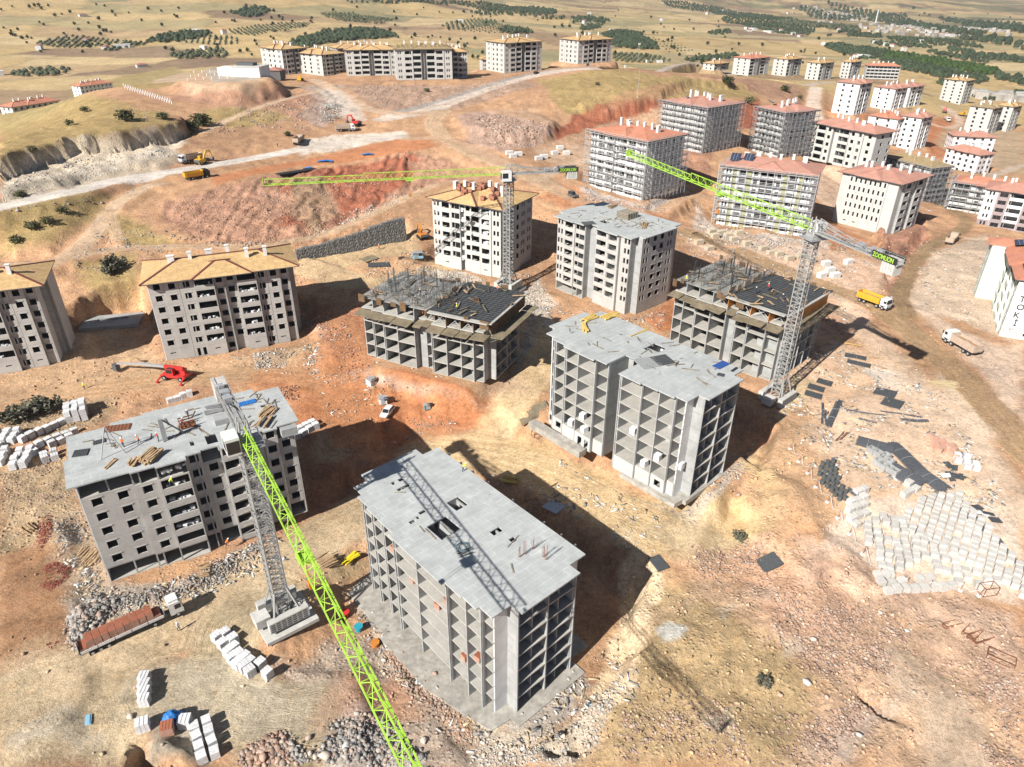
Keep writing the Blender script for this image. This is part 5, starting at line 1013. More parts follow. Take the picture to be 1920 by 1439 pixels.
def excavator(a, b, col, label, wheelsd=False, k=1., group='excavators'):
    p, yw = vpose(a, b); T = thing('excavator', p+[0, 0, .05], yw, label, 'excavator', group); T.scale = (k, k, k)
    if wheelsd: MB().box(-2, 2, -1, 1, .7, 1.1).put('chassis', col, T); wheels(T, [(xx, s_*1.05) for xx in (1.6, -1.6) for s_ in (-1, 1)], .65, .45)
    else:
        for s_ in (-1, 1):
            m = MB(); prof(m, [(-2, .1), (2, .1), (2.3, .5), (2, .9), (-2, .9), (-2.3, .5)], s_*1.25-.3, s_*1.25+.3); m.put('track', RUBBER, T)
        MB().box(-1, 1, -1, 1, .5, 1.0).put('undercarriage', DSTEEL, T)
    m = MB(); prof(m, [(-2.5, 1.15), (1.2, 1.15), (1.2, 1.7), (.2, 2.0), (-1, 2.2), (-2.4, 2.1)], -1.3, 1.3); u_ = m.put('upper_body', col, T)
    MB().box(-2.7, -2.3, -1.25, 1.25, 1.15, 2.0).put('counterweight', DSTEEL, u_)
    m = MB(); prof(m, [(-.2, 1.72), (1.25, 1.72), (1.3, 2.2), (1.0, 3.0), (-.2, 3.0)], .35, 1.25); c_ = m.put('cab', col, T); MB().box(-.1, 1.0, 1.255, 1.28, 2.1, 2.85).put('cab_window', GLASS, c_)
    m = MB(); m.beam((.9, -.2, 1.7), (3.0, -.2, 4.3), .45, .55); m.beam((3.0, -.2, 4.3), (5.2, -.2, 3.9), .4, .5); m.put('boom', col, T)
    m = MB(); m.beam((5.2, -.2, 4.1), (5.9, -.2, 1.6), .32, .4); m.put('dipper_arm', col, T); m = MB(); prof(m, [(5.6, 1.6), (6.3, 1.5), (6.5, .8), (5.9, .4), (5.2, .8)], -.75, .35); m.put('bucket', DSTEEL, T)
    m = MB(); m.beam((1.0, -.2, 1.5), (2.6, -.2, 3.4), .16); m.put('ram', STEEL, T); return T
excavator((368, 312), (390, 305), YEL_, 'yellow wheeled excavator between two dump trucks on the pale road', True)
excavator((680, 240), (655, 232), REDP, 'red excavator filling the white-cabbed truck below the blast rubble')
excavator((1764, 217), (1776, 208), REDP, 'small red excavator digging at the right-hand red slope')
excavator((1795, 215), (1810, 221), YEL_, 'small yellow excavator right of the red one')
excavator((798, 455), (786, 440), ORNG, 'orange excavator working below the end of the gabion wall', k=.9)
def loader(a, b, label):
    p, yw = vpose(a, b); T = thing('wheel_loader', p, yw, label, 'wheel loader'); wheels(T, [(xx, s_*1.1) for xx in (1.6, -1.6) for s_ in (-1, 1)], .8, .6)
    m = MB(); prof(m, [(-3, .8), (.2, .8), (.2, 1.6), (-1, 2.1), (-3, 1.9)], -1.1, 1.1); m.put('engine_cover', YEL_, T); m = MB(); prof(m, [(-.9, 2.0), (.5, 1.7), (.5, 3.1), (-.9, 3.1)], -.7, .7); c_ = m.put('cab', YEL_, T); MB().box(-.7, .4, -.72, .72, 2.2, 2.9).put('cab_window', GLASS, c_)
    m = MB(); m.beam((.3, -.6, 1.5), (3.1, -.6, .7), .25); m.beam((.3, .6, 1.5), (3.1, .6, .7), .25); m.put('lift_arm', YEL_, T); m = MB(); prof(m, [(2.9, .9), (3.2, 1.4), (4.1, .3), (3.0, .2)], -1.4, 1.4); m.put('bucket', DSTEEL, T)
loader((556, 156), (570, 150), 'yellow wheel loader at the top of the earth ramp by the ridge')
def car(a, b, col, label, van=False):
    p, yw = vpose(a, b); T = thing('car', p+[0, 0, .03], yw, label, 'van' if van else 'car'); h = 1.9 if van else 1.5; m = MB()
    prof(m, [(-2.1, .3), (2.05, .3), (2.1, .7), (1.9, .85), (1.0, .98), (-1.9, 1.0), (-2.1, .9)], -.86, .86); b_ = m.put('body', col, T)
    m = MB(); prof(m, [(-1.95, .99), (1.1, .96), (.35, h-.05), (-1.5, h-.03), (-1.8, h-.15)], -.76, .76); m.put('glasshouse', GLASS, T); m = MB(); prof(m, [(-1.72, h-.06), (.38, h-.08), (.2, h), (-1.5, h)], -.72, .72); m.put('roof', col, T)
    m = MB()
    for s_ in (-1, 1): m.beam((1.1, s_*.74, .97), (.36, s_*.7, h-.04), .07); m.beam((-1.93, s_*.74, 1.0), (-1.7, s_*.7, h-.08), .1); m.beam((-.5, s_*.77, .97), (-.55, s_*.72, h-.05), .08)
    m.put('pillars', col, T); wheels(T, [(xx, s_*.78) for xx in (1.35, -1.35) for s_ in (-1, 1)], .33, .22)
    for s_ in (-1, 1): MB().box(2.03, 2.12, s_*.62-.18, s_*.62+.18, .62, .76).put('headlight', STEEL, b_)
    return T
car((731, 769), (722, 785), WHP, 'white hatchback parked on the orange earth at the edge of the block shadow')
car((998, 141), (1013, 137), BLK, 'black car driving on the ridge road below the last shells'); car((1106, 124), (1097, 127), DSTEEL, 'dark van stopped at the roadside by the last ridge shell', True)
car((1068, 366), (1079, 373), DSTEEL, 'dark grey van on the haul road behind the flat-roofed block', True)
# trailer truck with brick pallets
p, yw = vpose((152, 1228), (345, 1146)); p[2] += .1
TR = thing('trailer_truck', p, yw, 'silver-white tractor unit with a long flatbed trailer full of brick pallets', 'truck'); LT = 13.0
A = hit(152, 1228); B = hit(345, 1146); LL_ = float(np.hypot(*(B-A)[:2])); sc_ = LL_/17.0; TR.scale = (sc_,)*3
cb2 = cab(TR, 6.2, WHP, 2.5, 3.5, 2.3, .8); MB().box(6.3, 8.0, -1.0, 1.0, 3.51, 3.95).put('roof_deflector', WHP, cb2); MB().box(2.5, 8.2, -.5, .5, .8, 1.05).put('chassis', DSTEEL, TR)
bd = MB(); bd.box(-8.5, 5.3, -1.28, 1.28, 1.15, 1.35); bd.put('trailer_bed', DSTEEL, TR)
for i in range(5):
    for s_ in (-1, 1): MB().box(-8.4+i*2.72, -8.4+i*2.72+2.6, s_*1.3-.04, s_*1.3+.04, 1.36, 1.95).put('side_board', WHP if s_ < 0 else STEEL, TR)
MB().box(5.2, 5.32, -1.28, 1.28, 1.35, 3.2).put('headboard', STEEL, TR); MB().box(-8.6, -8.5, -1.28, 1.28, 1.35, 2.9).put('tailboard', DSTEEL, TR)
wheels(TR, [(xx, s_*1.05) for xx in (7.4, 3.4, -4.2, -5.5, -6.8) for s_ in (-1, 1)], .52, .4)
bp = MB(); bp.box(-.58, .58, -.58, .58, 0, 1.08)
bp2 = MB(); bp2.box(-.575, .575, -.575, .575, 0, .98); bp2.cur = 1
for i in range(4):
    for j in range(4): bp2.box(-.55+i*.28, -.55+i*.28+.24, -.55+j*.28, -.55+j*.28+.24, .98, 1.05)
PBR = bp2.mesh('brick_pallet', [simple('brick_stack', (.40, .23, .17), .85, .2, 1.4), simple('brick_top', (.36, .13, .075), .85, .2, 3)])
def loose(me, name, loc, rz, label, cat, group=None, sc=None):
    o = bpy.data.objects.new(name, me); o.location = loc; o.rotation_euler = (0, 0, rz); C.objects.link(o)
    if sc: o.scale = sc
    return tag(o, label, cat, group)
M_ = Matrix.Translation(Vector(p))@Matrix.Rotation(yw, 4, 'Z')@Matrix.Scale(sc_, 4)
for i in range(11):
    for j in (-1, 1):
        for k in range(1 if i in (0, 10) else 2):
            q = M_@Vector((-7.8+i*1.2, j*.6, 1.36+k*1.07)); loose(PBR, 'brick_pallet', q, yw+random.uniform(-.05, .05), 'pallet of hollow red bricks on the trailer, '+ORD[10-i]+' stack from the cab', 'brick pallet', 'brick pallets on the trailer', (sc_,)*3)
# red telescopic crane with its boom lowered to the left
p, yw = vpose((345, 712), (315, 709)); q = hit(208, 709)
TC = thing('telescopic_handler', p+[0, 0, .05], yw, 'red rotating telescopic crane with its long grey boom stretched to the left', 'mobile crane')
m = MB(); prof(m, [(-3.2, .7), (3.2, .7), (3.2, 1.1), (2.6, 1.4), (-2.8, 1.4), (-3.2, 1.1)], -1.1, 1.1); m.put('chassis', REDP, TC); wheels(TC, [(xx, s_*1.1) for xx in (2.1, -2.1) for s_ in (-1, 1)], .6, .45)
m = MB(); prof(m, [(-2.6, 1.42), (1.2, 1.42), (1.2, 2.0), (-.6, 2.6), (-2.6, 2.5)], -1.2, -.1); m.put('turret', REDP, TC); m = MB(); prof(m, [(-.6, 1.45), (1.3, 1.45), (1.45, 2.3), (1.1, 3.1), (-.5, 3.1)], .35, 1.3); c_ = m.put('cab', REDP, TC); MB().box(-.3, 1.1, 1.31, 1.34, 2.0, 2.95).put('cab_window', GLASS, c_); MB().box(-.4, 1.0, .4, 1.25, 3.11, 3.14).put('roof_window', GLASS, c_)
for xx in (-2.9, 2.9):
    for s_ in (-1, 1): m = MB(); m.beam((xx, s_*1.0, .9), (xx*1.05, s_*2.6, .35), .25); m.cb((xx*1.05, s_*2.6, .12), (.6, .6, .2)); m.put('outrigger', REDP, TC)
Lb = math.hypot(q[0]-p[0], q[1]-p[1]); dz_ = q[2]-p[2]
MB().beam((-2.6, 0, 2.9), (2.2, 0, 3.0), .7, .75).put('boom_foot', REDP, TC); MB().beam((2.2, 0, 3.0), (Lb*.55, 0, 3.0+dz_*.4), .5, .55).put('boom_section', STEEL, TC); MB().beam((Lb*.55, 0, 3.0+dz_*.4), (Lb*.97, 0, 2.4+dz_*.8), .36, .4).put('boom_section', STEEL, TC)
m = MB(); m.cb((Lb, 0, 1.4+dz_), (.9, 1.4, 1.6)); m.cb((Lb+.7, 0, .9+dz_), (1.4, 1.0, .15)); m.put('fork_carriage', DSTEEL, TC)
# ------------------------------------------------------------------ lettered end wall and roof gear
BLKL = simple('sign_lettering', (.05, .05, .055), .6)
sg = MB().box(.4, 5.6, -.16, -.06, 1.8, TKH-.4).put('sign_panel', WHITE, TK)
for i, ch in enumerate('TOK\u0130'):
    o = place(textmesh(ch, 2.1, BLKL, .03), 'lettering', sg, (1.7 if ch != '\u0130' else 2.3, -.2, 9.9-2.15*i)); o.rotation_euler = (R(90), 0, 0)
o = place(textmesh('252', .7, BLKL, .02), 'lettering', sg, (1.8, -.2, 2.2)); o.rotation_euler = (R(90), 0, 0)
em = MB(); em.cyl((2.5, -.2, 12.6), .38, .06, 14, 'Y')
for i in range(12):
    a = i*math.pi/6; em.cyl((2.5+.8*math.cos(a), -.2, 12.6+.8*math.sin(a)), .11, .05, 6, 'Y')
em.put('emblem', BLKL, sg)
def solar(T, x, y, z, L, W, rz=0, tilt=.3, label=None):
    m = MB(); m.cb((0, 0, 0), (L, W, .08)); m.cur = 1
    for i in range(1, int(L/1.0)): m.cb((-L/2+i*1.0, 0, .05), (.07, W, .03))
    m.cb((0, 0, -.25), (L*.9, .1, .4)); o = m.put('solar_panel', [SOLAR, STEEL], T, (x, y, z)); o.rotation_euler = (tilt, 0, rz); return o
th = {o.get('label'): o for o in bpy.data.objects if o.type == 'EMPTY' and o.get('label')}
def byk(k): 
    x, y, z = PAD[k][:3]
    return min((o for o in bpy.data.objects if o.name.startswith('apartment_block')), key=lambda o: abs(o.location[0]-x)+abs(o.location[1]-y))
s3 = byk('S3'); solar(s3, 5, 14, 21.4, 9, 2.4, R(60), .35); s5 = byk('S5'); solar(s5, 2.6, 6, 22.6, 3.4, 3.4, 0, .7); solar(s5, 7.0, 6.5, 22.8, 3.4, 3.4, 0, .7); solar(byk('S2'), 6, 16, 20.6, 2.4, 1.4, .5)
q_ = solar(TK, 3.4, 6.0, TKH+1.65, 4.2, 7.5); q_.rotation_euler = (0, -.23, 0); q_ = solar(TK, 2.6, 27.5, TKH+1.75, 3.4, 5.0); q_.rotation_euler = (0, -.18, 0); u4 = byk('U4')
fr_ = MB()
for i in range(12):
    a = 2+i*2.6
    for j in range(5): fr_.beam((a, 2+j*2.6, 16.1), (a, 2+j*2.6, 18.2), .12)
    fr_.beam((a, 1, 17.9), (a, 14, 17.9), .12)
tag(fr_.put('roof_timbers', RUST, u4), kind='stuff')
# ------------------------------------------------------------------ goods and gear standing on the ground (pixel positions dropped onto the terrain)
def ground_at(px, py, dz=0.): q = hit(px, py); q[2] += dz; return q
bk = MB(); bk.box(-.66, .66, -.60, .60, .0, .10)
for k in range(4): bk.box(-.64, .64, -.58, .58, .11+k*.31, .11+k*.31+.27)
for s_ in (-.22, .22): bk.box(s_-.02, s_+.02, -.60, .60, .1, 1.36)
MBAG = bk.mesh('wrapped_block_pallet', BAG); MAAC = bk.mesh('white_block_pallet', AAC)
def put_pack(px, py, rz, label, group, me=MBAG, nm='wrapped_block_pallet', k=1., cat='pallet', up=0.):
    q = ground_at(px, py); return loose(me, nm, (q[0], q[1], q[2]+up), rz+random.uniform(-.12, .12), label, cat, group, (k*random.uniform(.95, 1.05), k*random.uniform(.95, 1.05), k))
def grid(A, B, n, m, label, group, k=1., gap=1.6, me=MBAG, nm='wrapped_block_pallet', up=0, drop=0.):
    a = hit(*A); b = hit(*B); d = (b-a)[:2]; L = np.hypot(*d); d = d/L; e = np.array([-d[1], d[0]]); yw = math.atan2(d[1], d[0])
    for i in range(n):
        for j in range(m):
            if random.random() < drop: continue
            x, y = a[:2]+d*gap*k*i+e*gap*k*j; loose(me, nm, (x, y, zat(x, y)+up), yw+random.uniform(-.16, .16), label, 'pallet', group, (k*random.uniform(.92, 1.02), k*random.uniform(.92, 1.02), k*random.uniform(.85, 1.12)))
G1 = 'wrapped block pallets in an arc by the nearest crane'
for px, py in ((408, 1200), (424, 1193), (419, 1213), (438, 1204), (430, 1228), (441, 1220), (436, 1240), (449, 1232), (447, 1250), (461, 1238), (458, 1256), (470, 1264), (490, 1250), (503, 1268), (470, 1247)): put_pack(px, py, .9, 'white wrapped block pallet in the arc beside the crane foundation', G1, k=1.05)
for i, py in enumerate((1277, 1291, 1305, 1319)): put_pack(273, py, .1, 'white wrapped pallet in the short straight row by the trench', 'row of pallets by the trench', k=1.1)
put_pack(270, 1366, .5, 'single white wrapped pallet left of the blue tarpaulin', None, k=1.2); put_pack(349, 1360, .2, 'single white wrapped pallet right of the blue tarpaulin', None, k=1.2)
grid((404, 1416), (396, 1385), 4, 2, 'white wrapped pallet in the tight block at the bottom of the photo', 'pallet block at the bottom', 1.05, 1.5); 
grid((160, 786), (158, 760), 3, 3, 'white wrapped pallet in the square stack by the dirt road', 'square pallet stack', 1.1, 1.3); grid((160, 786), (158, 760), 3, 3, 'white wrapped pallet in the square stack by the dirt road', 'square pallet stack', 1.1, 1.3, up=1.52)
G2 = 'wrapped pallets massed at the left edge'
grid((2, 872), (28, 822), 7, 3, 'white wrapped pallet touching the left edge of the photo', G2, 1.05, 1.66, drop=.08); grid((45, 875), (60, 845), 4, 2, 'white wrapped pallet in the middle of the left edge mass', G2, 1.05, 1.66, drop=.05); grid((66, 852), (118, 830), 6, 2, 'white wrapped pallet in the mass at the left edge', G2, 1.05, 1.6, drop=.1); grid((86, 866), (104, 862), 2, 2, 'white wrapped pallet in the separate foursome below the left edge mass', G2, 1.05, 1.6); grid((44, 828), (92, 808), 6, 1, 'white wrapped pallet in the top single file of the left edge mass', G2, 1.05, 1.6)
G3 = 'wrapped pallets at the shadow edge'
grid((558, 822), (588, 806), 4, 2, 'white wrapped pallet half in shade beside the near left block', G3, 1.05, 1.4); grid((320, 755), (350, 745), 4, 1, 'white wrapped pallet behind the cluttered roof slab', 'pallets behind the cluttered roof', 1.0, 1.4)
# the big field of white block packs at the right
def inpoly(P, x, y): return float(sdf(np.asarray(P), np.array([x]), np.array([y]))[0]) < 0
def field(s, yaw, sx, sy, label, group, lim, k=1., me=None, jit=.12, nm='white_block_pallet', cat='pallet', drop=.04, jo=12):
    P = wpts(s); c, sn = math.cos(yaw), math.sin(yaw); o = P.mean(0); n = 0; rk = sum(1 for _ in ())
    for i in range(-40, 41):
        for j in range(-40, 41):
            x = o[0]+c*i*sx-sn*j*sy; y = o[1]+sn*i*sx+c*j*sy
            if inpoly(P, x, y) and random.random() > drop and n < lim:
                loose(me or MAAC, nm, (x+random.uniform(-jit, jit), y+random.uniform(-jit, jit), zat(x, y)-.03), yaw+random.uniform(-.09, .09), label.replace('RANK', ORD[min(max(i+jo, 0), 29)]), cat, group, (k*random.uniform(.88, 1.0), k*random.uniform(.88, 1.0), k*random.uniform(.6, .88))); n += 1
    return n
G4 = 'white block packs in the storage yard'
field('1712,950 1735,932 1795,925 1860,1000 1925,1080 1925,1125 1850,1080 1780,1040 1700,1000 1690,970', -.62, 1.30, 1.18, 'white block pack in the close ranks, RANK diagonal rank from the slope edge', G4, 245, .9, jit=.03)
field('1632,960 1668,965 1725,1000 1800,1050 1880,1100 1820,1108 1740,1062 1700,1060 1672,1090 1640,1060 1620,1000', -.3, 1.42, 1.34, 'white block pack in the loose ranks, RANK rank from the slope edge', 'loose block packs', 110, .95, jit=.16, drop=.12)
field('1588,950 1602,915 1625,920 1620,960 1612,1005 1592,990', .4, 1.5, 1.5, 'white block pack in the narrow line behind the dark coils, RANK rank', 'narrow line of block packs', 20, 1.05, jit=.2)
field('1690,945 1700,908 1718,912 1716,935', .5, 1.5, 1.5, 'white block pack at the tip of the rebar bundles', 'block packs by the rebar', 5, 1.05)
field('1640,1062 1672,1092 1740,1085 1800,1100 1800,1112 1660,1112 1632,1080', .1, 1.55, 1.5, 'white block pack in the front rank by the barrier posts, RANK from the left', 'front rank of block packs', 26, 1.0, jit=.2, drop=.1)
# drums, hollow concrete boxes, brick packs
dr = MB(); dr.cyl((0, 0, .55), .46, 1.1, 12); dr.cyl((0, 0, 1.12), .38, .05, 12); MDR = dr.mesh('drum', simple('dark_coil', (.10, .105, .105), .7, .2, 3, bump=.3))
field('1528,880 1545,862 1566,868 1572,895 1592,930 1590,942 1562,940 1540,912', .3, 1.15, 1.15, 'dark grey coil standing in the cluster behind the barrier posts', 'dark coils in a cluster', 60, 1., MDR, .12, 'coil', 'coil', .02)
hb = MB(); hb.prism([(-.7, -.7), (.7, -.7), (.7, .7), (-.7, .7)], 0, 1.3, [[(-.4, -.4), (-.4, .4), (.4, .4), (.4, -.4)]]); hb.box(-.69, .69, -.69, .69, .3, .4); MHB = hb.mesh('concrete_box', CON)
for px, py in ((1633, 850), (1646, 857), (1656, 868), (1667, 873), (1645, 872), (1655, 880), (1665, 884), (1676, 891), (1660, 862)): put_pack(px, py, .5, 'hollow grey concrete box in the line along the rebar bundles', 'hollow concrete boxes', MHB, 'concrete_box', 1., 'concrete box')
BKP = MB(); BKP.box(-.5, .5, -.4, .4, 0, .7); BKP.box(-.45, .45, -.36, .36, .71, .9); MBK = BKP.mesh('brick_pack', simple('pink_brick', (.54, .32, .24), .85, .2, 3))
for k_ in range(22): a = random.random(); put_pack(1742+a*50+random.uniform(-8, 8), 826+a*28+random.uniform(-9, 9), random.random(), 'pack of pinkish bricks on the sandy yard', 'pink brick packs', MBK, 'brick_pack', 1.1, 'brick pack')
field('1786,860 1800,852 1840,872 1836,884 1800,880', -.4, 1.5, 1.5, 'grey-lilac block pack beyond the brick packs', 'lilac block packs', 16, .95, MBAG, .1)
# rebar
def bundle(A, B, wd, n, label, th=.5, mat=None):
    a = hit(*A); b = hit(*B); L = float(np.hypot(*(b-a)[:2])); yw = math.atan2(b[1]-a[1], b[0]-a[0]); T = thing('rebar_bundle', a, yw, label, 'rebar bundle', 'rebar bundles'); m = MB()
    def zz(x, y): c, s_ = math.cos(yw), math.sin(yw); return max(zat(a[0]+c*x-s_*y, a[1]+s_*x+c*y)-a[2], -.5)
    for i in range(n):
        y0 = (random.random()-.5)*wd; y1 = y0*random.uniform(.6, 1.1)+random.uniform(-.15, .15); h = th*math.sqrt(max(0, 1-(2*y0/wd)**2))*random.uniform(.6, 1); pts = [(x, y0+(y1-y0)*x/L, h+.05+zz(x, y0)) for x in (random.uniform(-.3, .2), L*.33, L*.66, L+random.uniform(-.6, .4))]
        for u_, v_ in zip(pts[:-1], pts[1:]): m.beam(u_, v_, .085)
    m.put('rods', mat or REB, T); k = MB(); 
    hb_ = [(x, y, th*.82*math.sqrt(max(0, 1-(2*y/wd)**2))+zz(x, y)) for x in np.linspace(.1, L-.1, 6) for y in np.linspace(-wd*.48, wd*.48, 7)]
    k.add(hb_, [(i*7+j, i*7+7+j, i*7+8+j, i*7+1+j) for i in range(5) for j in range(6)]); k.put('core', REB, T)
    for f_ in (.3, .6): 
        w_ = MB(); pts = [(L*f_, y, th*1.02*math.sqrt(max(0, 1-(2*y/wd)**2))+.12+zz(L*f_, y)) for y in np.linspace(-wd/2, wd/2, 7)]
        for u_, v_ in zip(pts[:-1], pts[1:]): w_.beam(u_, v_, .05)
        w_.put('tie', STEEL, T)
REB = simple('rebar', (.115, .122, .135), .55, .35, 3.5, met=.2)
bundle((1608, 828), (1672, 846), 3.6, 70, 'fanned dark rebar bundle nearest the hollow boxes', .6); bundle((1672, 835), (1722, 884), 3.0, 70, 'dark rebar bundle lying behind the fanned one', .7); bundle((1672, 880), (1728, 912), 3.8, 80, 'rounded rebar bundle above the white block packs', 1.0); bundle((1722, 884), (1772, 922), 3.0, 60, 'rebar bundle running out towards the scrap panels', .6)
for i, (A_, B_, w_) in enumerate((((1552, 800), (1575, 752), 1.5), ((1541, 796), (1542, 757), .4), ((1542, 768), (1552, 802), .5), ((1567, 828), (1582, 812), .3), ((1575, 826), (1590, 812), .3), ((1610, 786), (1640, 794), .5), ((1690, 788), (1738, 790), .9), ((1588, 770), (1660, 780), .25), ((1650, 772), (1730, 784), .25), ((1800, 955), (1850, 1000), 1.0), ((1870, 1010), (1920, 1075), .9), ((1590, 918), (1612, 935), 1.0))):
    bundle(A_, B_, w_, 14 if w_ > .6 else 5, ('short steel bars lying by the tower crane foot', 'single thin stack of bars left of the others', 'loose bars beside the bar stack', 'rusty pair of bars on orange earth', 'second rusty pair of bars on orange earth', 'narrow bars behind the bending table', 'flat mesh pile on the sandy yard', 'one long bar across the yard', 'other long bar across the yard', 'dark bars beside the scrap panels', 'pipes lying at the right edge', 'bars behind the dark coils')[i], .25, RUST if i in (3, 4) else None)
def mat_(A, B, wd, label, name='steel_mat', mt=None, n=9, cat='mat', group='flat mats and boards'):
    a = hit(*A); b = hit(*B); L = float(np.hypot(*(b-a)[:2])); yw = math.atan2(b[1]-a[1], b[0]-a[0]); tz = math.atan2(b[2]-a[2], L); m = MB(); m.box(0, L, -wd/2, wd/2, .05, .16)
    for i in range(n): m.box((i+.2)*L/n, (i+.75)*L/n, -wd/2+.05, wd/2-.05, .162, .22)
    o = loose(m.mesh(name, mt or MAT_), name, a+[0, 0, .05], yw, label, cat, group); o.rotation_euler = (0, -tz, yw)
for A_, B_, w_, l_ in (((1425, 1064), (1462, 1046), 3.0, 'dark ribbed mat lying alone on the stony slope'), ((1532, 714), (1560, 722), 2.4, 'topmost of three grey mats by the crane foot'), ((1515, 724), (1545, 733), 2.4, 'middle of three grey mats by the crane foot'), ((1509, 737), (1541, 746), 2.4, 'lowest of three grey mats by the crane foot'), ((1584, 666), (1624, 674), 2.0, 'upper of two dark mats on the bank'), ((1588, 678), (1632, 688), 2.0, 'lower of two dark mats on the bank'),
    ((1640, 733), (1680, 742), 3.4, 'grey mat beside the black board stack'), ((1655, 752), (1692, 762), 4.0, 'black board stack on the sandy yard'), ((975, 790), (1010, 770), 4.4, 'brown form panels leaning by the twin block'), ((990, 778), (1030, 760), 4.2, 'brown board stack by the twin block'), ((680, 490), (705, 482), 4, 'brown panel lying above the frame block'), ((690, 498), (730, 496), 3.4, 'grey panel lying above the frame block'), ((1225, 1045), (1245, 1070), 2.2, 'grey grille on the ground right of the nearest block shadow'), ((1025, 945), (1052, 958), 3.0, 'pale blue panel stack in the shade right of the nearest block')):
    mat_(A_, B_, w_, l_, 'panel_stack' if 'stack' in l_ or 'panel' in l_ else 'mat', DECKW if 'brown' in l_ else (simple('blue_grey_panel', (.42, .48, .56), .6) if 'pale blue' in l_ else None))
mat_((520, 328), (592, 317), 3.2, 'long black liner strip on the lip of the red slope', 'liner_strip', BLK, 12, 'liner', None); mat_((160, 1352), (172, 1350), 1.6, 'light blue board lying on whitish ground at the lower left', 'board', LBLUE, 1, 'board', None); mat_((1112, 1320), (1118, 1330), 1.6, 'light blue board lying right of the nearest block', 'board', LBLUE, 1, 'board', None)
# timber
def pile(A, B, n, wd, label, mt=None, h=.5, cat='timber pile', L=None, z=None, th=.14, name='timber_pile'):
    if z is None: a = hit(*A); b = hit(*B)
    else: a = at(*A, z); b = at(*B, z)
    Ld = float(np.hypot(*(b-a)[:2])); yw = math.atan2(b[1]-a[1], b[0]-a[0]); T = thing(name, a, yw, label, cat, 'timber piles'); mt = mt or TIMBER
    ms = [MB().cb((0, 0, 0), (Ld*s_, th*1.3, th)).mesh('plank', mt) for s_ in (1., .85, .7)]
    for i in range(n):
        o = place(random.choice(ms), 'plank', T, (Ld/2+random.uniform(-.2, .2), random.uniform(-wd/2, wd/2), th*.6+random.uniform(0, h)), 0); o.rotation_euler = (0, random.uniform(-.04, .04), random.uniform(-.18, .18))
FRZ = 9+.12+20.3+.22; TRZ = 18.3+.12+7*2.93+.22; WRZ = 13.5+.12+7*2.85+.22; MRZ = 20.6+.12+8*2.63+.22
pile((370, 1075), (395, 1068), 14, 3, 'brown plank heap at the base of the near left block'); pile((600, 1062), (628, 1052), 30, 3.2, 'heap of brown timbers beside the yellow beams'); pile((644, 1058), (672, 1042), 10, 1.2, 'yellow beams lying by the nearest block', simple('yellow_beam', (.78, .62, .03), .5), .2, th=.2)
pile((1575, 645), (1620, 652), 1, .2, 'single pale pole on the bank', TIMY); pile((1745, 722), (1800, 722), 26, 3.4, 'loose light timbers spread on the sandy yard', simple('pale_timber', (.50, .40, .24), .8), .15, th=.1); pile((1630, 672), (1662, 674), 6, 1, 'light timbers beside the two dark mats', None, .1); pile((180, 1030), (150, 1060), 16, 4, 'weathered planks left of the near left block'); pile((940, 900), (975, 905), 10, 2, 'yellow planks at the edge of the nearest shadow', TIMY); pile((45, 985), (60, 1000), 10, 2, 'grey planks at the left edge')
pile((1240, 920), (1280, 925), 16, 3, 'scattered laths at the foot of the twin block', None, .2, th=.08); pile((1380, 425), (1375, 435), 5, 2, 'yellow planks by the scaffolded olive block', TIMY, .2)
# on the roofs
def onroof(A, B, n, wd, z, label, mt=None, h=.4, th=.14): pile(A, B, n, wd, label, mt, h, z=z, th=th)
onroof((268, 872), (300, 846), 26, 2.0, WRZ, 'larger bundle of round props on the cluttered roof', TIMBER, .7, .2); onroof((245, 878), (258, 862), 12, 1.2, WRZ, 'small bundle of props beside the larger one', None, .5, .18); onroof((490, 785), (512, 765), 16, 2.2, WRZ, 'props by the crane cab on the roof edge', None, .4, .18); onroof((485, 805), (505, 782), 8, 1.6, WRZ, 'crossed props below the crane cab', None, .4, .18)
onroof((196, 880), (215, 862), 4, 1.0, WRZ, 'a few props at the roof left edge', None, .2); onroof((385, 772), (420, 765), 20, 3.0, WRZ, 'grey planks spread on the far half of the cluttered roof', simple('grey_timber', (.25, .25, .25), .8), .2); onroof((425, 790), (440, 768), 8, 1.5, WRZ, 'light planks left of the crane cab', None, .3)
onroof((1092, 604), (1118, 594), 10, 1.3, TRZ, 'yellow beams, left stack on the twin block roof', TIMY, .3, .22); onroof((1130, 600), (1158, 590), 12, 1.6, TRZ, 'yellow beams, right stack on the twin block roof', TIMY, .3, .22); onroof((1098, 625), (1092, 608), 8, .9, TRZ, 'yellow beam bundle lying crosswise on the twin block roof', TIMY, .4, .24)
onroof((1185, 633), (1215, 617), 2, .7, TRZ, 'two thin boards near the notch of the twin block roof', TIMY, .1)
def roofmat(A, B, wd, z, label, mt): 
    a = at(*A, z+.02); b = at(*B, z+.02); L = float(np.hypot(*(b-a)[:2])); m = MB(); m.box(0, L, -wd/2, wd/2, .0, .1); n = 7
    for i in range(n): m.box((i+.2)*L/n, (i+.75)*L/n, -wd/2+.04, wd/2-.04, .103, .15)
    loose(m.mesh('mesh_mat', mt), 'mesh_mat', a, math.atan2(b[1]-a[1], b[0]-a[0]), label, 'mesh mat', 'mats on the roofs')
roofmat((197, 806), (245, 800), 1.9, WRZ, 'rusty mesh sheet on the cluttered roof', RUST); roofmat((137, 852), (166, 848), 1.9, WRZ, 'grey mesh sheet at the left roof corner', MAT_); roofmat((448, 760), (480, 752), 1.4, WRZ, 'blue sheet on the cluttered roof', BLUE); roofmat((175, 832), (198, 826), 1.2, WRZ, 'dark frame near the roof edge', MAT_)
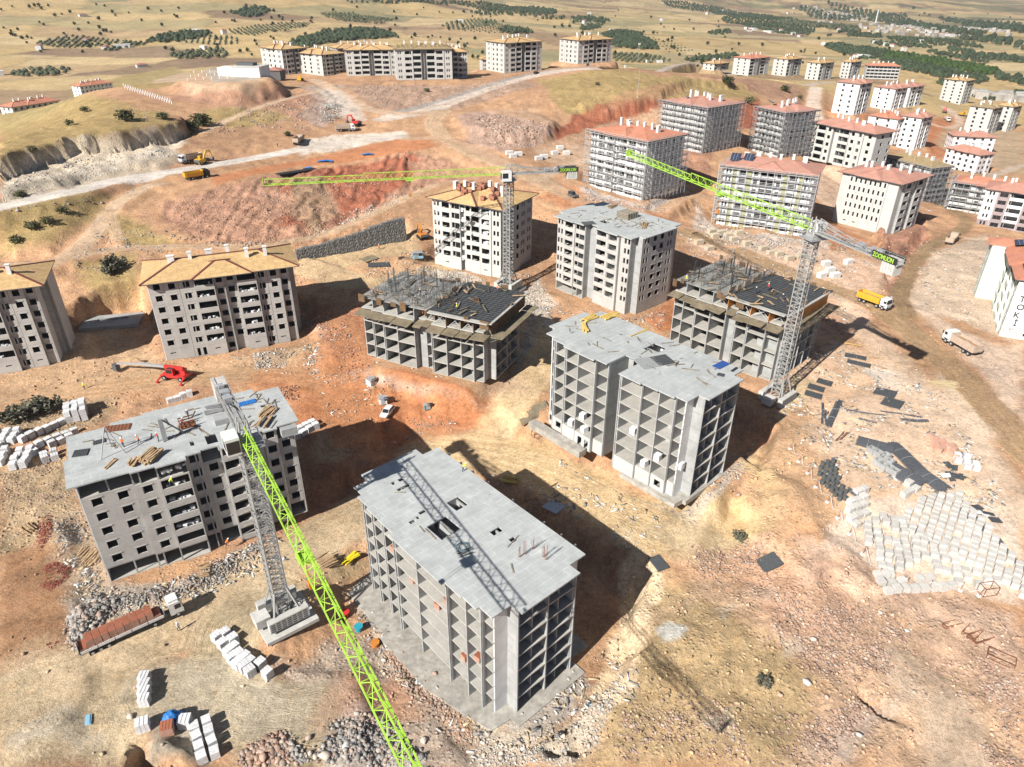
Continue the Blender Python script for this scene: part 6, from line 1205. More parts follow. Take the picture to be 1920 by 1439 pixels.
roofmat((1232, 668), (1252, 684), 3.4, TRZ, 'dark grille on the twin block roof', MAT_); roofmat((1342, 690), (1362, 680), 1.6, TRZ, 'blue sheet on the twin block roof', simple('blue_sheet', (.03, .08, .26), .6)); roofmat((1345, 702), (1358, 705), 1.0, TRZ, 'small dark board near the roof tip', MAT_); roofmat((1372, 697), (1382, 690), .5, TRZ, 'black strip at the roof tip', BLK)
roofmat((1205, 672), (1225, 690), 4.0, TRZ-.01, 'grey patch sheet on the twin block roof', simple('grey_sheet', (.30, .31, .31), .8))
# coil, starter bars and upstand on the nearest roof; shaft liners
a = at(868, 1026, FRZ+.03); m = MB(); rr_ = .95
for k in range(3):
    for i in range(20): t0, t1 = i*math.pi/10, (i+1)*math.pi/10; r_ = rr_-.14*k; m.beam((r_*math.cos(t0), r_*math.sin(t0), .06+.04*k), (r_*math.cos(t1), r_*math.sin(t1), .06+.04*k), .07)
loose(m.mesh('hose_coil', simple('grey_hose', (.16, .22, .25), .5)), 'hose_coil', a, 0, 'coiled grey hose on the nearest roof slab', 'hose'); onroof((858, 1042), (888, 1030), 12, 1.2, FRZ, 'thin steel bars beside the hose coil', DSTEEL, .05, .06)
for i, (px, py, hh) in enumerate(((972, 1045, 3.2), (982, 1040, 3.4), (998, 1030, 3.6), (1017, 1045, 3.6), (1022, 1050, 3.4))):
    m = MB(); 
    for k in range(4): m.beam((.1*k, 0, 0), (.1*k+random.uniform(-.15, .15), random.uniform(-.1, .1), hh*random.uniform(.5, .8)), .04)
    loose(m.mesh('starter_bars', RUST), 'starter_bars', at(px, py, FRZ), 0, 'bunch of upright starter bars on the nearest roof slab', 'rebar', 'starter bars on the nearest roof')
# crate and hatch on M2
a = at(1176, 408, MRZ); m = MB()
for k in range(4): m.box(-2.2, 2.2, -2.0, -1.9, .1+k*.42, .1+k*.42+.25); m.box(-2.2, 2.2, 1.9, 2.0, .1+k*.42, .1+k*.42+.25); m.box(-2.2, -2.1, -2, 2, .1+k*.42, .1+k*.42+.25); m.box(2.1, 2.2, -2, 2, .1+k*.42, .1+k*.42+.25)
for xx in (-2.0, -1, 0, 1, 1.9): m.box(xx, xx+.1, -2.05, -1.95, 0, 1.9); m.box(-2.25, -2.15, xx, xx+.1, 0, 1.9)
m.box(-1.9, 1.9, -1.8, 1.8, 1.5, 1.6); loose(m.mesh('timber_crate', simple('old_timber', (.30, .26, .20), .85, .3, 2)), 'timber_crate', a, R(42), 'slatted timber box over the stairwell of the flat-roofed grey block', 'crate')
onroof((1140, 392), (1155, 386), 8, 1.6, MRZ, 'brown board heap near the back of the flat grey roof'); onroof((1205, 430), (1212, 418), 10, 1.4, MRZ, 'small timber heap near the right roof edge'); roofmat((1092, 420), (1115, 418), 2.6, MRZ, 'dark board covering a roof opening', DSTEEL)
# pallets on the plywood roof of M1
bx = MB(); bx.box(-.6, .6, -.6, .6, .25, 1.1); bx.box(-.62, .62, -.62, .62, .0, .1); MTI = bx.mesh('tile_pallet', simple('stacked_tiles', (.34, .15, .10), .8, .25, 2.5)); M1 = PAD['M1']; rr = random.Random(4)
for i in range(24):
    lx_, ly_ = rr.uniform(2.0, 12.5), rr.uniform(4, 21); d_ = min(lx_+.9, 19.5+.9-lx_, ly_+.9, 25.9-ly_)/(19.5/2+.9); hz = M1[2]+7*2.92+.34+2.6*min(1, d_)+(.3 if rr.random() < .3 else 0)
    c_, s_ = math.cos(R(60)), math.sin(R(60)); loose(MTI, 'tile_pallet', (M1[0]+c_*lx_-s_*ly_, M1[1]+s_*lx_+c_*ly_, hz), R(60), 'brown pallet of roof tiles resting on the plywood roof slope', 'tile pallet', 'tile pallets on the plywood roof')
# white rubbish sacks on the balconies: clumps
def sacks(T, x, y, z, n, nm='rubbish', mt=None, sp=.9):
    m = MB()
    for i in range(n): m.cb((x+random.uniform(-sp, sp), y+random.uniform(-.3, .3), z+random.uniform(.1, .7)), (random.uniform(.3, .8), random.uniform(.3, .7), random.uniform(.3, .6)), random.random()*3)
    tag(m.put(nm, mt or BAG, T), kind='stuff')
# people
def skinbody(J, E, rad, name):
    me = bpy.data.meshes.new(name); me.from_pydata(J, E, []); o = bpy.data.objects.new('tmpb', me); C.objects.link(o); md = o.modifiers.new('s', 'SKIN'); o.modifiers.new('u', 'SUBSURF').levels = 1
    for i, r_ in enumerate(rad): me.skin_vertices[0].data[i].radius = (r_, r_); me.skin_vertices[0].data[i].use_root = (i == 0)
    bpy.context.view_layer.update(); r = bpy.data.meshes.new_from_object(o.evaluated_get(bpy.context.evaluated_depsgraph_get())); bpy.data.objects.remove(o); r.name = name; return r
def pose(lean=0., arm=.2, stride=.15):
    s_, c_ = math.sin(lean), math.cos(lean); up = lambda h, f=0, y=0: (s_*h+f*c_, y, .95+c_*h-f*s_)
    J = [(0, 0, .95), up(.3), up(.50), up(.60), up(.72), up(.47, 0, .19), up(.47, 0, -.19), up(.47-.27, arm*.5, .25), up(.47-.27, arm*.6, -.25), up(.47-.50, arm*1.4, .24), up(.47-.46, arm*1.6, -.24), (0, .1, .90), (0, -.1, .90), (stride*.6, .11, .5), (-stride*.5, -.11, .5), (stride, .11, .08), (-stride, -.11, .08), (stride+.16, .12, .04), (-stride+.16, -.12, .04)]
    E = [(0, 1), (1, 2), (2, 3), (3, 4), (2, 5), (2, 6), (5, 7), (6, 8), (7, 9), (8, 10), (0, 11), (0, 12), (11, 13), (12, 14), (13, 15), (14, 16), (15, 17), (16, 18)]
    rd_ = [.15, .14, .15, .06, .105, .075, .075, .05, .05, .04, .04, .095, .095, .07, .07, .05, .05, .045, .045]
    return skinbody(J, E, rd_, 'person'), up(.80), lean
PO = [pose(.05, .15, .12), pose(.9, .35, .2), pose(.25, .3, .3)]
SKIN = simple('skin', (.42, .24, .16), .7); VY = simple('yellow_vest', (.65, .75, .08), .6); VO = simple('orange_vest', (.85, .20, .04), .6); CLW = simple('white_shirt', (.7, .7, .7), .8); CLD = simple('dark_trousers', (.05, .06, .09), .8); CLR = simple('red_shirt', (.5, .06, .05), .8); HEL = simple('white_helmet', (.75, .75, .72), .4); HEY = simple('yellow_helmet', (.8, .55, .05), .4)
_pm = {}
def person(px, py, z, po, top_, label, helmet=HEL, rz=None):
    k = (po, top_.name)
    if k not in _pm:
        me = PO[po][0].copy(); me.materials.clear()
        for q_ in (top_, CLD, SKIN): me.materials.append(q_)
        hp = PO[po][1]
        for pl in me.polygons:
            c_ = pl.center; up_ = (c_.x*math.sin(PO[po][2])+(c_.z-.95)*math.cos(PO[po][2]))
            pl.material_index = 2 if up_ > .58 else 0 if up_ > 0.02 else 1
            pl.use_smooth = True
        hm = MB(); hm.cyl((hp[0], hp[1], hp[2]), .15, .10, 12); hm.cyl((hp[0], hp[1], hp[2]+.08), .13, .08, 12, r2=.06); _pm[k] = (me, {})
    me, hd = _pm[k]; hk = helmet.name
    if hk not in hd:
        hp = PO[po][1]; hm = MB(); hm.cyl((hp[0], hp[1], hp[2]), .16, .08, 12); hm.cyl((hp[0], hp[1], hp[2]+.07), .14, .09, 12, r2=.07); hd[hk] = hm.mesh('helmet', helmet)
    q = at(px, py, z) if z is not None else hit(px, py); o = loose(me, 'person', q, rz if rz is not None else random.uniform(0, 6), label, 'person', 'people working on the site'); place(hd[hk], 'helmet', o); return o
person(868, 884, FRZ, 1, VY, 'person in a yellow vest bending at the far edge of the nearest roof', rz=.6)
person(336, 1183, None, 0, CLW, 'person in white walking beside the brick truck cab'); person(159, 730, None, 0, VY, 'person in a yellow top walking on the dirt road by the red crane')
for i, (px, py, po, c_, l_) in enumerate(((232, 838, 0, VO, 'person in orange near the tripod on the cluttered roof'), (262, 832, 2, VO, 'person in an orange vest carrying boards on the cluttered roof'), (298, 828, 0, CLR, 'person in dark red standing by the concrete column'), (343, 800, 2, CLR, 'person in red at the steel box on the roof'), (354, 785, 0, CLD, 'person in dark clothes behind the steel box'))): person(px, py, WRZ, po, c_, l_)
person(857, 583, FR1[1]+20.12+.22, 0, VY, 'person in a yellow vest at the front edge of the black mesh deck'); person(933, 548, FR1[1]+20.12+.22, 0, VO, 'person in an orange vest near the back of the black mesh deck'); person(795, 592, FR1[1]+20.2-2.6, 1, VO, 'person in orange on the tilted walkway'); person(788, 556, FR1[1]+20.2, 0, CLD, 'person in dark clothes among the starter bars')
F2Z = FR2[1]+20.3; person(1440, 545, F2Z, 0, CLR, 'person beside the small yellow stack on the right black deck'); person(1432, 520, F2Z, 0, CLD, 'person standing at the middle of the right black deck'); person(1286, 530, F2Z-.3, 0, VY, 'person in a yellow vest at the left corner of the right frame block'); person(1470, 562, F2Z, 1, CLD, 'person crouching near the edge of the right black deck'); person(1416, 552, F2Z, 0, CLD, 'person in dark clothes left of the crane mast on the right deck')
person(425, 1026, 14.2, 1, VO, 'person in orange bending on the rubble under the near left block', rz=1.); person(320, 912, 30.2, 1, VY, 'person in a yellow shirt on an upper balcony of the near left block'); person(521, 276, None, 0, CLD, 'person standing on the pale road by the passing truck'); person(1547, 780, None, 2, CLD, 'person bending over bars in the yard'); person(711, 468, None, 0, VO, 'person in orange below the gabion wall')

SAND = simple('heaped_sand', (.36, .33, .27), .95, .2, 2, bump=.4)
def heap(T, x, y, z, w, d, h, mt): 
    v = [(x+w*(i/7-.5), y+d*(j/5-.5), z+h*max(0, 1-((i/7-.5)**2+(j/5-.5)**2)*4)*random.uniform(.75, 1.1)) for i in range(8) for j in range(6)]; MB().add(v, [(i*6+j, i*6+6+j, i*6+7+j, i*6+1+j) for i in range(7) for j in range(5)]).put('sand_heap', mt, T)
for key, cs, fh_ in (('ML', (12.47, 21.9), 2.87), ('LL', (12.47, 21.9), 2.87), ('W', (13.4, 23.5), 2.85)):
    T_ = byk(key)
    for k in range(1, 7):
        for ci, cx in enumerate(cs):
            if key == 'W' and ci == 1 and k < 6: heap(T_, cx, 1.2, k*fh_+.02, 4.0, 2.2, 1.35, SAND)
            elif random.random() < .75: sacks(T_, cx, .75, k*fh_+.55, random.randint(3, 9), sp=1.7)
for k in range(1, 7):
    for yy in (5.9, 13.9):
        if random.random() < .8: 
            m = MB()
            for j in range(5): m.cb((.9+random.uniform(-.3, .3), yy+random.uniform(-.6, .6), k*2.92+random.uniform(.4, 1.3)), (.7, .9, .6), random.random())
            tag(m.put('block_pile', BAG, byk('M1')), kind='stuff')
for (a_, b_, n_, z_, lab) in (((150, 815), (540, 760), 90, WRZ, 'small planks and scraps strewn over the cluttered roof'), ((1060, 620), (1360, 700), 40, TRZ, 'scraps strewn over the twin block roof'), ((1050, 400), (1250, 425), 70, MRZ, 'boards and scraps strewn over the flat-roofed grey block'), ((690, 900), (1060, 1080), 8, FRZ, 'few scraps on the nearest roof')):
    m = MB(); A_, B_ = at(*a_, z_), at(*b_, z_); d_ = (B_-A_)[:2]; L_ = np.hypot(*d_); d_ = d_/L_; e_ = np.array([-d_[1], d_[0]])
    for i in range(n_):
        p_ = A_[:2]+d_*L_*random.random()+e_*random.uniform(-6, 6); ok = False
        for kk in ('W', 'TW', 'M2', 'F'):
            if abs(PAD[kk][2]-z_) < 25 and inpoly(foot(kk, -1.8), *p_): ok = True
        if ok: m.cb((p_[0], p_[1], z_+.06), (random.uniform(.3, 3.2), random.uniform(.1, .3), .1), random.random()*3)
    tag(m.put('roof_scraps', simple('scrap', (.24, .21, .17), .85, .5, 1)), lab, 'scraps', None, 'stuff')
# steel box, concrete column with rail and tripod on the cluttered roof
q = at(352, 798, WRZ); T_ = thing('steel_box', q, R(35), 'rusty steel form box on the cluttered roof', 'form box'); m = MB()
for k in range(3): m.box(-1.2, 1.2, -1, -.92, .1+k*.5, .3+k*.5); m.box(-1.2, 1.2, .92, 1, .1+k*.5, .3+k*.5); m.box(-1.2, -1.12, -1, 1, .1+k*.5, .3+k*.5)
m.box(-1.2, 1.2, -1, 1, 0, .06); m.put('side', RUST, T_)
q = at(310, 826, WRZ); T_ = thing('concrete_column', q, R(35), 'upright concrete column with a leaning ladder rail on the cluttered roof', 'column'); MB().box(-.35, .35, -.35, .35, 0, 4.2).put('column', CON, T_); m = MB(); m.beam((.4, 0, 3.6), (3.2, 0, 0), .1); m.beam((.4, .5, 3.6), (3.2, .5, 0), .1)
for k in range(7): m.beam((.4+k*.4, 0, 3.6-k*.51), (.4+k*.4, .5, 3.6-k*.51), .06)
m.put('ladder', DSTEEL, T_)
q = at(212, 850, WRZ); T_ = thing('tripod', q, 0, 'tall three-legged lifting frame on the cluttered roof', 'tripod')
for a_ in (0, 2.1, 4.2): MB().beam((0, 0, 5), (2*math.cos(a_), 2*math.sin(a_), 0), .12).put('leg', STEEL, T_)
for i, (px, py, sx, sy) in enumerate(((405, 800, 3.2, 2.2), (530, 822, 2.6, 1.2))):
    q = at(px, py, WRZ); loose(MB().box(0, sx, 0, sy, 0, 1.0+i*.4).mesh('block_pallet', CON), 'block_pallet', q, R(31), ('grey stack near the crane cab', 'grey block stack at the right roof edge')[i], 'pallet')

# goods standing inside the open bays
def inbay(key, lx_, ly_, lv, fh_, me, nm, label, cat, k=1.):
    x, y, z, yaw = PAD[key][:4]; c_, s_ = math.cos(R(yaw)), math.sin(R(yaw)); loose(me, nm, (x+c_*lx_-s_*ly_, y+s_*lx_+c_*ly_, z+.13+lv*fh_), R(yaw)+random.uniform(-.2, .2), label, cat, 'goods in the open bays', (k, k, k))
for a_ in ((1.3, 5.0, 3), (1.4, 8.2, 2), (1.2, 11.5, 5), (1.3, 14.0, 4), (1.6, 20.5, 4), (1.5, 25.2, 5)): inbay('F', *a_, 2.9, PBR, 'brick_pallet', 'brick pallet in an open bay on floor %s of the nearest block' % ORD[a_[2]], 'brick pallet', .95)
for a_ in ((1.4, 6.2, 2), (1.5, 9.0, 1), (1.3, 24.5, 2), (1.4, 24.0, 1), (2.4, 2.0, 2), (1.2, 12.0, 3), (1.4, 27.5, 1)): inbay('TW', *a_, 2.93, MBAG, 'block_pallet', 'grey block pallet in an open bay on floor %s of the twin block' % ORD[a_[2]], 'pallet', .95)
# litter: uncountable scraps of board, plaster and wrapping
LM = N('litter'); LM.set('Roughness', .8); LM.set('Base Color', LM.attr('Col')); LIT = LM.m
def litter(s, n, label, lo=.15, hi=1.6, pal=((.62, .60, .56), (.42, .36, .28), (.30, .29, .28), (.50, .38, .24), (.70, .70, .68))):
    P = wpts(s); a0, a1 = P.min(0), P.max(0); x = a0[0]+(a1[0]-a0[0])*rng.random(n*3); y = a0[1]+(a1[1]-a0[1])*rng.random(n*3); k = (sdf(P, x, y) < 0) & (rng.random(n*3) < ss(fbm(x, y, 4, 3, 77)*4+.5)); 
    for q in PAD: k &= sdf(foot(q, .3), x, y) > 0
    x, y = x[k][:n], y[k][:n]; n = len(x); L = lo+(hi-lo)*rng.random(n)**3; W_2 = np.minimum(L*.5, .08+.35*rng.random(n)); h = .04+.12*rng.random(n); a = rng.random(n)*6.28
    B = np.array([(sx, sy, sz) for sz in (0, 1) for sx, sy in ((-.5, -.5), (.5, -.5), (.5, .5), (-.5, .5))]); V = B[None]*np.stack([L, W_2, h], 1)[:, None, :]; tl = (rng.random(n)-.5)*.5; V[..., 2] += V[..., 0]*tl[:, None]
    c_, s_ = np.cos(a)[:, None], np.sin(a)[:, None]; V = np.stack([V[..., 0]*c_-V[..., 1]*s_+x[:, None], V[..., 0]*s_+V[..., 1]*c_+y[:, None], V[..., 2]+np.array([zat(p_, q_) for p_, q_ in zip(x, y)])[:, None]+.04], -1)
    F_ = np.array([(0, 3, 2, 1), (4, 5, 6, 7), (0, 1, 5, 4), (1, 2, 6, 5), (2, 3, 7, 6), (3, 0, 4, 7)]); me = npmesh('litter', V.reshape(-1, 3), (F_[None]+8*np.arange(n)[:, None, None]).reshape(-1, 4)); me.materials.append(LIT)
    cl = np.array(pal)[rng.integers(0, len(pal), n)]*(.6+.5*rng.random((n, 1))); cattr(me, 'Col', np.repeat(np.c_[cl, np.ones(n)], 8, 0)); o = bpy.data.objects.new('litter', me); C.objects.link(o); tag(o, label, 'litter', None, 'stuff')
for s_, n_, l_ in (('560,600 690,700 920,745 1010,690 1040,600 1010,560 1000,690 910,725 690,680 640,600', 700, 'scraps around the black-decked frame block'), ('1030,800 1040,870 1260,975 1380,920 1440,760 1380,860 1280,935 1040,830', 900, 'scraps along the foot of the twin block'), ('1240,430 1560,480 1680,560 1600,620 1540,600 1400,500 1250,480', 1100, 'scraps over the ground behind the right frame block'),
    ('1300,400 1540,420 1660,450 1640,500 1320,470', 900, 'white scraps below the scaffolded blocks'), ('1090,345 1290,340 1300,385 1200,410 1080,375', 700, 'scraps around the orange-roofed scaffolded block'), ('780,490 1020,520 1040,590 980,560 840,540', 500, 'scraps behind the black-decked frame block'), ('1020,560 1180,600 1250,580 1240,620 1040,600', 400, 'scraps at the foot of the flat-roofed block'),
    ('120,1000 220,1130 500,1010 580,985 560,1040 380,1120 230,1165 110,1100', 1400, 'demolition scraps below the near left block'), ('630,1100 700,1090 880,1340 960,1420 860,1420 760,1290', 900, 'scraps along the nearest block'), ('1440,700 1560,640 1760,740 1900,960 1700,930 1560,940 1480,800', 1500, 'scraps over the sandy storage yard'), ('560,640 780,760 860,780 800,850 620,780', 450, 'scraps on the orange earth round the car'),
    ('1720,450 1880,440 1900,660 1780,620 1700,560', 900, 'pale scraps before the lettered block'), ('1540,300 1740,330 1760,430 1700,440 1560,400', 500, 'scraps between the right-hand blocks'), ('640,490 800,470 810,520 660,530', 250, 'scraps above the frame block'), ('430,660 600,640 600,700 440,700', 200, 'scraps before the plywood-roofed block'), ('880,880 1240,940 1230,1090 1100,980', 400, 'scraps in the shadow right of the nearest block'), ('1100,1240 1180,1180 1200,1300 1060,1420 960,1400', 300, 'scraps in the pit right of the nearest block')):
    litter(s_, n_, l_)
q = hit(212, 606); T_ = thing('concrete_foundation', (q[0], q[1], q[2]), R(14), 'shaded rectangular concrete foundation in the pit between the plywood-roofed blocks', 'foundation'); MB().prism(rect(-7.5, 7.5, -4, 4), -.5, .9, [rect(-4, 4, -1.6, 1.6)]).put('slab', CON, T_); MB().box(-4, 4, -1.6, 1.6, -.5, .4).put('floor', CON, T_)
# ------------------------------------------------------------------ rocks, rubble, wall, trees
def sizes(n, a, b, e=2.2): return a+(b-a)*rng.random(n)**e
def rockmesh(name, pts, siz, cols, mat):
    n = len(pts); ph = (1+5**.5)/2
    ico = np.array([(-1, ph, 0), (1, ph, 0), (-1, -ph, 0), (1, -ph, 0), (0, -1, ph), (0, 1, ph), (0, -1, -ph), (0, 1, -ph), (ph, 0, -1), (ph, 0, 1), (-ph, 0, -1), (-ph, 0, 1)])/1.9
    fc = np.array([(0, 11, 5), (0, 5, 1), (0, 1, 7), (0, 7, 10), (0, 10, 11), (1, 5, 9), (5, 11, 4), (11, 10, 2), (10, 7, 6), (7, 1, 8), (3, 9, 4), (3, 4, 2), (3, 2, 6), (3, 6, 8), (3, 8, 9), (4, 9, 5), (2, 4, 11), (6, 2, 10), (8, 6, 7), (9, 8, 1)])
    V = ico[None]*(.62+.6*rng.random((n, 12, 1)))*(np.array([1, 1, .72])*(.7+.6*rng.random((n, 1, 3))))*siz[:, None, None]/2
    a = rng.random(n)*6.28; c, s = np.cos(a)[:, None], np.sin(a)[:, None]; V = np.stack([V[..., 0]*c-V[..., 1]*s, V[..., 0]*s+V[..., 1]*c, V[..., 2]], -1)+pts[:, None, :]
    F = (fc[None]+12*np.arange(n)[:, None, None]).reshape(-1, 3); me = npmesh(name, V.reshape(-1, 3), F); me.materials.append(mat)
    cattr(me, 'Col', np.repeat(np.c_[cols, np.ones(n)], 12, 0)); return me
rm = N('stone'); rm.set('Roughness', .9); rm.set('Specular IOR Level', .2); rm.set('Base Color', rm.scale(rm.attr('Col'), rm.ramp(rm.noise(3, 4), .3, .7, .75, 1.2))); ROCK = rm.m
def zarr(x, y): return np.array([zat(a, b) for a, b in zip(x, y)])
FOOT = [foot(k, .2) for k in PAD]
def scatter(name, s, n, a, b, pal, label, pile_h=0., cat='rubble', e=2.2, clump=1.):
    P = wpts(s) if isinstance(s, str) else s; lo, hi = P.min(0), P.max(0); m = int(n*3.2/max(.15, 1)); x = lo[0]+(hi[0]-lo[0])*rng.random(m*2); y = lo[1]+(hi[1]-lo[1])*rng.random(m*2)
    d = sdf(P, x, y); k = (d < 0)
    if clump: k &= rng.random(len(x)) < ss(fbm(x, y, 5, 3, 41)*3+.55)
    for Q in FOOT: 
        if abs(Q[:, 0].mean()-P[:, 0].mean())+abs(Q[:, 1].mean()-P[:, 1].mean()) < 90: k &= sdf(Q, x, y) > 0
    k &= rng.random(len(x)) < ss(-d/(.12*float(max(hi-lo)))+.15)
    x, y, d = x[k][:n], y[k][:n], d[k][:n]; fy = .62 if P[:, 1].mean() < 190 else .75; sz = sizes(len(x), a*fy, b*fy*1.25, 4.)
    z = zarr(x, y)+sz*.04+pile_h*ss(-d/3)*(.6+.4*rng.random(len(x))); pal = np.array(pal); cols = pal[rng.integers(0, len(pal), len(x))]*(.6+.4*rng.random((len(x), 1)))
    me = rockmesh(name, np.c_[x, y, z], sz, cols, ROCK); o = bpy.data.objects.new(name, me); C.objects.link(o); tag(o, label, cat, None, 'stuff')
PK = [(.46, .32, .25), (.42, .27, .20), (.50, .40, .33), (.36, .25, .19)]; GR = [(.38, .36, .33), (.44, .40, .36), (.29, .28, .27), (.42, .32, .26)]; WT_ = [(.54, .50, .46), (.46, .43, .40), (.58, .53, .47)]; RD = [(.40, .20, .13), (.34, .16, .10), (.46, .30, .22)]
for a_ in (('rubble', '875,222 930,215 1000,225 1035,245 1010,275 950,285 900,262', 2600, .4, 1.7, PK, 'pinkish boulder slope below the right-hand grassy hill', 0),
    ('rubble', '640,162 700,150 760,165 740,200 690,195', 500, .4, 1.5, PK, 'stones on the cutting below the ridge shells', 0), ('rubble', '700,150 860,155 990,138 960,165 860,195 790,208 700,205', 1500, .35, 1.3, PK, 'rock bank under the ridge shells', 0),
    ('rubble', '420,205 540,190 620,180 640,215 590,245 500,250 380,262', 1500, .35, 1.4, PK, 'blasted rock on the hill above the pale road', 0), ('rubble', '590,195 640,190 645,225 600,235', 700, .3, 1.2, WT_, 'pale blast heap beside the red excavator', 1.5),
    ('rubble', '300,430 420,455 560,450 470,465 330,458', 700, .4, 1.4, PK, 'rock toe under the big earth slope', 0), ('rubble', '560,440 640,400 740,365 800,330 830,335 740,385 620,440', 900, .3, 1.1, WT_, 'pale stones along the ramp below the red slope', 0), ('rubble', '320,345 420,360 520,340 780,290 800,320 640,400 500,440 330,430', 1500, .25, 1.0, PK, 'loose stones on the big earth slope', 0),
    ('rubble', '0,400 140,368 260,350 250,362 130,388 20,408', 900, .35, 1.3, GR, 'stones below the pale road at the left', 0), ('rubble', '130,470 200,400 350,460 260,545 140,520', 600, .25, .9, GR, 'stones on the rough ground behind the plywood-roofed blocks', 0),
    ('rubble', '0,330 120,300 200,285 330,278 330,300 180,330 0,372', 900, .3, 1.1, WT_, 'fallen pale rock under the quarry bluff', 0), ('rubble', '1100,345 1200,385 1285,340 1290,360 1200,400 1090,372', 1500, .2, .9, WT_, 'white rubble around the orange-roofed scaffolded block', .2),
    ('rubble', '1315,400 1345,432 1520,452 1545,430 1545,450 1440,475 1320,445', 1700, .2, .9, WT_, 'white rubble in front of the olive scaffolded block', .3), ('rubble', '770,495 850,508 900,540 960,560 1010,525 1035,575 1010,598 930,575 850,545', 1800, .2, .9, WT_, 'pale rubble between the crane block and the black-decked frame', .2),
    ('rubble', '560,600 650,580 680,650 690,715 640,700', 900, .25, 1.0, RD, 'red broken rock left of the black-decked frame', 0), ('rubble', '1060,860 1130,900 1260,950 1350,905 1400,870 1410,885 1300,975 1160,925 1040,880', 1700, .15, .7, GR, 'grey debris strip at the foot of the twin block', 0),
    ('rubble', '185,1120 330,1095 480,1015 510,1000 500,1040 380,1115 260,1150 210,1150', 3200, .15, .8, GR, 'grey demolition debris below the near left block', .4), ('rubble', '75,945 150,960 200,1060 160,1110 110,1040', 1200, .2, .9, GR, 'debris bank left of the near left block', 0), ('rubble', '120,1160 175,1110 250,1120 200,1170 150,1230 120,1220', 1500, .25, 1.4, GR, 'grey stone heap behind the brick truck', 1.0),
    ('rubble', '690,1200 740,1190 860,1335 920,1400 880,1430 800,1340 720,1260', 2200, .15, .9, PK, 'rubble along the trench edge below the nearest block', 0), ('rubble', '520,1370 640,1340 740,1350 830,1439 520,1439', 2600, .2, 1.2, GR, 'grey boulders at the bottom edge', .4), ('rubble', '460,1390 540,1360 560,1439 440,1439', 900, .25, 1.3, PK, 'orange-brown boulders at the bottom edge', .3),
    ('rubble', '880,1370 1000,1400 1100,1330 1165,1250 1180,1300 1090,1439 880,1439', 2200, .12, .7, WT_, 'fine pale stones in the pit right of the nearest block', 0), ('rubble', '1160,1330 1300,1290 1440,1330 1520,1300 1480,1439 1120,1439', 1800, .12, .8, PK, 'stones strewn on the dry grass', 0), ('rubble', '1450,1110 1600,1120 1880,1210 1920,1330 1700,1300 1540,1280 1430,1190', 5200, .14, .85, PK, 'dense stones on the lower right slope', 0),
    ('rubble', '1440,1439 1500,1360 1620,1290 1700,1270 1640,1340 1560,1439', 2200, .15, .8, PK, 'purplish stones by the lower right track', 0), ('rubble', '1800,1300 1920,1260 1920,1439 1850,1439', 1200, .15, .8, PK, 'stones in the lower right corner', 0), ('rubble', '1290,1020 1420,1010 1530,1050 1500,1100 1300,1090', 1500, .15, .8, PK, 'stones on the slope left of the block packs', 0),
    ('rubble', '0,870 110,870 140,930 90,980 0,960', 1000, .15, .7, PK, 'stones on the bank under the left edge pallets', 0), ('rubble', '470,662 545,655 550,685 480,690', 260, .3, .9, WT_, 'white rubbish heap before the plywood-roofed block', .4), ('rubble', '515,725 560,720 570,752 530,755', 300, .25, .8, RD, 'broken brick heap by the orange road loop', .5),
    ('rubble', '75,1065 105,1050 140,1060 125,1090 95,1110 75,1100', 700, .18, .5, [(.32, .10, .07), (.38, .14, .10)], 'upper heap of dark red broken bricks', .7), ('rubble', '65,975 100,950 105,990 85,1045 62,1040', 700, .18, .5, [(.32, .10, .07), (.38, .14, .10)], 'dark red brick heap at the left edge', .7), ('rubble', '85,1205 112,1200 118,1222 92,1228', 260, .18, .5, [(.32, .10, .07), (.38, .14, .10)], 'small brick heap behind the trailer', .5),
    ('rubble', '1080,190 1200,205 1240,190 1240,215 1130,262 1060,285', 700, .3, 1.2, RD, 'red stones under the earth cut', 0), ('rubble', '1280,290 1330,280 1335,340 1285,345', 500, .3, 1.0, RD, 'reddish stones between the scaffolded blocks', 0), ('rubble', '1640,460 1735,420 1740,480 1690,560', 800, .2, .9, RD, 'red stones on the butte', 0), ('rubble', '1500,360 1600,430 1650,460 1560,470 1400,520 1600,540', 700, .2, .8, WT_, 'white scraps between the right blocks', 0), ('rubble', '1740,560 1860,470 1880,640 1820,600', 700, .15, .7, WT_, 'white scraps before the lettered block', 0),
    ('rubble', '1140,128 1250,135 1420,148 1500,165 1400,160 1200,140', 800, .3, 1.1, RD, 'red stones along the ridge road', 0), ('rubble', '200,195 330,215 300,240 240,225', 500, .3, 1.0, PK, 'stones under the earth platform', 0), ('rubble', '1700,780 1900,900 1900,1000 1780,880', 400, .1, .5, WT_, 'scraps on the sandy yard', 0), ('rubble', '760,780 860,780 830,840 780,850', 500, .12, .6, PK, 'stones near the car', 0), ('rubble', '620,700 680,690 670,740 630,750', 300, .12, .5, WT_, 'white scraps on the orange earth', 0)):
    scatter(*a_[:7], pile_h=a_[7])
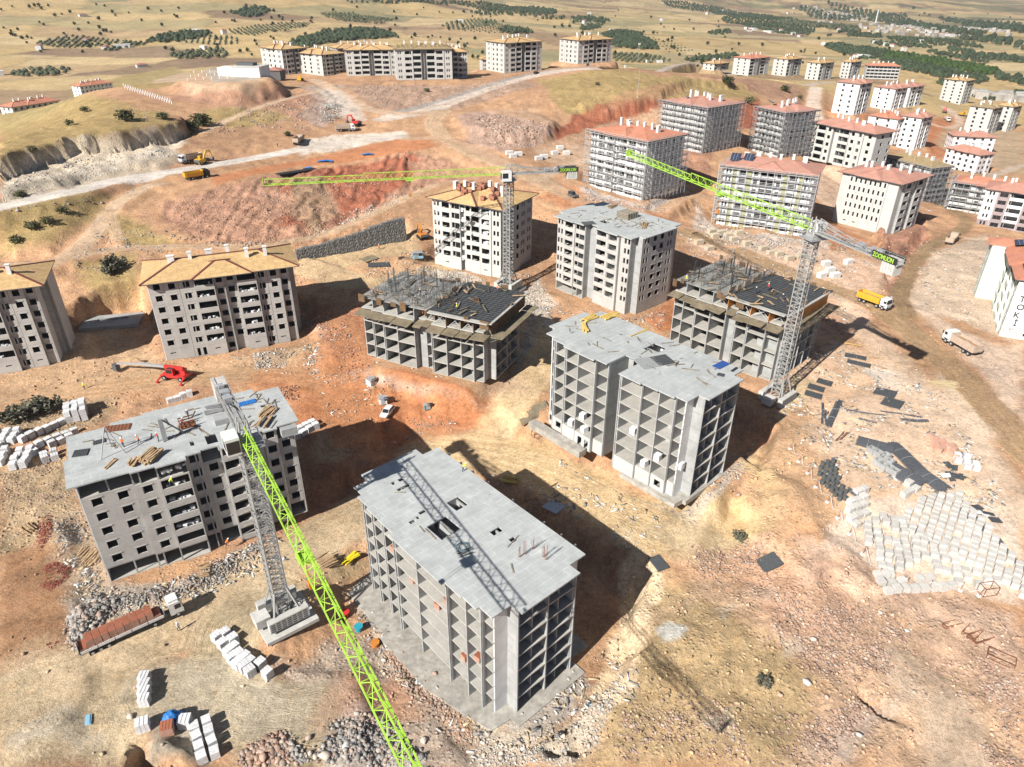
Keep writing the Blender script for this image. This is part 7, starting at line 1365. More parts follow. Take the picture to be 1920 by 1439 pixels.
# small loose stones everywhere on the near ground
m_ = 230000; x = rng.uniform(-110, 150, m_); y = rng.uniform(42, 240, m_); k = np.abs(x) < .78*y+22; x, y = x[k], y[k]
i_ = np.clip(np.searchsorted(xs, x), 0, len(xs)-1); j_ = np.clip(np.searchsorted(ys, y), 0, len(ys)-1); k = rng.random(len(x)) < (.05+RKY[j_, i_]**1.5)*(1-.85*TRK[j_, i_])*ss(fbm(x, y, 3.5, 3, 55)*4+.35)
for Q in FOOT: k &= ~((np.abs(x-Q[:, 0].mean()) < 26) & (np.abs(y-Q[:, 1].mean()) < 30)) | (sdf(Q, x, y) > 0)
x, y, i_, j_ = x[k][:42000], y[k][:42000], i_[k][:42000], j_[k][:42000]; n = len(x); sz = sizes(n, .10, .75, 5.); oc = np.array([(1, 0, 0), (-1, 0, 0), (0, 1, 0), (0, -1, 0), (0, 0, .8), (0, 0, -.6)]); of = np.array([(0, 2, 4), (2, 1, 4), (1, 3, 4), (3, 0, 4), (2, 0, 5), (1, 2, 5), (3, 1, 5), (0, 3, 5)])
V = oc[None]*(.6+.8*rng.random((n, 6, 1)))*sz[:, None, None]/2+np.c_[x, y, Z[j_, i_]+sz*.1][:, None, :]+rng.normal(size=(n, 6, 3))*sz[:, None, None]*.08
me = npmesh('loose_stones', V.reshape(-1, 3), (of[None]+6*np.arange(n)[:, None, None]).reshape(-1, 3)); me.materials.append(ROCK); cc = COL[j_, i_]*(.55+.85*rng.random((n, 1)))*.9+.06*rng.random((n, 1)); cattr(me, 'Col', np.repeat(np.c_[cc, np.ones(n)], 6, 0)); o = bpy.data.objects.new('loose_stones', me); C.objects.link(o); tag(o, 'small loose stones scattered over the near ground', 'stones', None, 'stuff')
# single boulders
BO = [rockmesh('boulder', np.zeros((1, 3)), np.array([1.]), np.array([c_]), ROCK) for c_ in ((.52, .50, .46), (.50, .33, .25), (.58, .5, .42), (.46, .34, .28))]
for i, (px, py, s_, l_) in enumerate(((1512, 1283, 2.2, 'red-brown boulder standing at the grass edge'), (1464, 1306, 1.6, 'smaller reddish boulder left of the standing one'), (1525, 1200, 1.6, 'round pale boulder in the stony field'), (1550, 1310, 1.8, 'boulder below the dark gully'), (1610, 1380, 1.5, 'pale boulder by the lower track'), (495, 1425, 2.6, 'big pale boulder at the bottom left heap'), (610, 1420, 2.6, 'large grey boulder in the bottom heap'), (580, 1385, 2.0, 'grey boulder above the bottom heap'),
    (650, 1400, 2.2, 'angular grey boulder at the bottom centre'), (815, 1265, 1.6, 'grey boulder by the trench'), (795, 1390, 1.8, 'white boulder beyond the trench end'), (150, 1145, 3.2, 'big grey rock behind the brick truck'), (720, 1240, 1.4, 'brown boulder beside the slab edge'), (255, 1290, 1.5, 'pale boulder at the trench head'), (245, 1345, 1.7, 'brown boulder inside the trench'), (1385, 930, 2.0, 'yellow boulder on the sand bank'), (1700, 1185, 1.4, 'pale boulder among the stones'), (1780, 1250, 1.3, 'small boulder near the rusty cages'), (1650, 1150, 1.3, 'boulder under the block packs'))):
    q = hit(px, py); o = loose(BO[i % 4], 'boulder', (q[0], q[1], q[2]+s_*.15), random.random()*6, l_, 'boulder', 'single boulders', (s_*.6, s_*.5, s_*.45))
# gabion wall: wire baskets filled with stone, each basket a part
A_ = hit(558, 488); B_ = hit(768, 450); L = float(np.hypot(*(B_-A_)[:2])); yw = math.atan2(B_[1]-A_[1], B_[0]-A_[0]); GW = thing('gabion_wall', A_, yw, 'long dark grey stone gabion wall holding up the ramp road', 'retaining wall')
gs = N('gabion_stone'); gs.set('Roughness', .9); vc = gs.vor(2.6); gs.set('Base Color', gs.mix(gs.ramp(vc, .1, .5), (.36, .355, .34), (.13, .13, .125))); gs.bump(vc, 1., .15)
n_ = int(L/2)
def gab(w): 
    nx, nz = 5, 3; v = []; m = MB()
    for j in range(nz+1):
        for i in range(nx+1): v.append((w*i/nx, random.uniform(-.12, .12) if 0 < i < nx and 0 < j < nz else 0, 1.0*j/nz))
    f = [(j*(nx+1)+i, j*(nx+1)+i+1, (j+1)*(nx+1)+i+1, (j+1)*(nx+1)+i) for j in range(nz) for i in range(nx)]; m.add(v, f); m.box(0, w, .14, 1.4, 0, .98); return m.mesh('gabion_basket', gs.m)
gm_ = [gab(1.96) for _ in range(4)]
for i in range(n_):
    t = i/n_; hgt = int(round(1.6+4.6*t)); zg = zat(A_[0]+math.cos(yw)*i*2, A_[1]+math.sin(yw)*i*2)-A_[2]
    hf = 3.4+4.8*t
    for k in range(int(hf)+1): place(gm_[(i*3+k) % 4], 'gabion_basket', GW, (i*2, .1*k, zg-.6+k*1.01), sc=(1, 1, 1 if k < int(hf) else max(.05, hf-int(hf))))
# earth platform with white hall, pegs
q = np.array(at(462, 146, 53)); HALL = thing('white_hall', (q[0]-2, q[1]+2, 53), R(-8), 'low white tank hall standing on the flat earth platform', 'building')
MB().box(-6, 9, 0, 12, -4, 4.6).put('wall', simple('hall_render', (.58, .62, .66), .8), HALL); MB().box(-15, -6.03, 2, 11, 0, 4.0).put('annex', WHITE, HALL); MB().box(-6.2, 9.2, -.2, 12.2, 4.61, 5.0).put('roof', CHIMC, HALL); MB().box(-5, 4, 4, 9, 5.01, 6.3).put('roof_unit', DSTEEL, HALL)
q = at(508, 150, 46); hh_ = thing('small_house', (q[0]-3, q[1], 46), R(-5), 'small dark-fronted house with brown roof beside the white hall', 'house'); MB().box(0, 9, 0, 8, 0, 5).put('wall', simple('dark_front', (.12, .12, .12), .8), hh_); m = MB(); m.add([(-.6, -.6, 5), (9.6, -.6, 5), (9.6, 8.6, 5), (-.6, 8.6, 5), (4.5, 4, 6.6)], [(0, 1, 4), (1, 2, 4), (2, 3, 4), (3, 0, 4), (3, 2, 1, 0)]); m.put('roof', TILED, hh_)
MPG = MB().box(-.15, .15, -.15, .15, 0, 1.6).mesh('peg', CHIM)
for i in range(20):
    for j in range(2):
        q = hit(232+i*4.6+j*3, 162+i*1.5+j*5); loose(MPG, 'peg', q, 0, 'white marker peg in the double line left of the earth platform', 'peg', 'white marker pegs', (1.1, 1.1, .8))
for i in range(6):
    for j in range(3): q = np.array(at(352+i*15+j*6, 152-i*.8-j*7, 53)); loose(MPG, 'starter_post', q, 0, 'dark post on the flat earth platform', 'post', 'dark posts on the platform', (.9, .9, .9))
# site cabin, poles, mast, misc
def cabin(px, py, rz, L, W, H, mt, label, name='cabin', cat='cabin'):
    q = hit(px, py); T = thing(name, q, rz, label, cat); MB().box(-L/2, L/2, -W/2, W/2, .1, H).put('wall', mt, T); MB().box(-L/2-.1, L/2+.1, -W/2-.1, W/2+.1, H+.003, H+.12).put('roof', STEEL, T); MB().box(-L/2+.4, -L/2+1.3, -W/2-.04, -W/2-.005, .2, 2.1).put('door', STEEL, T)
    MB().box(.2, 1.4, -W/2-.04, -W/2-.005, 1.0, 1.9).put('window', GLASS, T)
cabin(618, 138, .1, 8, 3, 3.8, WHITE, 'white box cabin in front of the second ridge shell'); cabin(1172, 128, 0, 2.2, 2.2, 3.2, WHITE, 'small white booth by the ridge road'); cabin(1236, 118, 0, 9, 3, 3.4, LGREY, 'grey container below the right-hand fields', 'container', 'container')
for i, px in enumerate((1212, 1220)): q = hit(px, 118); loose(MB().cyl((0, 0, 1.8), 1.4, 3.6, 14).mesh('tank', CHIM), 'tank', q, 0, 'pale round tank beside the grey container', 'tank', 'round tanks')
cabin(697, 722, .8, 1.8, 1.8, 1.6, WHITE, 'small white box on the orange earth', 'storage_box', 'box'); cabin(718, 756, .3, 1.7, 1.7, 1.5, CHIM, 'pale box behind the white hatchback', 'storage_box', 'box'); cabin(800, 768, .3, 1.0, 1.0, 1.3, simple('teal_paint', (.04, .25, .30), .5), 'teal barrel-sized box right of the hatchback', 'storage_box', 'box'); cabin(783, 484, .3, 3.2, 2.2, 1.6, LBLUE, 'light blue wrapped stack above the frame block', 'wrapped_stack', 'stack')
def pole(px, py, h, label, name='street_light', top=True, z=None):
    q = hit(px, py); T = thing(name, q, random.random(), label, 'street light' if top else 'pole', 'street lights' if top else None); MB().cyl((0, 0, h/2), .12, h, 8, r2=.07).put('pole', STEEL, T); MB().box(-.3, .3, -.3, .3, 0, .25).put('base', CHIM, T)
    if top: m = MB(); m.beam((0, 0, h), (1.4, 0, h+.2), .09); m.cb((1.6, 0, h+.2), (.7, .25, .12)); m.put('lamp', STEEL, T)
for px, py, l_ in ((1195, 183, 'street light standing on the right-hand grassy hill'), (946, 167, 'street light at the left of the ridge road bend'), (1061, 136, 'street light beside the ridge road middle'), (1160, 122, 'street light by the white booth'), (1252, 122, 'street light right of the container')): pole(px, py, 13 if px == 1195 else 10, l_)
q = hit(1196, 118); MT = thing('radio_mast', q, 0, 'lattice radio mast with antennas beyond the ridge road', 'radio mast'); m = tube_section(24, 1.2, 0, False, 12, .16, .09); m.v = [(v[1], v[2], v[0]) for v in m.v]; m.put('lattice', CGREY, MT); m = MB()
for k in range(6): a = k*1.05; m.cb((math.cos(a)*1.3, math.sin(a)*1.3, 23), (.35, .35, 2.6))
m.put('antenna', CHIM, MT)
# barrier posts with tape along the storage yard
bp_ = [(1481, 842), (1497, 866), (1514, 888), (1529, 914), (1551, 942), (1570, 972), (1592, 1002), (1617, 1040), (1646, 1082), (1695, 1098), (1742, 1105), (1800, 1108), (1835, 1118)]
pm = MB(); pm.cyl((0, 0, .08), .35, .16, 10); pm.cur = 1; pm.beam((0, 0, .1), (.45, .25, 1.6), .08); PM = pm.mesh('barrier_post', [CHIM, RUST])
for i, (px, py) in enumerate(bp_): loose(PM, 'barrier_post', hit(px, py), random.uniform(-.4, .4), 'leaning rusty barrier post on a white foot along the yard edge', 'post', 'barrier posts')
tp = MB(); W3 = [hit(*t) for t in bp_]
for u_, v_ in zip(W3[:-1], W3[1:]): tp.beam(u_+[.4, .2, 1.3], (u_+v_)/2+[0, 0, .35], .05); tp.beam((u_+v_)/2+[0, 0, .35], v_+[.4, .2, 1.3], .05)
loose(tp.mesh('barrier_tape', CHIM), 'barrier_tape', (0, 0, 0), 0, 'thin pale tape sagging between the barrier posts', 'tape')
# rusty cages, tarp, scrap
def cage(px, py, a, b, h, label, mt=RUST):
    m = MB()
    for s_ in (-1, 1):
        for t in (-1, 1): m.beam((s_*a/2, t*b/2, 0), (s_*a/2, t*b/2, h), .08)
        for z_ in (.05, h): m.beam((s_*a/2, -b/2, z_), (s_*a/2, b/2, z_), .08); m.beam((-a/2, s_*b/2, z_), (a/2, s_*b/2, z_), .08)
    loose(m.mesh('steel_cage', mt), 'steel_cage', hit(px, py), random.random(), label, 'steel cage', 'rusty steel cages')
for c_ in ((1850, 1112, 2.4, 1.4, 1.6, 'rusty frame in front of the block packs'), (1822, 1188, 2.6, 1.8, .5, 'rusty square frame on the stones'), (1838, 1195, 3.4, 1.6, .3, 'wide rusty frame beside the square one'), (1876, 1238, 1.6, 3.4, .8, 'upright bundle of rusty frames at the right'), (1785, 1172, 3.0, .8, .4, 'flat rusty coil of bars'), (1015, 815, 4.2, 1.2, 1.3, 'pink steel frame by the twin block corner'), (1540, 600, 2.2, 2.2, 1.3, 'light steel cage by the orange formwork')): cage(*c_)
q = hit(324, 1352); n = 14; v = [(2.3*(i/(n-1)-.5), 1.9*(j/(n-1)-.5), max(.05, 1.5*(1-((i/(n-1)-.5)**2+(j/(n-1)-.5)**2)*3.4)+.12*math.sin(i*1.9+j)+.1*math.cos(j*2.3))) for i in range(n) for j in range(n)]
loose(MB().add(v, [(i*n+j, i*n+n+j, i*n+n+j+1, i*n+j+1) for i in range(n-1) for j in range(n-1)]).mesh('tarpaulin', BLUE, smooth=True), 'tarpaulin', q, .4, 'blue tarpaulin over a heap between two white pallets', 'tarpaulin', None, (1.3, 1.3, 1.2)); q = hit(316, 1372); loose(PBR, 'brick_pallet', q, .3, 'open brick pallet just below the blue tarpaulin', 'brick pallet', None, (1.4, 1.4, 1.4))
for i, (px, py, s_) in enumerate(((610, 304, 2.6), (578, 317, 1.6), (690, 291, 2.0))):
    q = hit(px, py); loose(MB().add([(a*2.2, b*1.2, max(0, .5-.3*abs(a)+c)) for a in np.linspace(-1.5, 1.5, 8) for b, c in zip(np.linspace(-1, 1, 5), rng.random(5)*.35)], [(i_*5+j, i_*5+5+j, i_*5+6+j, i_*5+1+j) for i_ in range(7) for j in range(4)]).mesh('tarpaulin', BLUE), 'tarpaulin', q, .1, ('crumpled blue sheets in the middle of the red terrace edge', 'small blue sheet at the end of the black strip', 'blue sheet beside the white box on the terrace')[i], 'tarpaulin', None, (s_*.36, s_*.4, 1))
for i in range(18):
    px, py = random.choice(((1782, 885), (1845, 955), (1860, 985), (1830, 970)))
    q = hit(px+random.uniform(-14, 14), py+random.uniform(-12, 12)); m = MB().cb((0, 0, 0), (random.uniform(1.5, 3), random.uniform(.6, 1.3), .12)); o = loose(m.mesh('form_panel', MAT_ if i % 3 else CHIM), 'form_panel', q+[0, 0, .25+.1*random.random()], random.random()*3, 'scrap form panel in the jumbled heap beside the block packs', 'panel', 'scrap form panels'); o.rotation_euler = (random.uniform(-.3, .3), random.uniform(-.2, .2), random.random()*3)
for i, (px, py) in enumerate(((972, 292), (962, 296), (955, 290), (1010, 300), (1020, 297), (1040, 290), (1050, 280), (1062, 290), (1334, 438), (1352, 440), (1365, 445), (1385, 440), (1340, 446), (1400, 460), (1375, 452), (1540, 520), (1556, 510), (1565, 520), (1548, 498), (1590, 495), (1460, 480), (1480, 488), (1500, 485), (1520, 492), (1430, 470), (1445, 478), (1330, 470), (1310, 458))):
    put_pack(px, py, .4, ('grey block stack on the haul road side', 'pale board stack in front of the scaffolded olive block', 'grey pallet stack behind the right frame block', 'pale slab stack between the right blocks')[0 if i < 8 else 1 if i < 15 else 2 if i < 20 else 3], ('block stacks by the haul road', 'board stacks', 'grey pallet stacks', 'slab stacks')[0 if i < 8 else 1 if i < 15 else 2 if i < 20 else 3], MBAG if i < 8 else MSL, 'block_stack', 1.4) if 0 else None
sb = MB(); [sb.box(-1.1, 1.1, -.6, .6, k*.3, k*.3+.22) for k in range(4)]; MSL = sb.mesh('board_stack', simple('pale_board', (.56, .47, .35), .8, .15, 2)); MSG = sb.mesh('board_stack', CHIM)
for i, (px, py) in enumerate(((972, 292), (962, 296), (955, 290), (1010, 300), (1020, 297), (1040, 290), (1050, 280), (1062, 290), (1334, 438), (1352, 440), (1365, 445), (1385, 440), (1340, 446), (1400, 460), (1375, 452), (1540, 520), (1556, 510), (1565, 520), (1548, 498), (1590, 495), (1460, 480), (1480, 488), (1500, 485), (1520, 492), (1430, 470), (1445, 478), (1330, 470), (1310, 458))):
    g_ = 0 if i < 8 else 1 if i < 15 else 2 if i < 20 else 3
    put_pack(px, py, .4, ('grey block stack at the side of the haul road', 'pale board stack in front of the olive scaffolded block', 'grey pallet stack behind the right frame block', 'pale slab stack between the right blocks')[g_], ('block stacks by the haul road', 'pale board stacks', 'grey pallet stacks', 'pale slab stacks')[g_], MSL if g_ in (1, 3) else MSG, 'board_stack', 1.3, 'stack')
# coloured bins by the nearest block
for px, py, c_, l_ in ((648, 1155, REDP, 'red tub left of the nearest block'), (673, 1182, simple('teal_tub', (.03, .30, .38), .5), 'teal tub left of the nearest block'), (704, 1212, ORNG, 'orange tub at the slab corner')):
    m = MB(); m.cyl((0, 0, .45), .55, .9, 12, r2=.7); m.cyl((0, 0, .93), .72, .06, 12); loose(m.mesh('tub', c_), 'tub', hit(px, py), 0, l_, 'tub')
# ------------------------------------------------------------------ bushes and trees
lf = N('foliage'); lf.set('Roughness', .85); lf.set('Specular IOR Level', .15); lf.set('Base Color', lf.scale(lf.attr('Col'), lf.ramp(lf.noise(.8, 4), .3, .7, .6, 1.4))); LEAF = lf.m
def tuftmesh(name, n, rad, h, col, leaf=.22, trunk=True):
    P = rng.normal(size=(n, 3)); P /= np.linalg.norm(P, axis=1)[:, None]; r = rng.random(n)**.4; P = P*r[:, None]*np.array([rad, rad, h/2])*(1+.35*np.sin(P[:, :1]*5+P[:, 1:2]*4)); P[:, 2] += h*.6
    a = rng.normal(size=(n, 3)); b = rng.normal(size=(n, 3)); a *= leaf/np.linalg.norm(a, axis=1)[:, None]; b *= leaf/np.linalg.norm(b, axis=1)[:, None]
    V = np.stack([P-a, P-b, P+a, P+b], 1).reshape(-1, 3); me = npmesh(name, V, np.arange(4*n).reshape(-1, 4)); me.materials.append(LEAF); cattr(me, 'Col', np.repeat(np.c_[np.array(col)*(.6+.8*rng.random((n, 1))), np.ones(n)], 4, 0)); return me
BU = [tuftmesh('crown', 420, 1.2, 1.7, c_, .2) for c_ in ((.07, .075, .035), (.11, .11, .055), (.13, .125, .09))]; TK_ = MB().cyl((0, 0, .4), .12, .9, 6, r2=.06).mesh('trunk', TIMBER)
for i, (px, py, k_, s_, l_) in enumerate(((236, 226, 0, 2.6, 'round dark bush on the grassy hill'), (378, 236, 0, 3.2, 'dark bush above the pale bluff'), (360, 245, 0, 2.6, 'second dark bush above the pale bluff'), (1362, 158, 0, 3.0, 'dark bush on the hill behind the right blocks'), (1472, 172, 0, 2.6, 'dark bush below the ridge road right'), (1405, 195, 1, 2.4, 'brown bush above the red cut'), (306, 224, 1, 1.8, 'small brown bush in the hill grass'), (1385, 1012, 2, 1.0, 'dark thorn bush on the sandy bank'), (1434, 1283, 2, .9, 'small dark shrub in the dry grass'), 
    (70, 775, 2, 2.2, 'grey-brown scrub beside the timber stack'), (95, 770, 2, 2.0, 'scrub left of the square pallet stack'), (45, 782, 2, 2.0, 'scrub at the left road edge'), (20, 790, 2, 1.8, 'scrub touching the left edge'), (212, 506, 2, 2.6, 'dusty bush between the plywood-roofed blocks'), (205, 515, 2, 1.8, 'small bush beside the dusty one'), (540, 255, 0, 1.2, 'low bush by the dusty truck'), (40, 370, 1, 1.4, 'low shrub under the left road'), (120, 400, 1, 1.4, 'shrub in the left grass patch'), (60, 430, 1, 1.6, 'shrub at the left edge grass'), (90, 420, 1, 1.5, 'brown shrub on the left rough ground'), (30, 455, 1, 1.4, 'shrub near the left edge track'), (130, 235, 1, 1.3, 'shrub on the left hill crest'), (60, 285, 1, 1.3, 'shrub above the bluff at the left'), (160, 210, 1, 1.5, 'shrub on the hill shoulder'), (1500, 185, 1, 1.4, 'shrub by the cut road'), (800, 172, 1, 1.2, 'tiny shrub on the road bank'), (1120, 160, 1, 1.0, 'tiny shrub on the right-hand grassy hill'))):
    q = hit(px, py); T = thing('bush', q, random.random()*6, l_, 'bush', 'bushes on the slopes'); T.scale = (s_, s_, s_*.8); place(BU[k_], 'crown', T); place(TK_, 'trunk', T)
# far country trees: single trees in the fields
tm = [tuftmesh('crown', 160, 1.0, 1.9, c_, .3) for c_ in ((.035, .055, .02), (.05, .065, .03))]
def wpt(px, py): return hit(px, py)
for i in range(290):
    px = rng.random()*1900; py = 8+rng.random()*(95 if px < 1300 else 110)+px*.01; q = hit(px, py); D = math.hypot(q[0], q[1])
    if D < 520 or D > 6000: continue
    s_ = 1.1+1.5*rng.random()+D/3200; T = thing('field_tree', q, random.random()*6, 'small dark tree alone in the %s fields, %s' % ('left-hand' if px < 480 else 'left-centre' if px < 960 else 'right-centre' if px < 1400 else 'right-hand', 'close behind the ridge' if D < 1000 else 'in the middle distance' if D < 2200 else 'far off'), 'tree', 'single trees in the fields'); T.scale = (s_, s_, s_); place(tm[i % 2], 'crown', T); place(TK_, 'trunk', T)
# orchards and groves: uncountable blobs of foliage
ph = (1+5**.5)/2; OCT = np.array([(1, 0, 0), (-1, 0, 0), (0, 1, 0), (0, -1, 0), (0, 0, 1.1), (.6, .6, .6), (-.6, .6, .6), (-.6, -.6, .6), (.6, -.6, .6), (.62, .62, -.3), (-.62, .62, -.3), (-.62, -.62, -.3), (.62, -.62, -.3)])
OF = np.array([(4, 8, 5), (4, 5, 6), (4, 6, 7), (4, 7, 8), (0, 5, 8), (2, 6, 5), (1, 7, 6), (3, 8, 7), (0, 9, 5), (2, 5, 9), (2, 10, 6), (1, 6, 10), (1, 11, 7), (3, 7, 11), (3, 12, 8), (0, 8, 12), (0, 12, 9), (2, 9, 10), (1, 10, 11), (3, 11, 12)])
def grove(name, s, sp, r, col, ang, jit, label, ratio=1., drop=.06):
    P = wpts(s); c, sn = math.cos(ang), math.sin(ang); lo, hi = P.min(0), P.max(0); ext = max(hi-lo)*.8; o_ = (lo+hi)/2; D = math.hypot(*o_); nmax = 2600; A = abs(.5*np.sum(P[:, 0]*np.roll(P[:, 1], -1)-np.roll(P[:, 0], -1)*P[:, 1])); sp = max(sp, math.sqrt(A/nmax/ratio)); g1 = np.arange(-ext, ext, sp); g2 = np.arange(-ext, ext, sp*ratio)
    if len(g1)*len(g2) > 4e6: return
    u_, v_ = np.meshgrid(g1, g2); x = o_[0]+c*u_.ravel()-sn*v_.ravel(); y = o_[1]+sn*u_.ravel()+c*v_.ravel(); k = (x > lo[0]) & (x < hi[0]) & (y > lo[1]) & (y < hi[1]); x, y = x[k], y[k]; k = (sdf(P, x+fbm(x, y, 30, 2, 3)*8, y) < 0) & (rng.random(len(x)) > drop); x = x[k]+rng.normal(size=k.sum())*jit; y = y[k]+rng.normal(size=k.sum())*jit; n = len(x)
    if n < 3: return
    rr_ = np.maximum(r*.8, sp*.34 if jit > 1 else r*.8)*(.75+.5*rng.random(n)); V = OCT[None]*(.75+.5*rng.random((n, 13, 1)))*rr_[:, None, None]*np.array([1, 1, .95])+np.c_[x, y, zarr(x, y)+rr_*.55][:, None, :]
    me = npmesh(name, V.reshape(-1, 3), (OF[None]+13*np.arange(n)[:, None, None]).reshape(-1, 3)); me.materials.append(LEAF); cattr(me, 'Col', np.repeat(np.c_[np.array(col)*(.7+.6*rng.random((n, 1))), np.ones(n)], 13, 0)); o = bpy.data.objects.new(name, me); C.objects.link(o); tag(o, label, 'grove' if jit > 1 else 'orchard', None, 'stuff')
DG = (.050, .066, .036); OG = (.085, .095, .055)
for i, (s_, sp, r_, col, ang, jit, ratio) in enumerate((('430,25 467,15 500,14 507,24 480,33 460,33', 7, 4, DG, 0, 2, 1), ('60,82 130,67 170,70 235,78 200,87 150,92 100,90', 8, 2.6, OG, .3, .3, 1), ('272,79 310,66 350,60 402,62 385,70 330,80 285,82', 7, 4, DG, 0, 2, 1), ('340,80 400,67 440,72 456,82 420,86 380,84', 8, 2.2, OG, .3, .3, 1), ('195,96 235,80 290,78 270,85 215,97', 8, 3, OG, .2, .3, 1), ('430,58 470,50 520,44 590,43 575,52 520,60 480,68 445,66', 8, 2.4, OG, .5, .3, 1.2), ('600,26 640,25 700,32 742,38 715,46 650,42 620,36', 9, 2.8, OG, .5, .3, 1),
    ('545,86 560,74 610,60 700,57 738,66 745,72 700,74 640,78 560,92', 7, 4.5, DG, 0, 2, 1), ('828,50 860,40 900,37 930,40 925,48 880,56 850,57', 9, 3, OG, .1, .3, 1), ('860,58 930,45 960,50 990,60 940,64 900,64', 11, 2.2, OG, .4, .3, 1.4), ('930,60 950,52 990,56 1000,63 960,65', 7, 3.5, DG, 0, 2, 1), ('1130,66 1160,58 1200,64 1222,80 1235,94 1190,93 1150,88', 7, 4.2, DG, 0, 2, 1), ('1145,102 1190,101 1230,106 1262,116 1200,120 1150,116', 9, 3, OG, .35, .3, 1.5), ('1210,70 1250,72 1310,100 1270,102 1240,95', 14, 2, OG, .9, .3, 2),
    ('30,135 80,130 135,133 120,142 60,145 20,143', 9, 2.6, OG, 0, 1.5, 1), ('320,105 350,98 420,96 430,108 380,112 330,110', 9, 2.2, OG, 0, 1.2, 1), ('640,2 700,0 860,4 1000,12 1045,20 1035,26 960,22 860,12 740,9 650,6', 11, 4.5, DG, .1, 2, 2), ('880,24 1020,20 1050,24 1030,30 900,30', 11, 4.5, DG, .1, 2, 2), ('1068,34 1100,31 1140,36 1130,44 1080,42', 12, 5, DG, 0, 3, 1), ('1000,33 1060,34 1060,38 1010,36', 14, 5, DG, 0, 3, 1), ('1090,50 1130,46 1125,54 1090,58', 9, 4, DG, 0, 3, 1), ('1240,2 1330,10 1420,28 1450,30 1430,34 1330,24 1250,12', 13, 5, DG, .2, 2.5, 2),
    ('1350,36 1440,32 1490,38 1530,58 1510,68 1460,64 1400,52', 10, 4.5, DG, .2, 2, 2), ('1330,62 1370,58 1370,64 1330,66', 10, 5, DG, 0, 3, 1), ('1570,55 1600,52 1610,60 1575,63', 10, 5, DG, 0, 3, 1), ('1545,84 1580,83 1660,96 1655,106 1600,106 1570,98', 9, 4.6, DG, 0, 2, 1), ('1660,98 1760,112 1865,131 1862,145 1780,132 1680,116 1655,110', 10, 4.8, (.045, .075, .022), .2, 1.2, 1.3), ('1650,113 1700,118 1790,136 1850,150 1830,158 1760,148 1655,124', 9, 4.6, DG, 0, 2, 1), ('1635,80 1700,80 1760,92 1700,90 1640,86', 11, 5, DG, 0, 3, 1), ('1735,94 1850,114 1846,120 1740,101', 11, 5, DG, 0, 3, 1), ('1780,90 1920,110 1920,120 1850,112 1780,98', 12, 5.5, DG, 0, 3, 1), ('1862,138 1920,150 1920,162 1870,150', 10, 5, DG, 0, 2, 1), ('1660,70 1760,74 1850,92 1760,88 1670,76', 11, 4.5, DG, .1, 2, 2),
    ('1590,62 1650,66 1650,72 1590,70', 12, 5, DG, 0, 3, 1), ('1450,40 1560,48 1620,62 1560,56 1460,46', 16, 7, OG, 0, 3, 1), ('1540,0 1700,30 1860,70 1920,85 1920,98 1800,76 1660,44 1560,20', 22, 6, DG, 0, 3, 2.6), ('1500,10 1640,40 1560,40 1500,20', 22, 6, DG, 0, 3, 2.6), ('1700,10 1920,50 1920,70 1760,36', 26, 7, DG, 0, 3, 3), ('1290,112 1370,102 1390,106 1360,112 1290,118', 9, 4, DG, 0, 2, 1), ('1600,104 1650,100 1650,110 1620,112', 9, 4.5, DG, 0, 2, 1), ('1760,152 1790,156 1780,162 1765,160', 8, 4, DG, 0, 2, 1), ('1830,180 1880,186 1870,190 1832,186', 8, 3.5, DG, 0, 2, 1), ('1900,170 1920,172 1920,182 1902,178', 8, 3.5, DG, 0, 2, 1))):
    grove('grove' if jit > 1 else 'orchard', s_, sp, r_, col, ang, jit, ('dark tree grove among the distant dry fields' if jit > 1 else 'olive orchard in rows among the distant dry fields'), ratio)
# scattered farmhouses and the distant villages
hm = []
for w_, d_, h_, rf in ((9, 7, 5, 0), (14, 8, 4, 1), (22, 10, 5, 0), (8, 8, 7, 1)):
    m = MB(); m.box(0, w_, 0, d_, 0, h_); m.cur = 1
    if rf: m.add([(-.5, -.5, h_), (w_+.5, -.5, h_), (w_+.5, d_+.5, h_), (-.5, d_+.5, h_), (w_*.3, d_/2, h_+1.8), (w_*.7, d_/2, h_+1.8)], [(0, 1, 5, 4), (1, 2, 5), (2, 3, 4, 5), (3, 0, 4), (3, 2, 1, 0)])
    else: m.box(-.3, w_+.3, -.3, d_+.3, h_+.01, h_+.35)
    hm.append(m.mesh('farmhouse', [LGREY, TILED if rf else CHIM]))
for i, (px, py) in enumerate(((165, 79), (200, 93), (215, 91), (78, 95), (390, 93), (258, 128), (380, 62), (418, 65), (8, 142), (150, 32), (870, 43), (1100, 45), (1102, 28), (1530, 45), (1545, 44), (1560, 46), (1400, 56), (1410, 60), (1450, 63), (1465, 62), (1485, 66), (1500, 70), (1420, 58), (1575, 60), (1550, 85), (1680, 88), (1665, 87), (1700, 96), (1640, 82), (1615, 108), (1632, 110), (1740, 62), (1750, 64), (1766, 66), (1780, 68), (1790, 70), (1730, 80), (1712, 58), (1640, 48), (1480, 27), (1150, 60), (1490, 17), (1360, 22), (1330, 28), (1245, 40))):
    q = hit(px, py); D = math.hypot(q[0], q[1]); s_ = .75+D/7000; loose(hm[i % 4 if i > 0 else 1], 'farmhouse', q, random.random()*3, 'small pale farmhouse in the %s fields, %s' % ('left-hand' if px < 480 else 'left-centre' if px < 960 else 'right-centre' if px < 1500 else 'right-hand', 'close behind the ridge' if D < 1100 else 'in the middle distance' if D < 2400 else 'far off'), 'farmhouse', 'distant farmhouses', (s_,)*3)
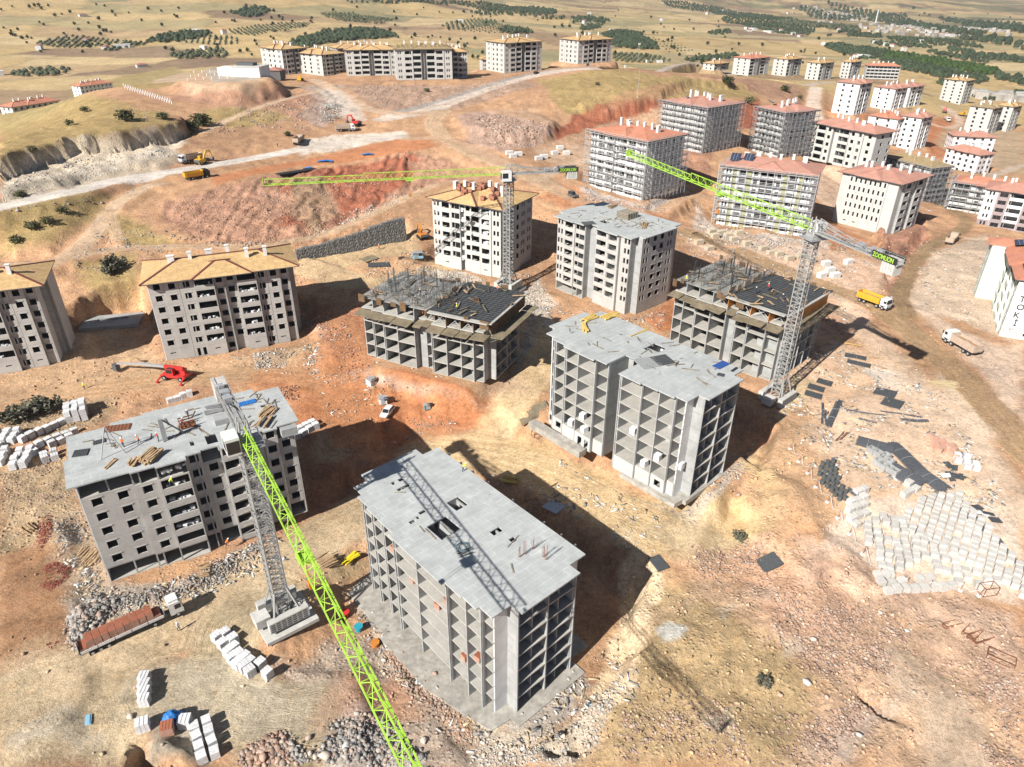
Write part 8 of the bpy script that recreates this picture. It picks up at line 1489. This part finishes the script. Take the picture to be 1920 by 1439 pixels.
VIL = simple('village_walls', (.40, .375, .34), .85, .3, .05)
def village(s, n, label):
    P = wpts(s); lo, hi = P.min(0), P.max(0); m = MB(); k = 0
    for _ in range(n*30):
        x, y = lo+(hi-lo)*rng.random(2)
        if inpoly(P, x, y):
            z_ = zat(x, y); w_, d_, h_ = rng.uniform(8, 17), rng.uniform(7, 12), rng.uniform(3, 8); m.cb((x, y, z_+h_/2), (w_, d_, h_), rng.random()*3); k += 1
            if k >= n: break
    o = m.put('village_houses', VIL); tag(o, label, 'village', None, 'stuff')
village('1500,10 1530,12 1640,34 1640,42 1570,38 1500,20', 90, 'far white village at the foot of the bare hill'); village('1600,48 1700,50 1800,62 1830,72 1720,70 1620,60', 80, 'distant white buildings scattered through the groves'); village('1700,30 1900,62 1900,72 1740,46', 60, 'far town houses in the hazy plain'); village('1815,178 1920,188 1920,192 1820,184', 26, 'pale low roofs behind the right-hand shells')
q = hit(1641, 46); mn = thing('minaret', q, 0, 'thin white minaret in the distant village', 'minaret'); MB().cyl((0, 0, 22), 2.2, 44, 10, r2=1.6).put('shaft', WHITE, mn); MB().cyl((0, 0, 32), 3.2, 1.5, 10).put('balcony', WHITE, mn); MB().cyl((0, 0, 48), 1.8, 8, 10, r2=.1).put('spire', STEEL, mn)
# ------------------------------------------------------------------ air
hz = bpy.data.materials.new('haze'); hz.use_nodes = True; t_ = hz.node_tree; t_.nodes.clear(); o_ = t_.nodes.new('ShaderNodeOutputMaterial'); pv = t_.nodes.new('ShaderNodeVolumePrincipled'); pv.inputs['Color'].default_value = (.80, .88, 1, 1); pv.inputs['Density'].default_value = HAZE; pv.inputs['Anisotropy'].default_value = .2; t_.links.new(pv.outputs[0], o_.inputs['Volume'])
zt_ = float(Z[used].max())+30; MB().box(-30000, 30000, -120, 28000, float(Z[used].min())-4, max(zt_, 160)).put('haze', hz); bpy.data.objects['haze']['kind'] = 'stuff'; tag(bpy.data.objects['haze'], 'thin bluish haze in the air over the whole place', 'haze')
